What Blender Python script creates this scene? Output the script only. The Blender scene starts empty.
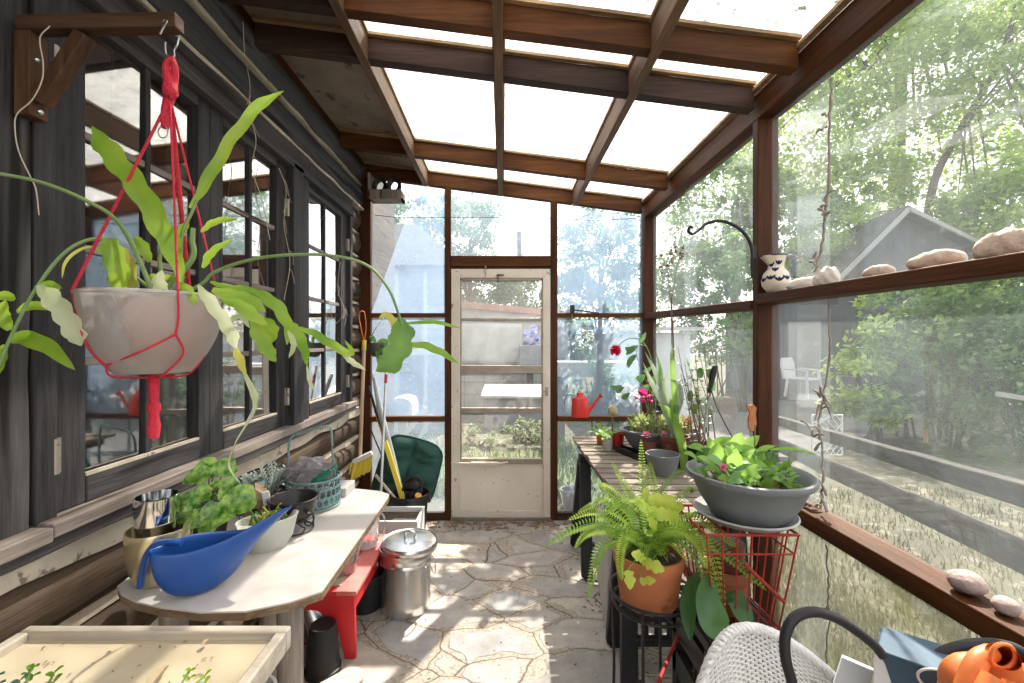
import bpy, bmesh, math, random
from mathutils import Vector, Matrix, noise
from math import pi, sin, cos, radians, sqrt
R = random.Random(7)
SC = bpy.context.scene
COL = SC.collection
F, CX, CY, EYE = 440.0, 503.0, 341.0, 1.36      # lens in pixels, principal point, eye height

def P(px, py, d):
    """point of the place seen at a pixel, d metres ahead of the camera"""
    return Vector(((px - CX) * d / F, d, EYE - (py - CY) * d / F))
def PZ(px, py, z):
    d = (EYE - z) * F / (py - CY)
    return P(px, py, d)
def PX(px, py, x):
    return P(px, py, F * x / (px - CX))

# ------------------------------------------------------------------ materials
MATS = {}
def _nt(name):
    m = bpy.data.materials.new(name); m.use_nodes = True
    nt = m.node_tree; nt.nodes.clear()
    out = nt.nodes.new('ShaderNodeOutputMaterial')
    return m, nt, out
def N(nt, t, **kw):
    n = nt.nodes.new('ShaderNode' + t)
    for k, v in kw.items():
        if k in n.inputs.keys(): n.inputs[k].default_value = v
        else: setattr(n, k, v)
    return n
def L(nt, a, b): nt.links.new(a, b)
def c4(c): return (c[0], c[1], c[2], 1.0)
def coords(nt, scale=(1, 1, 1), rot=(0, 0, 0)):
    t = N(nt, 'TexCoord'); mp = N(nt, 'Mapping')
    mp.inputs['Scale'].default_value = scale; mp.inputs['Rotation'].default_value = rot
    L(nt, t.outputs['Object'], mp.inputs['Vector'])
    return mp.outputs['Vector']
def ramp(nt, fac, stops):
    r = N(nt, 'ValToRGB'); e = r.color_ramp.elements
    while len(e) < len(stops): e.new(0.5)
    for i, (p, c) in enumerate(stops):
        e[i].position = p; e[i].color = c4(c)
    L(nt, fac, r.inputs['Fac'])
    return r.outputs['Color']
def pbr(name, base, rough=.6, metal=0., var=None, vs=6., stretch=(1, 1, 1), bump=0., bs=40., spots=None, ss=30., sth=.62, spec=.5, detail=5., emit=None):
    """colour with soft variation (var), sharp spots of dirt and a fine bump"""
    m, nt, out = _nt(name)
    b = N(nt, 'BsdfPrincipled', Roughness=rough, Metallic=metal)
    b.inputs['Specular IOR Level'].default_value = spec
    col = None
    v = coords(nt, stretch)
    if var:
        n = N(nt, 'TexNoise', Scale=vs, Detail=detail, Roughness=.6); L(nt, v, n.inputs['Vector'])
        col = ramp(nt, n.outputs['Fac'], [(.3, base), (.72, var)])
    if spots:
        n2 = N(nt, 'TexNoise', Scale=ss, Detail=3., Roughness=.6); L(nt, v, n2.inputs['Vector'])
        rr = N(nt, 'ValToRGB'); rr.color_ramp.elements[0].position = sth; rr.color_ramp.elements[1].position = sth + .06
        L(nt, n2.outputs['Fac'], rr.inputs['Fac'])
        mx = N(nt, 'MixRGB'); L(nt, rr.outputs['Color'], mx.inputs['Fac'])
        if col: L(nt, col, mx.inputs['Color1'])
        else: mx.inputs['Color1'].default_value = c4(base)
        mx.inputs['Color2'].default_value = c4(spots); col = mx.outputs['Color']
    if col: L(nt, col, b.inputs['Base Color'])
    else: b.inputs['Base Color'].default_value = c4(base)
    if bump:
        n3 = N(nt, 'TexNoise', Scale=bs, Detail=4.); L(nt, v, n3.inputs['Vector'])
        bp = N(nt, 'Bump', Strength=bump, Distance=.01); L(nt, n3.outputs['Fac'], bp.inputs['Height'])
        L(nt, bp.outputs['Normal'], b.inputs['Normal'])
    L(nt, b.outputs['BSDF'], out.inputs['Surface'])
    MATS[name] = m
    return m
def wood(name, c1, c2, axis='y', rough=.6, grain=14., c3=None, bump=.5, cracks=None, spec=.14):
    """grain drawn out along one axis, with streaks and dark cracks"""
    m, nt, out = _nt(name)
    b = N(nt, 'BsdfPrincipled', Roughness=rough); b.inputs['Specular IOR Level'].default_value = spec
    s = {'x': (.06, 1, 1), 'y': (1, .06, 1), 'z': (1, 1, .06)}[axis]
    v = coords(nt, s)
    n = N(nt, 'TexNoise', Scale=grain, Detail=8., Roughness=.65, Distortion=.4); L(nt, v, n.inputs['Vector'])
    stops = [(.3, c1), (.68, c2)] + ([(.8, c3)] if c3 else [])
    col = ramp(nt, n.outputs['Fac'], stops)
    n2 = N(nt, 'TexNoise', Scale=grain * 5, Detail=5., Roughness=.7); L(nt, v, n2.inputs['Vector'])
    mx = N(nt, 'MixRGB', blend_type='MULTIPLY', Fac=.55); L(nt, col, mx.inputs['Color1'])
    g = ramp(nt, n2.outputs['Fac'], [(.32, (.35, .33, .32)), (.6, (1, 1, 1))]); L(nt, g, mx.inputs['Color2'])
    col = mx.outputs['Color']
    v2 = coords(nt, (1, 1, 1))
    n3 = N(nt, 'TexNoise', Scale=2.3, Detail=3.); L(nt, v2, n3.inputs['Vector'])
    mx2 = N(nt, 'MixRGB', blend_type='MULTIPLY', Fac=.5); L(nt, col, mx2.inputs['Color1'])
    L(nt, ramp(nt, n3.outputs['Fac'], [(.35, (.5, .5, .52)), (.65, (1.15, 1.1, 1.05))]), mx2.inputs['Color2'])
    col = mx2.outputs['Color']
    if cracks:
        n4 = N(nt, 'TexNoise', Scale=grain * 1.5, Detail=2.); L(nt, v, n4.inputs['Vector'])
        rr = N(nt, 'ValToRGB'); rr.color_ramp.elements[0].position = .64; rr.color_ramp.elements[1].position = .7
        L(nt, n4.outputs['Fac'], rr.inputs['Fac'])
        m3 = N(nt, 'MixRGB'); L(nt, rr.outputs['Color'], m3.inputs['Fac']); L(nt, col, m3.inputs['Color1'])
        m3.inputs['Color2'].default_value = c4(cracks); col = m3.outputs['Color']
    L(nt, col, b.inputs['Base Color'])
    bp = N(nt, 'Bump', Strength=bump, Distance=.006); L(nt, n2.outputs['Fac'], bp.inputs['Height'])
    L(nt, bp.outputs['Normal'], b.inputs['Normal'])
    L(nt, b.outputs['BSDF'], out.inputs['Surface'])
    MATS[name] = m
    return m
def leafmat(name, c1, c2, trans=.45, rough=.45, vs=18., spec=.25, stretch=(1, 1, 1), tcol=None):
    m, nt, out = _nt(name)
    b = N(nt, 'BsdfPrincipled', Roughness=rough); b.inputs['Specular IOR Level'].default_value = spec
    n = N(nt, 'TexNoise', Scale=vs, Detail=3.); L(nt, coords(nt, stretch), n.inputs['Vector'])
    col = ramp(nt, n.outputs['Fac'], [(.35, c1), (.65, c2)])
    L(nt, col, b.inputs['Base Color'])
    t = N(nt, 'BsdfTranslucent')
    if tcol: t.inputs['Color'].default_value = c4(tcol)
    else:
        g = N(nt, 'Gamma', Gamma=.72); L(nt, col, g.inputs['Color']); L(nt, g.outputs['Color'], t.inputs['Color'])
    mx = N(nt, 'MixShader', Fac=trans)
    L(nt, b.outputs['BSDF'], mx.inputs[1]); L(nt, t.outputs['BSDF'], mx.inputs[2])
    L(nt, mx.outputs['Shader'], out.inputs['Surface'])
    MATS[name] = m
    return m
def pane(name, haze=.15, tint=(.85, .9, .95), dirt=.25, dscale=3., clear=(1, 1, 1), gloss=1., refl=.08, dcol=None, stretch=(1, 1, 1), bump=0., bs=60., rough=.03):
    """a thin sheet: lets light through, mirrors at a slant, and carries a veil of dust that scatters light"""
    m, nt, out = _nt(name)
    tr = N(nt, 'BsdfTransparent'); tr.inputs['Color'].default_value = c4(clear)
    gl = N(nt, 'BsdfGlossy', Roughness=rough)
    if bump:
        nb = N(nt, 'TexNoise', Scale=bs, Detail=2.); L(nt, coords(nt), nb.inputs['Vector']); bp = N(nt, 'Bump', Strength=bump, Distance=.01)
        L(nt, nb.outputs['Fac'], bp.inputs['Height']); L(nt, bp.outputs['Normal'], gl.inputs['Normal'])
    lw = N(nt, 'Fresnel', IOR=1.5)
    ma = N(nt, 'Math', operation='MULTIPLY'); L(nt, lw.outputs['Fac'], ma.inputs[0]); ma.inputs[1].default_value = gloss
    m1 = N(nt, 'MixShader'); L(nt, ma.outputs[0], m1.inputs['Fac'])
    L(nt, tr.outputs['BSDF'], m1.inputs[1]); L(nt, gl.outputs['BSDF'], m1.inputs[2])
    di = N(nt, 'BsdfDiffuse'); tl = N(nt, 'BsdfTranslucent')
    v = coords(nt, stretch)
    n = N(nt, 'TexNoise', Scale=dscale, Detail=6., Roughness=.7); L(nt, v, n.inputs['Vector'])
    n2 = N(nt, 'TexNoise', Scale=dscale * 14, Detail=3.); L(nt, v, n2.inputs['Vector'])
    for s in (di, tl): s.inputs['Color'].default_value = c4(tint)
    if dcol:
        cc = ramp(nt, n.outputs['Fac'], [(.4, tint), (.65, dcol)])
        for s in (di, tl): L(nt, cc, s.inputs['Color'])
    m2 = N(nt, 'MixShader', Fac=.7); L(nt, di.outputs['BSDF'], m2.inputs[1]); L(nt, tl.outputs['BSDF'], m2.inputs[2])
    a = N(nt, 'MapRange'); a.inputs['From Min'].default_value = .35; a.inputs['From Max'].default_value = .72
    a.inputs['To Min'].default_value = haze; a.inputs['To Max'].default_value = min(.95, haze + dirt); L(nt, n.outputs['Fac'], a.inputs['Value'])
    a2 = N(nt, 'MapRange'); a2.inputs['From Min'].default_value = .62; a2.inputs['From Max'].default_value = .75
    a2.inputs['To Min'].default_value = 0; a2.inputs['To Max'].default_value = dirt * .8; L(nt, n2.outputs['Fac'], a2.inputs['Value'])
    ad = N(nt, 'Math', operation='ADD'); ad.use_clamp = True
    L(nt, a.outputs['Result'], ad.inputs[0]); L(nt, a2.outputs['Result'], ad.inputs[1])
    m3 = N(nt, 'MixShader'); L(nt, ad.outputs[0], m3.inputs['Fac'])
    L(nt, m1.outputs['Shader'], m3.inputs[1]); L(nt, m2.outputs['Shader'], m3.inputs[2])
    L(nt, m3.outputs['Shader'], out.inputs['Surface'])
    MATS[name] = m
    return m

# ------------------------------------------------------------------ mesh builder
def spline(pts, sub=6, closed=False):
    pts = [Vector(p) for p in pts]
    if len(pts) < 3 and not closed:
        return [pts[0].lerp(pts[-1], i / sub) for i in range(sub + 1)]
    n = len(pts); res = []
    for i in range(n if closed else n - 1):
        if closed: p0, p1, p2, p3 = pts[(i - 1) % n], pts[i], pts[(i + 1) % n], pts[(i + 2) % n]
        else:
            p1, p2 = pts[i], pts[i + 1]
            p0 = pts[i - 1] if i > 0 else p1 * 2 - p2
            p3 = pts[i + 2] if i + 2 < n else p2 * 2 - p1
        for k in range(sub):
            t = k / sub
            res.append(.5 * ((2 * p1) + (-p0 + p2) * t + (2 * p0 - 5 * p1 + 4 * p2 - p3) * t * t + (-p0 + 3 * p1 - 3 * p2 + p3) * t ** 3))
    if not closed: res.append(pts[-1])
    return res

class MB:
    def __init__(s): s.v = []; s.f = []
    def add(s, vs, fs):
        b = len(s.v); s.v.extend(Vector(p) for p in vs); s.f.extend(tuple(b + i for i in f) for f in fs); return s
    def box(s, x0, x1, y0, y1, z0, z1, m=None):
        vs = [Vector((x, y, z)) for z in (z0, z1) for y in (y0, y1) for x in (x0, x1)]
        if m: vs = [m @ p for p in vs]
        return s.add(vs, [(0, 2, 3, 1), (4, 5, 7, 6), (0, 1, 5, 4), (2, 6, 7, 3), (0, 4, 6, 2), (1, 3, 7, 5)])
    def bar(s, p0, p1, w, h, up=(0, 0, 1), seg=1, wob=0.):
        """rectangular bar from p0 to p1, w across, h along up"""
        p0, p1 = Vector(p0), Vector(p1); d = (p1 - p0).normalized()
        side = d.cross(Vector(up)).normalized(); u = side.cross(d).normalized()
        vs = []; fs = []
        for i in range(seg + 1):
            c = p0.lerp(p1, i / seg)
            if wob and 0 < i < seg: c = c + side * R.uniform(-wob, wob) + u * R.uniform(-wob, wob)
            for a, b in ((-1, -1), (1, -1), (1, 1), (-1, 1)): vs.append(c + side * (a * w / 2) + u * (b * h / 2))
        for i in range(seg):
            o = i * 4
            for k in range(4): fs.append((o + k, o + (k + 1) % 4, o + 4 + (k + 1) % 4, o + 4 + k))
        fs.append((3, 2, 1, 0)); o = seg * 4; fs.append((o, o + 1, o + 2, o + 3))
        return s.add(vs, fs)
    def tube(s, pts, r, n=8, closed=False, cap=True, flat=1.):
        pts = [Vector(p) for p in pts]; m = len(pts)
        rs = r if isinstance(r, (list, tuple)) else [r] * m
        if len(rs) != m: rs = [rs[0] + (rs[-1] - rs[0]) * i / (m - 1) for i in range(m)]
        vs = []; fs = []; prev = None
        for i in range(m):
            if closed: d = pts[(i + 1) % m] - pts[i - 1]
            else: d = pts[min(i + 1, m - 1)] - pts[max(i - 1, 0)]
            d = d.normalized() if d.length > 1e-9 else Vector((0, 0, 1))
            if prev is None:
                a = Vector((0, 0, 1)) if abs(d.z) < .9 else Vector((1, 0, 0))
                u = (a - d * a.dot(d)).normalized()
            else:
                u = prev - d * prev.dot(d)
                u = u.normalized() if u.length > 1e-6 else d.orthogonal().normalized()
            prev = u; w = d.cross(u)
            for k in range(n):
                t = 2 * pi * k / n
                vs.append(pts[i] + u * (cos(t) * rs[i] * flat) + w * (sin(t) * rs[i]))
        for i in range(m if closed else m - 1):
            a, b = i * n, ((i + 1) % m) * n
            for k in range(n): fs.append((a + k, a + (k + 1) % n, b + (k + 1) % n, b + k))
        if cap and not closed:
            fs.append(tuple(range(n - 1, -1, -1))); fs.append(tuple((m - 1) * n + k for k in range(n)))
        return s.add(vs, fs)
    def lathe(s, prof, c=(0, 0, 0), n=32, sx=1., sy=1., m=None, wob=0., a0=0.):
        """profile of (r, z) turned about z"""
        vs = []; fs = []; c = Vector(c)
        for (r, z) in prof:
            for k in range(n):
                t = 2 * pi * k / n + a0
                rr = r * (1 + wob * sin(k * 12.9 + z * 50))
                p = Vector((rr * cos(t) * sx, rr * sin(t) * sy, z))
                vs.append((m @ p if m else p) + c)
        for i in range(len(prof) - 1):
            for k in range(n): fs.append((i * n + k, i * n + (k + 1) % n, (i + 1) * n + (k + 1) % n, (i + 1) * n + k))
        if prof[0][0] > 1e-5: fs.append(tuple(range(n - 1, -1, -1)))
        if prof[-1][0] > 1e-5: fs.append(tuple((len(prof) - 1) * n + k for k in range(n)))
        return s.add(vs, fs)
    def prism(s, pts, z0, z1, m=None):
        n = len(pts)
        vs = [Vector((p[0], p[1], z0)) for p in pts] + [Vector((p[0], p[1], z1)) for p in pts]
        if m: vs = [m @ p for p in vs]
        fs = [tuple(range(n - 1, -1, -1)), tuple(range(n, 2 * n))] + [(k, (k + 1) % n, n + (k + 1) % n, n + k) for k in range(n)]
        return s.add(vs, fs)
    def blob(s, c, r, nu=20, nv=12, amp=.12, fr=2., seed=0., m=None):
        vs = []; fs = []; c = Vector(c); r = Vector(r if hasattr(r, '__len__') else (r, r, r))
        for j in range(nv + 1):
            th = pi * j / nv
            for i in range(nu):
                ph = 2 * pi * i / nu
                d = Vector((sin(th) * cos(ph), sin(th) * sin(ph), cos(th)))
                k = 1 + amp * noise.noise(d * fr + Vector((seed, seed * 1.7, 3.1)))
                p = Vector((d.x * r.x * k, d.y * r.y * k, d.z * r.z * k))
                vs.append((m @ p if m else p) + c)
        for j in range(nv):
            for i in range(nu): fs.append((j * nu + i, (j + 1) * nu + i, (j + 1) * nu + (i + 1) % nu, j * nu + (i + 1) % nu))
        return s.add(vs, fs)
    def ribbon(s, pts, width, up=(0, 0, 1), fold=.25, scallop=0, samp=.25, wfun=None, sub=5, twist=0., sides=None):
        """a leaf along a spline: midrib with two folded halves, outline from wfun(t), scalloped edge if asked"""
        pts = spline(pts, sub); m = len(pts); vs = []; fs = []
        for i, p in enumerate(pts):
            t = i / (m - 1)
            d = (pts[min(i + 1, m - 1)] - pts[max(i - 1, 0)]).normalized()
            u = Vector(sides) if sides is not None else d.cross(Vector(up))
            u = u - d * u.dot(d)
            u = u.normalized() if u.length > 1e-5 else d.orthogonal().normalized()
            if twist: u = Matrix.Rotation(twist * t, 3, d) @ u
            nn = u.cross(d).normalized()
            w = width * (wfun(t) if wfun else sin(pi * min(1, max(0, .06 + .94 * t))) ** .7)
            k1 = k2 = 1.
            if scallop:
                k1 = 1 - samp * abs(sin(pi * scallop * t)) ** 3 ; k2 = 1 - samp * abs(sin(pi * (scallop * t + .5))) ** 3
            w = max(w, .0006)
            for q in (-1, -.5, 0, .5, 1):
                kk = k1 if q < 0 else k2
                vs.append(p + u * (q * w * .5 * kk) + nn * (abs(q) * fold * w * .5))
        for i in range(m - 1):
            for q in range(4): fs.append((i * 5 + q, i * 5 + q + 1, i * 5 + q + 6, i * 5 + q + 5))
        return s.add(vs, fs)
    def leaf(s, base, d, L_, W, up=(0, 0, 1), droop=.25, fold=.3, wfun=None, sub=3):
        base, d = Vector(base), Vector(d).normalized()
        z = Vector((0, 0, -1))
        pts = [base, base + d * (L_ * .4) + z * (droop * L_ * .05), base + d * (L_ * .75) + z * (droop * L_ * .28), base + d * L_ * .98 + z * (droop * L_ * .65)]
        return s.ribbon(pts, W, up, fold, wfun=wfun, sub=sub)
    def card(s, c, d, nrm, L_, W):
        """one small bent leaf of foliage: two quads either side of a rib"""
        d = d.normalized(); u = d.cross(nrm).normalized(); n2 = u.cross(d)
        a = c; b = c + d * L_; m_ = c + d * (L_ * .45)
        return s.add([a, m_ + u * (W / 2) + n2 * (W * .12), b, m_ - u * (W / 2) + n2 * (W * .12)], [(0, 1, 2), (0, 2, 3)])
    def build(s, name, mat, parent=None, smooth=True, bevel=0., angle=38, fix=True, loc=None, seg=2):
        me = bpy.data.meshes.new(name)
        me.from_pydata([tuple(p) for p in s.v], [], s.f)
        if fix:
            bm = bmesh.new(); bm.from_mesh(me); bmesh.ops.recalc_face_normals(bm, faces=bm.faces); bm.to_mesh(me); bm.free()
        if smooth:
            me.polygons.foreach_set('use_smooth', [True] * len(me.polygons)); me.set_sharp_from_angle(angle=radians(angle))
        me.materials.append(MATS[mat] if isinstance(mat, str) else mat)
        o = bpy.data.objects.new(name, me); COL.objects.link(o)
        if loc is not None: o.location = loc
        if parent is not None:
            o.parent = parent
            if loc is None: o.location = -WL[parent.name] if parent.name in WL else Vector()
            WL[o.name] = WL.get(parent.name, Vector()) + o.location
        elif loc is not None: WL[o.name] = Vector(loc)
        if bevel:
            b = o.modifiers.new('Bevel', 'BEVEL'); b.width = bevel; b.segments = seg; b.limit_method = 'ANGLE'; b.angle_limit = radians(40)
        return o
WL = {}        # world location of what has been placed, so that parts can be modelled in world space
def tag(o, label=None, cat=None, group=None, kind=None):
    if label: o['label'] = label
    if cat: o['category'] = cat
    if group: o['group'] = group
    if kind: o['kind'] = kind
    return o
def thing(name, loc, label, cat, group=None, rz=0.):
    o = bpy.data.objects.new(name, None); o.empty_display_size = .05; COL.objects.link(o)
    o.location = loc; o.rotation_euler = (0, 0, rz); WL[o.name] = Vector(loc)
    return tag(o, label, cat, group)
def struct(name, loc=(0, 0, 0)):
    o = bpy.data.objects.new(name, None); COL.objects.link(o); o.location = loc; WL[o.name] = Vector(loc)
    o['kind'] = 'structure'
    return o
def local(name, mb, mat, parent, **kw):
    """a part modelled about its thing's own origin"""
    return mb.build(name, mat, parent, loc=(0, 0, 0), **kw)
def copy_tree(o, parent=None):
    c = o.copy(); COL.objects.link(c)
    if parent: c.parent = parent
    for ch in [x for x in SC.objects if x.parent == o]: copy_tree(ch, c)
    return c
def foliage(mb, c, r, n, size, rng, clump=7, shell=.55, asp=.55):
    c = Vector(c); r = Vector(r)
    per = max(1, n // (clump * 6)); cl = []
    for _ in range(max(8, n // 60)):
        d = Vector((rng.gauss(0, 1), rng.gauss(0, 1), rng.gauss(0, 1))).normalized()
        k = shell + (1 - shell) * rng.random() ** .5
        cl.append((Vector((d.x * r.x, d.y * r.y, d.z * r.z)) * k, rng.uniform(.14, .34) * min(r)))
    for i in range(n):
        cc, cr = cl[i % len(cl)]
        o = Vector((rng.gauss(0, 1), rng.gauss(0, 1), rng.gauss(0, .8))) * cr * .6
        d = Vector((rng.gauss(0, 1), rng.gauss(0, 1), rng.gauss(-.2, .8)))
        nr = Vector((rng.gauss(0, .5), rng.gauss(0, .5), 1))
        sz = size * rng.uniform(.6, 1.3)
        mb.card(c + cc + o, d, nr, sz, sz * asp)
    return mb
# ------------------------------------------------------------------ materials of the porch
wood('stain_x', (.042, .015, .004), (.150, .055, .013), 'x', .55, 16, (.25, .10, .025))
wood('stain_y', (.038, .013, .004), (.120, .042, .011), 'y', .55, 16, (.20, .075, .02))
wood('stain_z', (.036, .013, .005), (.105, .037, .012), 'z', .55, 16, (.16, .062, .02))
wood('stain_dark', (.035, .022, .018), (.085, .050, .040), 'x', .6, 16)
wood('stain_grey', (.10, .058, .034), (.27, .17, .105), 'y', .6, 16)
wood('batten', (.24, .15, .08), (.52, .36, .2), 'x', .6, 16)
wood('frame_y', (.030, .028, .030), (.105, .098, .098), 'y', .7, 15, cracks=(.02, .018, .017), bump=.7)
wood('frame_z', (.022, .021, .023), (.080, .076, .078), 'z', .7, 15, cracks=(.02, .018, .017), bump=.7)
wood('plank_grey', (.035, .033, .034), (.13, .124, .124), 'z', .75, 9, (.24, .215, .19), cracks=(.015, .013, .012), bump=1.)
wood('log_dark', (.045, .045, .050), (.14, .138, .145), 'y', .7, 9, cracks=(.014, .012, .012), bump=1.)
wood('log_brown', (.045, .032, .023), (.15, .105, .07), 'y', .7, 9, (.30, .22, .15), cracks=(.03, .02, .015), bump=1.)
wood('sill', (.16, .135, .12), (.40, .345, .30), 'y', .7, 13, cracks=(.06, .05, .04))
wood('sill_face', (.06, .055, .055), (.17, .155, .15), 'y', .7, 13, cracks=(.02, .018, .017))
pbr('chink', (.40, .34, .26), .9, var=(.62, .55, .44), vs=7, spots=(.20, .16, .12), ss=24, bump=.6, bs=30)
pbr('plywood', (.15, .118, .085), .8, var=(.30, .245, .185), vs=4, spots=(.08, .06, .045), ss=9, sth=.6, bump=.2)
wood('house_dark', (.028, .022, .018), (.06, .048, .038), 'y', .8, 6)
pbr('iron', (.03, .028, .027), .5, .6, bump=.2)
pbr('steel_wire', (.55, .55, .55), .3, 1.)
pbr('hinge_metal', (.36, .32, .27), .5, .8, spots=(.10, .06, .04), ss=60, bump=.3)
pbr('door_paint', (.58, .51, .42), .65, var=(.70, .63, .54), vs=5, spots=(.27, .215, .16), ss=20, sth=.64, bump=.15)
pbr('door_panel', (.62, .545, .45), .65, var=(.74, .675, .58), vs=3, spots=(.30, .23, .17), ss=34, sth=.68, bump=.1)
pbr('door_metal', (.34, .30, .25), .45, .6, var=(.22, .18, .14), vs=12)
pane('window_glass', haze=.015, tint=(.75, .78, .8), dirt=.05, dscale=6, gloss=7.)
pane('film_back', haze=.34, tint=(.40, .54, .74), dirt=.18, dscale=3.2, gloss=.35)
pane('film_clear', haze=.10, tint=(.46, .58, .72), dirt=.12, dscale=3.2, gloss=.35)
pane('film_top', haze=.22, tint=(.52, .64, .76), dirt=.14, dscale=3.2, gloss=.35)
pane('film_door', haze=.09, tint=(.7, .7, .69), dirt=.10, dscale=4, gloss=.5)
pane('film_side', haze=.075, tint=(.64, .70, .70), dirt=.13, dscale=2.2, gloss=.1)
pane('film_low', haze=.16, tint=(.42, .42, .34), dirt=.34, dscale=6, gloss=.25, dcol=(.24, .24, .13), stretch=(1, 1, .8))
pane('roof_sheet', haze=.58, tint=(.88, .865, .845), dirt=.30, dscale=6, gloss=.25, dcol=(.70, .70, .70))

pane('roof_sheet_dirty', haze=.62, tint=(.80, .785, .765), dirt=.33, dscale=24, gloss=.25, dcol=(.05, .05, .048))
pane('roof_sheet_grey', haze=.60, tint=(.84, .825, .805), dirt=.30, dscale=14, gloss=.25, dcol=(.40, .40, .40))

def flag_floor():
    m, nt, out = _nt('flagstone')
    b = N(nt, 'BsdfPrincipled', Roughness=.8); b.inputs['Specular IOR Level'].default_value = .25
    t = N(nt, 'TexCoord')
    n0 = N(nt, 'TexNoise', Scale=2.6, Detail=5.); L(nt, t.outputs['Object'], n0.inputs['Vector'])
    mx = N(nt, 'MixRGB', blend_type='ADD', Fac=.17); L(nt, t.outputs['Object'], mx.inputs['Color1']); L(nt, n0.outputs['Color'], mx.inputs['Color2'])
    mp = N(nt, 'Mapping'); mp.inputs['Scale'].default_value = (.70, 1.12, .02); mp.inputs['Rotation'].default_value = (0, 0, .25)
    L(nt, mx.outputs['Color'], mp.inputs['Vector'])
    ve = N(nt, 'TexVoronoi', feature='DISTANCE_TO_EDGE', Scale=3.7, Randomness=1.); L(nt, mp.outputs['Vector'], ve.inputs['Vector'])
    vc = N(nt, 'TexVoronoi', feature='F1', Scale=3.7, Randomness=1.); L(nt, mp.outputs['Vector'], vc.inputs['Vector'])
    sep = N(nt, 'SeparateColor'); L(nt, vc.outputs['Color'], sep.inputs['Color'])
    stone = ramp(nt, sep.outputs['Red'], [(0, (.33, .315, .30)), (.35, (.44, .41, .38)), (.7, (.50, .45, .39)), (1., (.37, .37, .37))])
    n1 = N(nt, 'TexNoise', Scale=9., Detail=7., Roughness=.65); L(nt, t.outputs['Object'], n1.inputs['Vector'])
    mu = N(nt, 'MixRGB', blend_type='MULTIPLY', Fac=.8); L(nt, stone, mu.inputs['Color1'])
    L(nt, ramp(nt, n1.outputs['Fac'], [(.3, (.66, .64, .62)), (.65, (1.08, 1.06, 1.03))]), mu.inputs['Color2'])
    n2 = N(nt, 'TexNoise', Scale=60., Detail=5., Roughness=.75); L(nt, t.outputs['Object'], n2.inputs['Vector'])
    sand = ramp(nt, n2.outputs['Fac'], [(.32, (.17, .13, .10)), (.5, (.38, .325, .265)), (.7, (.52, .46, .39))])
    # ragged mortar, wider in places, and a dark hairline where stone meets mortar
    n3 = N(nt, 'TexNoise', Scale=3.2, Detail=5.); L(nt, t.outputs['Object'], n3.inputs['Vector'])
    wd = N(nt, 'MapRange'); wd.inputs['From Min'].default_value = .36; wd.inputs['From Max'].default_value = .68; wd.inputs['To Min'].default_value = .004; wd.inputs['To Max'].default_value = .15
    L(nt, n3.outputs['Fac'], wd.inputs['Value'])
    gt = N(nt, 'Math', operation='SUBTRACT'); L(nt, ve.outputs['Distance'], gt.inputs[0]); L(nt, wd.outputs['Result'], gt.inputs[1])
    sm = N(nt, 'MapRange'); sm.inputs['From Min'].default_value = -.004; sm.inputs['From Max'].default_value = .008; L(nt, gt.outputs[0], sm.inputs['Value'])
    m2 = N(nt, 'MixRGB'); L(nt, sm.outputs['Result'], m2.inputs['Fac']); L(nt, sand, m2.inputs['Color1']); L(nt, mu.outputs['Color'], m2.inputs['Color2'])
    cr = N(nt, 'MapRange'); cr.inputs['From Min'].default_value = 0; cr.inputs['From Max'].default_value = .013; L(nt, ve.outputs['Distance'], cr.inputs['Value'])
    m3 = N(nt, 'MixRGB'); L(nt, cr.outputs['Result'], m3.inputs['Fac']); m3.inputs['Color1'].default_value = (.07, .055, .045, 1); L(nt, m2.outputs['Color'], m3.inputs['Color2'])
    n4 = N(nt, 'TexNoise', Scale=38., Detail=2.); L(nt, t.outputs['Object'], n4.inputs['Vector'])
    sp = N(nt, 'MapRange'); sp.inputs['From Min'].default_value = .68; sp.inputs['From Max'].default_value = .73; L(nt, n4.outputs['Fac'], sp.inputs['Value'])
    m4 = N(nt, 'MixRGB'); L(nt, sp.outputs['Result'], m4.inputs['Fac']); L(nt, m3.outputs['Color'], m4.inputs['Color1']); m4.inputs['Color2'].default_value = (.12, .09, .07, 1)
    L(nt, m4.outputs['Color'], b.inputs['Base Color'])
    h = N(nt, 'MixRGB', blend_type='ADD', Fac=.25); L(nt, sm.outputs['Result'], h.inputs['Color1']); L(nt, n2.outputs['Fac'], h.inputs['Color2'])
    bp = N(nt, 'Bump', Strength=.55, Distance=.012); L(nt, h.outputs['Color'], bp.inputs['Height']); L(nt, bp.outputs['Normal'], b.inputs['Normal'])
    L(nt, b.outputs['BSDF'], out.inputs['Surface']); MATS['flagstone'] = m
flag_floor()

XL, XR, YB = -1.05, 1.065, 3.33          # wall planes
fl = MB().box(-1.2, 1.2, -1.2, 3.42, -.06, 0).build('floor', 'flagstone'); tag(fl, kind='structure')

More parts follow.
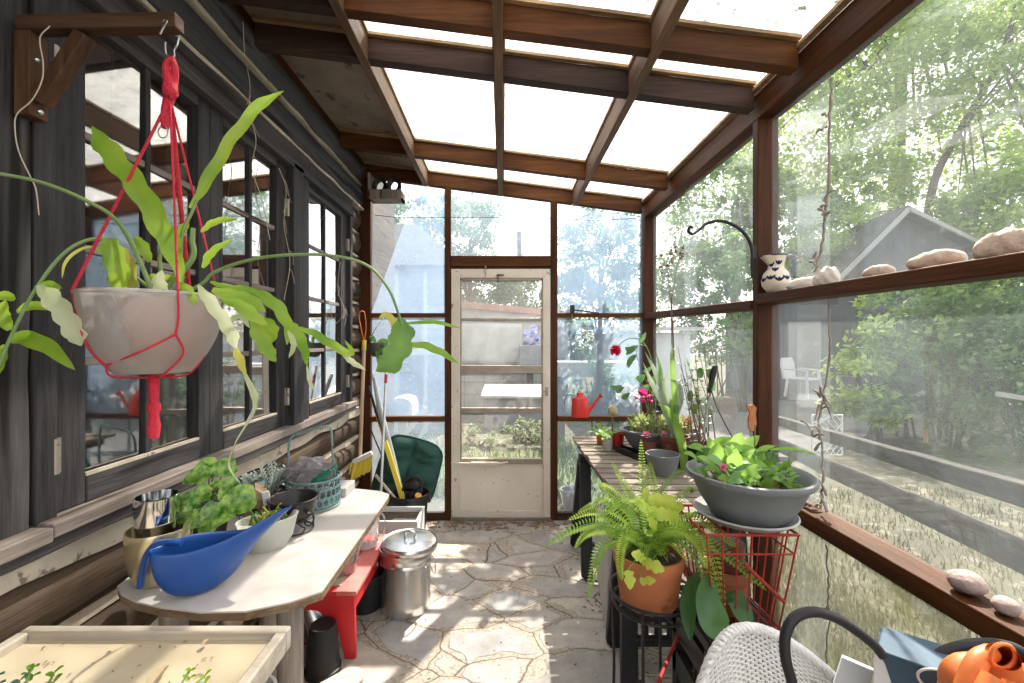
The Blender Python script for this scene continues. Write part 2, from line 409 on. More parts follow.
# ------------------------------------------------------------------ roof: "ceiling"
def zb(x): return 2.329 - .13 * (x - 1.04)       # underside of the rafters
ceil = struct('ceiling')
RAFT = [(3.33, .05, 'stain_x'), (2.81, .045, 'stain_x'), (1.845, .05, 'stain_dark'), (1.567, .05, 'stain_x'), (.72, .05, 'stain_x'), (-.25, .05, 'stain_x'), (-1.1, .05, 'stain_x')]
bays = [-1.06, -.585, -.018, .545, 1.07]
for (y, w, mt) in RAFT:
    for i in range(4):                                         # blocks between the long bars
        x0, x1 = bays[i] + .016, bays[i + 1] - .016
        m = MB(); p = []
        for x in (x0, x1):
            for yy in (y, y + w):
                for dz in (.004, .10): p.append((x, yy, zb(x) + dz))
        m.add(p, [(0, 1, 3, 2), (4, 6, 7, 5), (0, 4, 5, 1), (2, 3, 7, 6), (0, 2, 6, 4), (1, 5, 7, 3)])
        m.build('rafter', mt if not (i == 0 and mt == 'stain_x' and y < 1.6) else 'stain_dark', ceil, bevel=.003)
        b = MB(); b.bar((x0, y + w / 2 - .004, zb(x0) + .106), (x1, y + w / 2 - .004, zb(x1) + .106), w + .03, .012)
        b.build('glazing_batten', 'batten', ceil)
for x in bays[1:4]:
    m = MB().box(x - .018, x + .018, -1.2, 3.345, zb(x) - .008, zb(x) + .112)
    m.build('purlin', 'stain_grey', ceil, bevel=.003)
    for s in (-1, 1):
        MB().box(x + s * .02 - .007, x + s * .02 + .007, -1.2, 3.34, zb(x) + .098, zb(x) + .112).build('glazing_bead', 'batten', ceil)
# eave beam along the glass side, ledger along the logs
MB().box(1.07, 1.16, -1.2, 3.42, 2.295, 2.405).build('eave_beam', 'stain_y', ceil, bevel=.004)
MB().box(1.045, 1.10, -1.2, 3.42, 2.405, 2.418).build('eave_batten', 'batten', ceil)
led = MB(); led.bar((-1.075, -1.2, 2.68), (-1.075, 3.42, 2.655), .04, .12); led.build('ledger_beam', 'stain_y', ceil, bevel=.004)
def roof_panel(x0, x1, y0, y1, mat, nm):
    z0, z1 = zb(x0) + .115, zb(x1) + .115
    m = MB().add([(x0, y0, z0), (x1, y0, z1), (x1, y1, z1), (x0, y1, z0), (x0, y0, z0 + .005), (x1, y0, z1 + .005), (x1, y1, z1 + .005), (x0, y1, z0 + .005)],
                 [(3, 2, 1, 0), (4, 5, 6, 7), (0, 1, 5, 4), (1, 2, 6, 5), (2, 3, 7, 6), (3, 0, 4, 7)] if mat == 'plywood' else [(3, 2, 1, 0)])
    return m.build(nm, mat, ceil, smooth=False, fix=False)
ys = [-1.2, -.23, .745, 1.59, 2.83, 3.45]
for i in range(4):
    for j in range(5):
        if i == 0: roof_panel(bays[0] - .1, bays[1], ys[j], ys[j + 1], 'plywood', 'plywood_panel')
        else: roof_panel(bays[i], bays[i + 1] + (.12 if i == 3 else 0), ys[j], ys[j + 1], 'roof_sheet_dirty' if j < 3 else 'roof_sheet_grey' if j == 3 else 'roof_sheet', 'roof_sheet')

# ------------------------------------------------------------------ left wall: logs, boards, sill
wl = struct('wall_left')
def log(y0, y1, z, r, mat, x=-1.17, seed=0, end=False):
    m = MB(); n = 14; seg = 26 if y1 - y0 > 1 else 10; vs = []; fs = []
    for i in range(seg + 1):
        y = y0 + (y1 - y0) * i / seg
        for k in range(n):
            t = 2 * pi * k / n
            q = 1 + .07 * noise.noise(Vector((cos(t) * 1.5, y * 1.4 + seed, sin(t) * 1.5 + seed * 3)))
            e = 1.
            if end and i == seg: e = .86
            vs.append((x + cos(t) * r * q * e, y, z + sin(t) * r * q * e))
    for i in range(seg):
        for k in range(n): fs.append((i * n + k, i * n + (k + 1) % n, (i + 1) * n + (k + 1) % n, (i + 1) * n + k))
    fs.append(tuple(range(n))); fs.append(tuple(seg * n + k for k in range(n)))
    m.add(vs, fs); return m.build('log', mat, wl, angle=60)
def chink(y0, y1, z, h=.03, x=-1.085, seed=0, amp=1.):
    m = MB(); seg = max(6, int((y1 - y0) / .05)); vs = []; fs = []
    for i in range(seg + 1):
        y = y0 + (y1 - y0) * i / seg
        a = h * (.55 + .5 * amp * noise.noise(Vector((y * 3.1, seed, 1)))); b = h * (.55 + .5 * amp * noise.noise(Vector((y * 3.7, seed, 7))))
        dx = .012 * noise.noise(Vector((y * 5, seed, 3)))
        vs += [(x - .05, y, z - b), (x + dx, y, z - b * .7), (x + dx, y, z + a * .7), (x - .05, y, z + a)]
    for i in range(seg):
        o = i * 4
        for k in range(3): fs.append((o + k, o + k + 1, o + k + 5, o + k + 4))
    m.add(vs, fs); return m.build('chinking', 'chink', wl, fix=False)
for z in (2.443, 2.62, 2.79): log(-1.2, 3.40, z, .094, 'log_dark', -1.135, seed=z * 7)
chink(-1.2, 3.38, 2.532, .022, -1.062, 1); chink(-1.2, 3.38, 2.352, .018, -1.05, 2)
for i, z in enumerate((2.265, 2.088, 1.91, 1.733, 1.555, 1.378, 1.2, 1.022)):     # short logs past the last window
    log(3.05, 3.44, z, .088, 'log_brown', -1.155, seed=i * 3.3, end=True)
    chink(3.05, 3.41, z - .089, .024, -1.095, 5 + i)
for i, z in enumerate((.735, .557, .38, .205, .04)):
    log(-1.2, 3.40, z, .09, 'log_brown', -1.15, seed=i * 5.1)
    chink(-1.2, 3.38, z + .098 if i == 0 else z + .089, .062 if i == 0 else .04, -1.07 if i == 0 else -1.09, 20 + i)
MB().box(-1.24, -1.16, -1.2, 3.42, 0, .94).build('wall_core', 'chink', wl)
MB().box(-1.24, -1.16, 3.02, 3.42, .9, 2.3).build('wall_core', 'chink', wl)
MB().box(-1.24, -1.16, -1.2, 3.42, 2.3, 2.85).build('wall_core', 'log_dark', wl)
# boards beside the windows, head board and sill
yy = -1.2
for w in (.22, .24, .2, .23, .19, .23, .19, .2, .15, .14, .115, .09):
    if yy + w > 1.0: w = .995 - yy
    if w <= .02: break
    x = -1.07 + R.uniform(-.012, .012)
    MB().bar((x - .02, yy + w / 2, .93), (x - .02, yy + w / 2, 2.36), w - .012, .04, up=(1, 0, 0), seg=8, wob=.003).build('board', 'plank_grey', wl, bevel=.004)
    yy += w
MB().box(-1.11, -1.09, -1.2, 1.0, .9, 2.36).build('board_backing', 'house_dark', wl)
MB().box(-1.12, -1.045, 1.0, 3.06, 2.262, 2.335).build('head_board', 'frame_y', wl, bevel=.004)
MB().box(-1.12, -1.035, 1.0, 3.06, 2.225, 2.262).build('head_casing', 'frame_y', wl, bevel=.003)
MB().bar((-1.085, -1.2, .92), (-1.085, 1.0, .92), .13, .035, seg=4, wob=.003).build('sill', 'sill', wl, bevel=.004)
MB().bar((-1.085, 1.004, .925), (-1.085, 3.1, .925), .12, .035, seg=5, wob=.002).build('sill', 'sill', wl, bevel=.004)
MB().bar((-1.055, -1.2, .890), (-1.055, 3.1, .890), .04, .032, seg=8, wob=.002).build('sill_apron', 'sill_face', wl, bevel=.003)
MB().bar((-1.09, 1.022, .94), (-1.09, 1.022, 2.25), .05, .06, up=(1, 0, 0)).build('window_jamb', 'frame_z', wl, bevel=.003)
MB().box(-1.11, -1.035, 2.18, 2.29, .94, 2.25).build('mullion_post', 'frame_z', wl, bevel=.004)
MB().box(-1.12, -1.05, 2.29, 2.385, .94, 2.25).build('mullion_post', 'frame_z', wl, bevel=.004)
MB().box(-1.12, -1.05, 3.03, 3.075, .94, 2.27).build('window_jamb', 'frame_z', wl, bevel=.004)

def casement(num, y0, y1, gy0, gy1, z0=.945, z1=2.225, hinge='l', gz0=1.012, gz1=2.19, thick=.04, rows=4):
    """window_<n>: sash with two stiles, two rails, muntins, eight panes"""
    w = struct('window_%d' % num)
    x = -1.075
    fr = MB(); fr.box(x - thick, x, y0, gy0, z0, z1); fr.box(x - thick, x, gy1, y1, z0, z1); fr.build('sash_stile', 'frame_z', w, bevel=.003)
    fr = MB(); fr.box(x - thick, x + .003, gy0, gy1, z0, gz0); fr.box(x - thick, x, gy0, gy1, gz1, z1); fr.build('sash_rail', 'frame_y', w, bevel=.003)
    yc = (gy0 + gy1) / 2
    MB().box(x - .03, x - .008, yc - .010, yc + .010, gz0, gz1).build('muntin', 'frame_z', w, bevel=.002)
    for k in range(1, rows):
        z = gz0 + (gz1 - gz0) * k / rows
        for a, b in ((gy0, yc - .010), (yc + .010, gy1)): MB().box(x - .03, x - .010, a, b, z - .010, z + .010).build('muntin', 'sill', w, bevel=.002)
    MB().box(x - .012, x + .002, gy0, gy1, gz0, gz0 + .008).build('putty_bead', 'chink', w)
    for k in range(rows):
        za, zc = gz0 + (gz1 - gz0) * k / rows, gz0 + (gz1 - gz0) * (k + 1) / rows
        for a, b in ((gy0, yc), (yc, gy1)):
            t = R.uniform(-.002, .002); u = R.uniform(-.002, .002)
            MB().add([(x - .02 + t, a, za), (x - .02 - t, b, za), (x - .02 - t + u, b, zc), (x - .02 + t + u, a, zc)], [(0, 1, 2, 3)]).build('pane', 'window_glass', w, smooth=False, fix=False)
    hy = y0 - .004 if hinge == 'l' else y1 + .004
    for hz in (1.085, 2.02):
        h = MB(); h.tube([(x + .009, hy, hz - .042), (x + .009, hy, hz + .042)], .0095, 10); h.box(x - .002, x + .005, hy - .020, hy + .020, hz - .042, hz + .042)
        h.build('hinge', 'hinge_metal', w)
    return w
casement(1, 1.05, 1.612, 1.134, 1.554)
casement(2, 1.614, 2.178, 1.69, 2.09, hinge='r')
casement(3, 2.388, 3.028, 2.44, 2.92, hinge='r')

# the dark room behind the windows
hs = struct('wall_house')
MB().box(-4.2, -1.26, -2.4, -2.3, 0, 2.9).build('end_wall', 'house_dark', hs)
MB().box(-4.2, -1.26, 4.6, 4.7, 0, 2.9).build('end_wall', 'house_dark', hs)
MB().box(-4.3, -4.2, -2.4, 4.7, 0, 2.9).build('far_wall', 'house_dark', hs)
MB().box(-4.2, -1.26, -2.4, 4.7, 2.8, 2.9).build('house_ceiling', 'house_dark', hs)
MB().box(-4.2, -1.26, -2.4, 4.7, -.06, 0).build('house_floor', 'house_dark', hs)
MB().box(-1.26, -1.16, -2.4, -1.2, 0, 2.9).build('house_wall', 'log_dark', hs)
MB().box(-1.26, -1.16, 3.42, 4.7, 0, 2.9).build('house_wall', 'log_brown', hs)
pbr('lantern_red', (.55, .08, .05), .8, var=(.68, .16, .1)); pbr('lantern_orange', (.75, .28, .07), .8); 
for (c, r, mt, lb) in ((PX(112, 192, -1.75), .14, 'lantern_red', 'round red paper lantern hanging inside the house behind the nearest window'), (PX(166, 202, -1.6), .10, 'lantern_orange', 'small round orange paper lantern inside the house beside the red one')):
    t = thing('paper_lantern', c, lb, 'lantern', 'paper lanterns inside the house')
    pr = [(.03, -r)] + [(r * sin(pi * (k + .5) / 18) * (1 + .025 * (-1) ** k), -r * cos(pi * (k + .5) / 18)) for k in range(1, 17)] + [(.03, r)]
    local('shade', MB().lathe(pr, n=24), mt, t, angle=80)
    local('cord', MB().tube([(0, 0, r), (0, 0, 2.8 - c.z)], .004, 6), 'iron', t)

# ------------------------------------------------------------------ back wall
wb = struct('wall_back')
def bw(name, x0, x1, z0, z1, mat, y0=YB, y1=YB + .045, bev=.003): return MB().box(x0, x1, y0, y1, z0, z1).build(name, mat, wb, bevel=bev)
bw('post', -1.085, -1.0, 0, 2.595, 'stain_z', YB - .01, YB + .07)
bw('post', -.441, -.395, 0, zb(-.4) + .01, 'stain_z')
bw('post', .361, .413, 0, zb(.4) + .01, 'stain_z')
bw('post', 1.065, 1.155, 0, 2.30, 'stain_z', YB - .02, YB + .09)
bw('header', -.395, .361, 1.925, 2.005, 'stain_x', YB - .005)
bw('header_trim', -.395, .361, 1.908, 1.925, 'stain_dark', YB + .01)
for a, b in ((-1.0, -.441), (.413, 1.065)):
    bw('mid_rail', a, b, 1.540, 1.572, 'stain_x', YB + .004); bw('low_rail', a, b, .755, .79, 'stain_x', YB - .02); bw('bottom_plate', a, b, 0, .06, 'stain_dark')
def film(par, pts, mat, nm='pane', nx=1):
    a, b, c, d = [Vector(p) for p in pts]
    m = MB(); k = 10 if nx > 1 else 1
    vs = []; fs = []
    for j in range(k + 1):
        for i in range(k + 1):
            p = a.lerp(b, i / k).lerp(d.lerp(c, i / k), j / k)
            if k > 1:
                nrm = (b - a).cross(d - a).normalized()
                p = p + nrm * (.004 * noise.noise(p * 2.7))
            vs.append(p)
    for j in range(k):
        for i in range(k): fs.append((j * (k + 1) + i, j * (k + 1) + i + 1, (j + 1) * (k + 1) + i + 1, (j + 1) * (k + 1) + i))
    return m.add(vs, fs).build(nm, mat, par, smooth=k > 1, fix=False)
yp = YB + .03
for a, b in ((-1.0, -.441), (.413, 1.065)):
    film(wb, [(a, yp, 1.572), (b, yp, 1.572), (b, yp, zb(b) + .02), (a, yp, zb(a) + .02)], 'film_back' if a > 0 else 'film_clear', nx=2)
    if a < 0:
        film_pts = [P(x, y, yp - .006) for x, y in ((371, 314), (445, 314), (445, 189), (419, 183))]
        MB().add(film_pts, [(0, 1, 2, 3)]).build('film_lap', 'film_back', wb, smooth=False, fix=False)
    film(wb, [(a, yp, .79), (b, yp, .79), (b, yp, 1.54), (a, yp, 1.54)], 'film_back', nx=2)
    film(wb, [(a, yp, .06), (b, yp, .06), (b, yp, .755), (a, yp, .755)], 'film_top', nx=2)
film(wb, [(-.395, yp, 2.005), (.361, yp, 2.005), (.361, yp, zb(.361) + .02), (-.395, yp, zb(-.395) + .02)], 'film_top', nx=2)

# ------------------------------------------------------------------ storm door in the back wall
dr = struct('door_1')
DX = lambda px: (px - CX) / 132.1
DZ = lambda py: EYE - (py - CY) / 132.1
y0, y1 = YB - .005, YB + .035
x0, x1, xa, xb = DX(451.3), DX(550.3), DX(460), DX(543)
def dp(name, a, b, c, d, mat, ya=y0, yb=y1, bev=.003): return MB().box(a, b, ya, yb, c, d).build(name, mat, dr, bevel=bev)
dp('door_stile', x0, xa, .02, 1.905, 'door_paint'); dp('door_stile', xb, x1, .02, 1.905, 'door_paint')
dp('top_rail', xa, xb, DZ(278), 1.905, 'door_paint'); dp('bottom_rail', xa, xb, .02, DZ(510.5), 'door_paint')
dp('lock_rail', xa, xb, DZ(463.5), DZ(458.5), 'door_metal', y0 - .004)
dp('kick_panel', xa, xb, DZ(510.5), DZ(463.5), 'door_panel', y0 + .010, y0 + .02)
dp('pane_rail', xa, xb, DZ(321), DZ(318), 'door_metal', y0 + .008); dp('pane_rail', xa, xb, DZ(373.5), DZ(365.5), 'door_metal', y0); dp('pane_rail', xa, xb, DZ(413), DZ(408), 'door_metal', y0 + .002)
for s in (xa, xb - .012): dp('pane_bead', s, s + .012, DZ(458.5), DZ(278), 'door_metal', y0 + .006, y0 + .03, .001)
dp('top_bead', xa, xb, DZ(280.5), DZ(278), 'door_metal', y0 + .006, y0 + .03, .001)
for a, b in ((318, 280), (365.5, 321), (408, 373.5), (458.5, 413)):
    film(dr, [(xa, y0 + .025, DZ(a)), (xb, y0 + .025, DZ(a)), (xb, y0 + .025, DZ(b)), (xa, y0 + .025, DZ(b))], 'film_door')
dp('sweep', x0, x1, 0.0, .03, 'door_metal', y0 - .006, y0 + .02)
h = MB(); h.bar(P(451, 463, y0 - .03), P(472, 463.5, y0 - .03), .010, .010); h.bar(P(471, 463.5, y0 - .03), P(499, 463.5, y0 - .03), .022, .022); h.bar(P(499, 463.5, y0 - .03), P(508, 462, y0 - .02), .01, .012)
h.build('door_closer', 'door_paint', dr, bevel=.002)
h = MB(); h.box(DX(545), DX(548), y0 - .006, y0, DZ(396), DZ(387)); h.tube([P(546.5, 391, y0), P(546.5, 391, y0 - .03), P(542, 392, y0 - .035)], .0045, 8); h.build('door_handle', 'hinge_metal', dr)
h = MB(); h.bar(P(497, 275, y0 - .01), P(504, 275, y0 - .01), .012, .008); h.bar(P(498, 275, y0 - .012), P(498, 282, y0 - .012), .007, .008, up=(0, 1, 0)); h.build('transom_latch', 'iron', dr)
h = MB(); h.tube([P(485.5, 267, YB - .01), P(486, 280, YB - .02)], .003, 6); h.blob(P(485.5, 267, YB - .012), .008); h.build('hook_and_eye', 'hinge_metal', dr)

# ------------------------------------------------------------------ right wall
wr = struct('wall_right')
def rw(name, x0, x1, ya, yb, z0, z1, mat, bev=.004): return MB().box(x0, x1, ya, yb, z0, z1).build(name, mat, wr, bevel=bev)
rw('post', 1.072, 1.16, 1.85, 1.892, 0, 2.30, 'stain_z'); rw('post', 1.072, 1.16, .16, .25, 0, 2.30, 'stain_z'); rw('post', 1.072, 1.16, -1.2, -1.11, 0, 2.30, 'stain_z')
for a, b in ((-1.1, .16), (.25, 1.85), (1.892, 3.31)):
    m = MB().bar((1.115, a, 1.515), (1.115, b, 1.535 if b < 3 else 1.55), .10, .042); m.build('mid_rail', 'stain_y', wr, bevel=.004)
    rw('low_rail', 1.055, 1.15, a, b, .705, .762, 'stain_y')
    rw('bottom_plate', 1.07, 1.16, a, b, 0, .05, 'stain_dark')
xp = 1.13
for (a, b) in ((-1.1, .16), (.25, 1.85), (1.892, 3.31)):
    film(wr, [(xp, a, 1.55), (xp, b, 1.55), (xp, b, 2.295), (xp, a, 2.295)], 'film_side', nx=2)
    film(wr, [(xp, a, .76), (xp, b, .76), (xp, b, 1.51), (xp, a, 1.51)], 'film_side', nx=2)
    film(wr, [(xp, a, .05), (xp, b, .05), (xp, b, .706), (xp, a, .706)], 'film_low', nx=2)
# strips where two sheets of film lap over one another
for y in (1.515, 2.56):
    for (za, zc) in ((1.55, 2.295), (.76, 1.51), (.05, .706)):
        MB().add([(xp - .004, y, za), (xp - .004, y + .17, za), (xp - .004, y + .17, zc), (xp - .004, y, zc)], [(0, 1, 2, 3)]).build('film_lap', 'film_side', wr, smooth=False, fix=False)
# ------------------------------------------------------------------ the garden outside
leafmat('leaf_sun', (.17, .29, .045), (.38, .50, .12), .5, .45, 2.)
leafmat('leaf_mid', (.08, .17, .04), (.20, .31, .09), .45, .45, 2.)
leafmat('leaf_deep', (.04, .10, .03), (.11, .20, .065), .4, .45, 2.)
leafmat('leaf_blue', (.06, .14, .08), (.16, .28, .17), .4, .5, 2.)
leafmat('grass_blade', (.045, .052, .017), (.105, .10, .042), .4, .6, 4.)
leafmat('weed_leaf', (.12, .17, .06), (.26, .31, .13), .45, .5, 5.)
wood('bark', (.07, .055, .045), (.18, .15, .125), 'z', .85, 8, bump=1.)
wood('fence_wood', (.04, .037, .033), (.12, .11, .10), 'y', .85, 10, (.22, .205, .185), cracks=(.03, .025, .02), bump=1.)
pbr('ground_soil', (.05, .046, .028), .95, var=(.095, .092, .05), vs=1.6, spots=(.15, .135, .10), ss=9, sth=.56, bump=.8, bs=14)
pbr('path_gravel', (.085, .083, .078), .95, var=(.13, .126, .118), vs=4, spots=(.10, .095, .085), ss=60, bump=.6, bs=50)
pbr('shed_boards', (.05, .055, .06), .85, var=(.085, .09, .095), vs=8, stretch=(1, 1, .1), bump=.3)
pbr('shed_roof', (.05, .05, .052), .9, var=(.09, .088, .085), vs=6, bump=.4)
pbr('shed_trim', (.27, .265, .255), .7)
pbr('white_paint', (.58, .59, .60), .55, var=(.49, .50, .52), vs=3)
pbr('siding_blue', (.27, .33, .40), .7, var=(.34, .40, .46), vs=3)
pbr('siding_seam', (.14, .17, .21), .8)
pbr('block', (.36, .335, .31), .9, var=(.46, .43, .40), vs=3, spots=(.34, .26, .22), ss=7, bump=.3)
pbr('cap_rust', (.26, .12, .08), .85, var=(.40, .22, .16), vs=5)
pbr('cloth_white', (.50, .485, .455), .85, var=(.40, .39, .37), vs=5, bump=.2, bs=6)
pbr('box_grey', (.22, .225, .24), .7, var=(.30, .30, .31), vs=4)
pbr('pot_mauve', (.20, .16, .19), .6, var=(.27, .22, .25), vs=6)
leafmat('flower_blue', (.12, .16, .55), (.30, .36, .75), .3, .5, 9)
leafmat('petal_white', (.85, .82, .80), (.92, .88, .86), .4, .5, 9)

g = MB(); n = 40
vs = []; fs = []
for j in range(n + 1):
    for i in range(n + 1):
        x = -14 + 36 * i / n; y = -4 + 34 * j / n
        z = -.04 + .05 * noise.noise(Vector((x * .6, y * .6, 2))) + max(0, y - 9) * .02
        if -1.6 < x < 1.8 and y < 4: z = -.05
        if x < -1 and y < 5: z = -.1
        vs.append((x, y, z))
for j in range(n):
    for i in range(n): fs.append((j * (n + 1) + i, j * (n + 1) + i + 1, (j + 1) * (n + 1) + i + 1, (j + 1) * (n + 1) + i))
tag(g.add(vs, fs).build('ground', 'ground_soil'), kind='structure')
pth = MB(); pts = [(1.9, 5.3), (3.3, 5.1), (4.6, 5.7), (5.8, 6.9), (7.4, 9.4), (6.0, 10.2), (3.9, 8.2), (2.4, 6.2)]
pth.prism(pts, -.03, .015); tag(pth.build('garden_path', 'path_gravel'), kind='structure')

rg = random.Random(11)
def grass_patch(name, boxes, n, h, mat, label, wd=.006):
    m = MB()
    for i in range(n):
        x0, x1, y0_, y1_ = boxes[i % len(boxes)]
        x, y = rg.uniform(x0, x1), rg.uniform(y0_, y1_)
        hh = h * rg.uniform(.4, 1.2); a = rg.uniform(0, 2 * pi); b = rg.uniform(.1, .7) * hh
        d = Vector((cos(a), sin(a), 0)); s = Vector((-d.y, d.x, 0)) * wd
        p = Vector((x, y, -.05)); q = p + d * b * .35 + Vector((0, 0, hh * .6)); t = p + d * b + Vector((0, 0, hh))
        m.add([p - s, p + s, q + s * .8, q - s * .8, t], [(0, 1, 2, 3), (3, 2, 4)])
    return tag(m.build(name, mat, smooth=False, fix=False), label, 'grass', kind='stuff')
grass_patch('lawn_grass', [(1.25, 2.4, -.3, 3.6), (2.3, 4.2, .2, 4.2), (1.25, 1.9, .3, 3.2)], 15000, .06, 'grass_blade', 'short dry yellow-green grass between the porch and the rail fence', .004)
grass_patch('tall_grass', [(-1.2, 1.3, 4.0, 5.0), (.5, 1.8, 3.7, 5.6)], 5200, .22, 'weed_leaf', 'tall pale green weeds growing outside the door', .010)
grass_patch('side_grass', [(-3.2, -.6, 4.0, 7.2)], 2200, .14, 'grass_blade', 'short grass behind the back left pane')
def crown(name, parts, mats, label, cat='shrub', group=None, trunk=None, size=.1, seed=1, asp=.55):
    """a shrub or tree: one crown of leaves, its stem or trunk with limbs"""
    rr = random.Random(seed); base = Vector(trunk[0]) if trunk else Vector((parts[0][0][0], parts[0][0][1], -.04))
    t = thing(name, base, label, cat, group)
    m = MB()
    for (c, r, nn) in parts: foliage(m, c, r, nn, size, rr, asp=asp)
    m.build('foliage', mats, t, smooth=False, fix=False)
    s = MB()
    if trunk:
        pts, rad = trunk[:-1], trunk[-1]
        sp = spline(pts, 5); s.tube(sp, [rad * (1.15 - .75 * i / (len(sp) - 1)) for i in range(len(sp))], 8)
        s.build('trunk', 'bark', t)
        s = MB(); top = Vector(pts[-1])
        for (c, r, nn) in parts:
            for k in range(3):
                a = sp[rr.randrange(len(sp) // 2, len(sp))]; c2 = Vector(c) + Vector((rr.uniform(-1, 1) * r[0], rr.uniform(-1, 1) * r[1], rr.uniform(-.2, .8) * r[2])) * .7
                s.tube(spline([a, a.lerp(c2, .5) + Vector((0, 0, .15 * r[2])), c2], 4), [rad * .35, rad * .08], 6)
        s.build('limbs', 'bark', t)
    else:
        for (c, r, nn) in parts:
            for k in range(5):
                c2 = Vector(c) + Vector((rr.uniform(-1, 1) * r[0], rr.uniform(-1, 1) * r[1], rr.uniform(.1, .8) * r[2])) * .7
                s.tube(spline([Vector((c[0], c[1], base.z)) + Vector((rr.uniform(-.1, .1), rr.uniform(-.1, .1), 0)), Vector((c[0], c[1], base.z)).lerp(c2, .5), c2], 4), [.018, .005], 5)
        s.build('stems', 'bark', t)
    return t
# right side: shrubs before the grey shed, trees above it
crown('shrub', [(P(878, 372, 6.0), (.55, .5, .85), 2600), (P(905, 330, 6.4), (.6, .5, .8), 2200)], 'leaf_sun', 'bright green shrub in front of the grey gabled shed, left of the others', group='shrubs along the fence', seed=3, size=.11)
crown('shrub', [(P(960, 360, 5.6), (.75, .6, .95), 3800), (P(945, 310, 6.2), (.5, .5, .7), 1500)], 'leaf_mid', 'large mid green shrub in the middle of the bushes beyond the fence', group='shrubs along the fence', seed=4, size=.10)
crown('shrub', [(P(1022, 380, 5.0), (.7, .7, .9), 3600), (P(1060, 320, 5.2), (.8, .7, 1.0), 2600)], 'leaf_deep', 'dark green shrub at the right end of the bushes beyond the fence', group='shrubs along the fence', seed=5, size=.09)
crown('shrub', [(P(985, 318, 7.6), (.8, .7, .9), 2800), (P(1030, 290, 8), (1, .8, 1.), 2400)], 'leaf_sun', 'light green shrub standing behind the dark bushes beside the shed', group='shrubs along the fence', seed=6, size=.12)
crown('shade_tree', [(P(860, 40, 13), (2.4, 2.2, 2.2), 9500), (P(960, 130, 12.5), (2.0, 2.0, 1.8), 5000), (P(800, 150, 14), (2.0, 2.0, 2.0), 7500), (P(950, -30, 13), (2.6, 2.4, 2.2), 7500), (P(850, 190, 14), (1.7, 1.5, 1.1), 4500)], 'leaf_sun',
      'tall tree with a straight thick trunk behind the gabled shed', 'tree', 'garden trees', [P(897, 345, 14.6), P(896, 220, 14.6), P(899, 120, 14.6), P(905, 20, 14.6), P(915, -60, 14.6), .24], .17, 7)
crown('shade_tree', [(P(1010, 60, 11), (1.6, 1.6, 1.3), 4200), (P(1030, 210, 10), (1.3, 1.3, 1.2), 4800), (P(985, 205, 11), (.9, .9, .8), 2600), (P(1080, -20, 11), (2, 2, 2), 4500)], 'leaf_sun',
      'light-leaved tree at the far right with a thin slanting trunk', 'tree', 'garden trees', [P(922, 345, 12), P(930, 200, 12), P(960, 130, 11.6), P(1000, 60, 11.2), P(1020, -10, 11), .10], .16, 8)
crown('shade_tree', [(P(720, 215, 12), (1.3, 1.3, 1.9), 5200), (P(775, 225, 12.5), (1.2, 1.2, 1.5), 4600), (P(700, 275, 11), (1.0, 1, .8), 2600)], 'leaf_mid',
      'round green tree seen through the narrow side pane behind the hooked iron bracket', 'tree', 'garden trees', [P(735, 352, 12), P(735, 280, 12), P(738, 200, 12), .12], .15, 9)
crown('shade_tree', [(P(812, 262, 11.5), (1.0, 1.0, .75), 3600), (P(838, 235, 12), (.8, .8, .7), 2600)], 'leaf_sun', 'leafy green tree just left of the gabled shed roof', 'tree', 'garden trees', [P(825, 350, 12.3), P(822, 300, 12.3), P(822, 250, 12.3), .10], .14, 10)
# behind the back wall
crown('round_tree', [(P(600, 255, 4.4), (.42, .35, .45), 3600), (P(575, 290, 4.5), (.26, .25, .32), 1200), (P(626, 290, 4.4), (.30, .3, .35), 1500)], 'leaf_blue', 'round bluish-green tree behind the pane right of the door', 'tree', 'trees behind the back wall', [P(598, 482, 4.4), P(600, 350, 4.4), P(600, 270, 4.4), .035], .055, 12)
crown('round_tree', [(P(470, 235, 10), (.75, .8, .9), 2200), (P(440, 250, 10), (.7, .7, .8), 1200)], 'leaf_blue', 'hazy tree behind the small pane above the door', 'tree', 'trees behind the back wall', [P(470, 385, 10.4), P(470, 320, 10.4), P(470, 240, 10.4), .09], .12, 13)
crown('shrub', [(P(478, 290, 11.2), (.9, .6, .75), 3600), (P(525, 292, 11.2), (.9, .6, .75), 3600), (P(500, 280, 11.6), (.7, .5, .7), 1800)], 'leaf_deep', 'dark dense hedge growing over the top of the block wall behind the door', group='shrubs behind the back wall', seed=14, size=.11)
crown('shrub', [(P(598, 392, 5.2), (.36, .36, .34), 1600), (P(622, 400, 5.0), (.3, .3, .3), 1200)], 'leaf_blue', 'low bluish shrub under the white trough behind the back right pane', group='shrubs behind the back wall', seed=15, size=.06)
crown('shrub', [(P(742, 262, 9), (.55, .5, .6), 1400), (P(740, 330, 8.4), (.4, .4, .55), 1300)], 'leaf_mid', 'green bush beside the brown post seen through the narrow side pane', group='shrubs behind the back wall', seed=16, size=.10)
crown('shrub', [(P(412, 220, 8.4), (.5, .5, .5), 1300), (P(440, 215, 8.6), (.5, .5, .5), 1000)], 'leaf_blue', 'pale tree crown over the blue outbuilding at the back left', group='shrubs behind the back wall', seed=17, size=.09)
crown('shrub', [(P(598, 333, 9.8), (1.0, .6, .75), 3000), (P(560, 340, 10), (.8, .5, .7), 2000)], 'leaf_mid', 'tall green hedge behind the white trough, right of the door', group='shrubs behind the back wall', seed=21, size=.10)
crown('shrub', [(P(672, 305, 10.8), (1.0, .6, .9), 3000), (P(720, 330, 11), (1.1, .6, .8), 3000)], 'leaf_mid', 'green hedge behind the white outbuilding', group='shrubs behind the back wall', seed=22, size=.10)
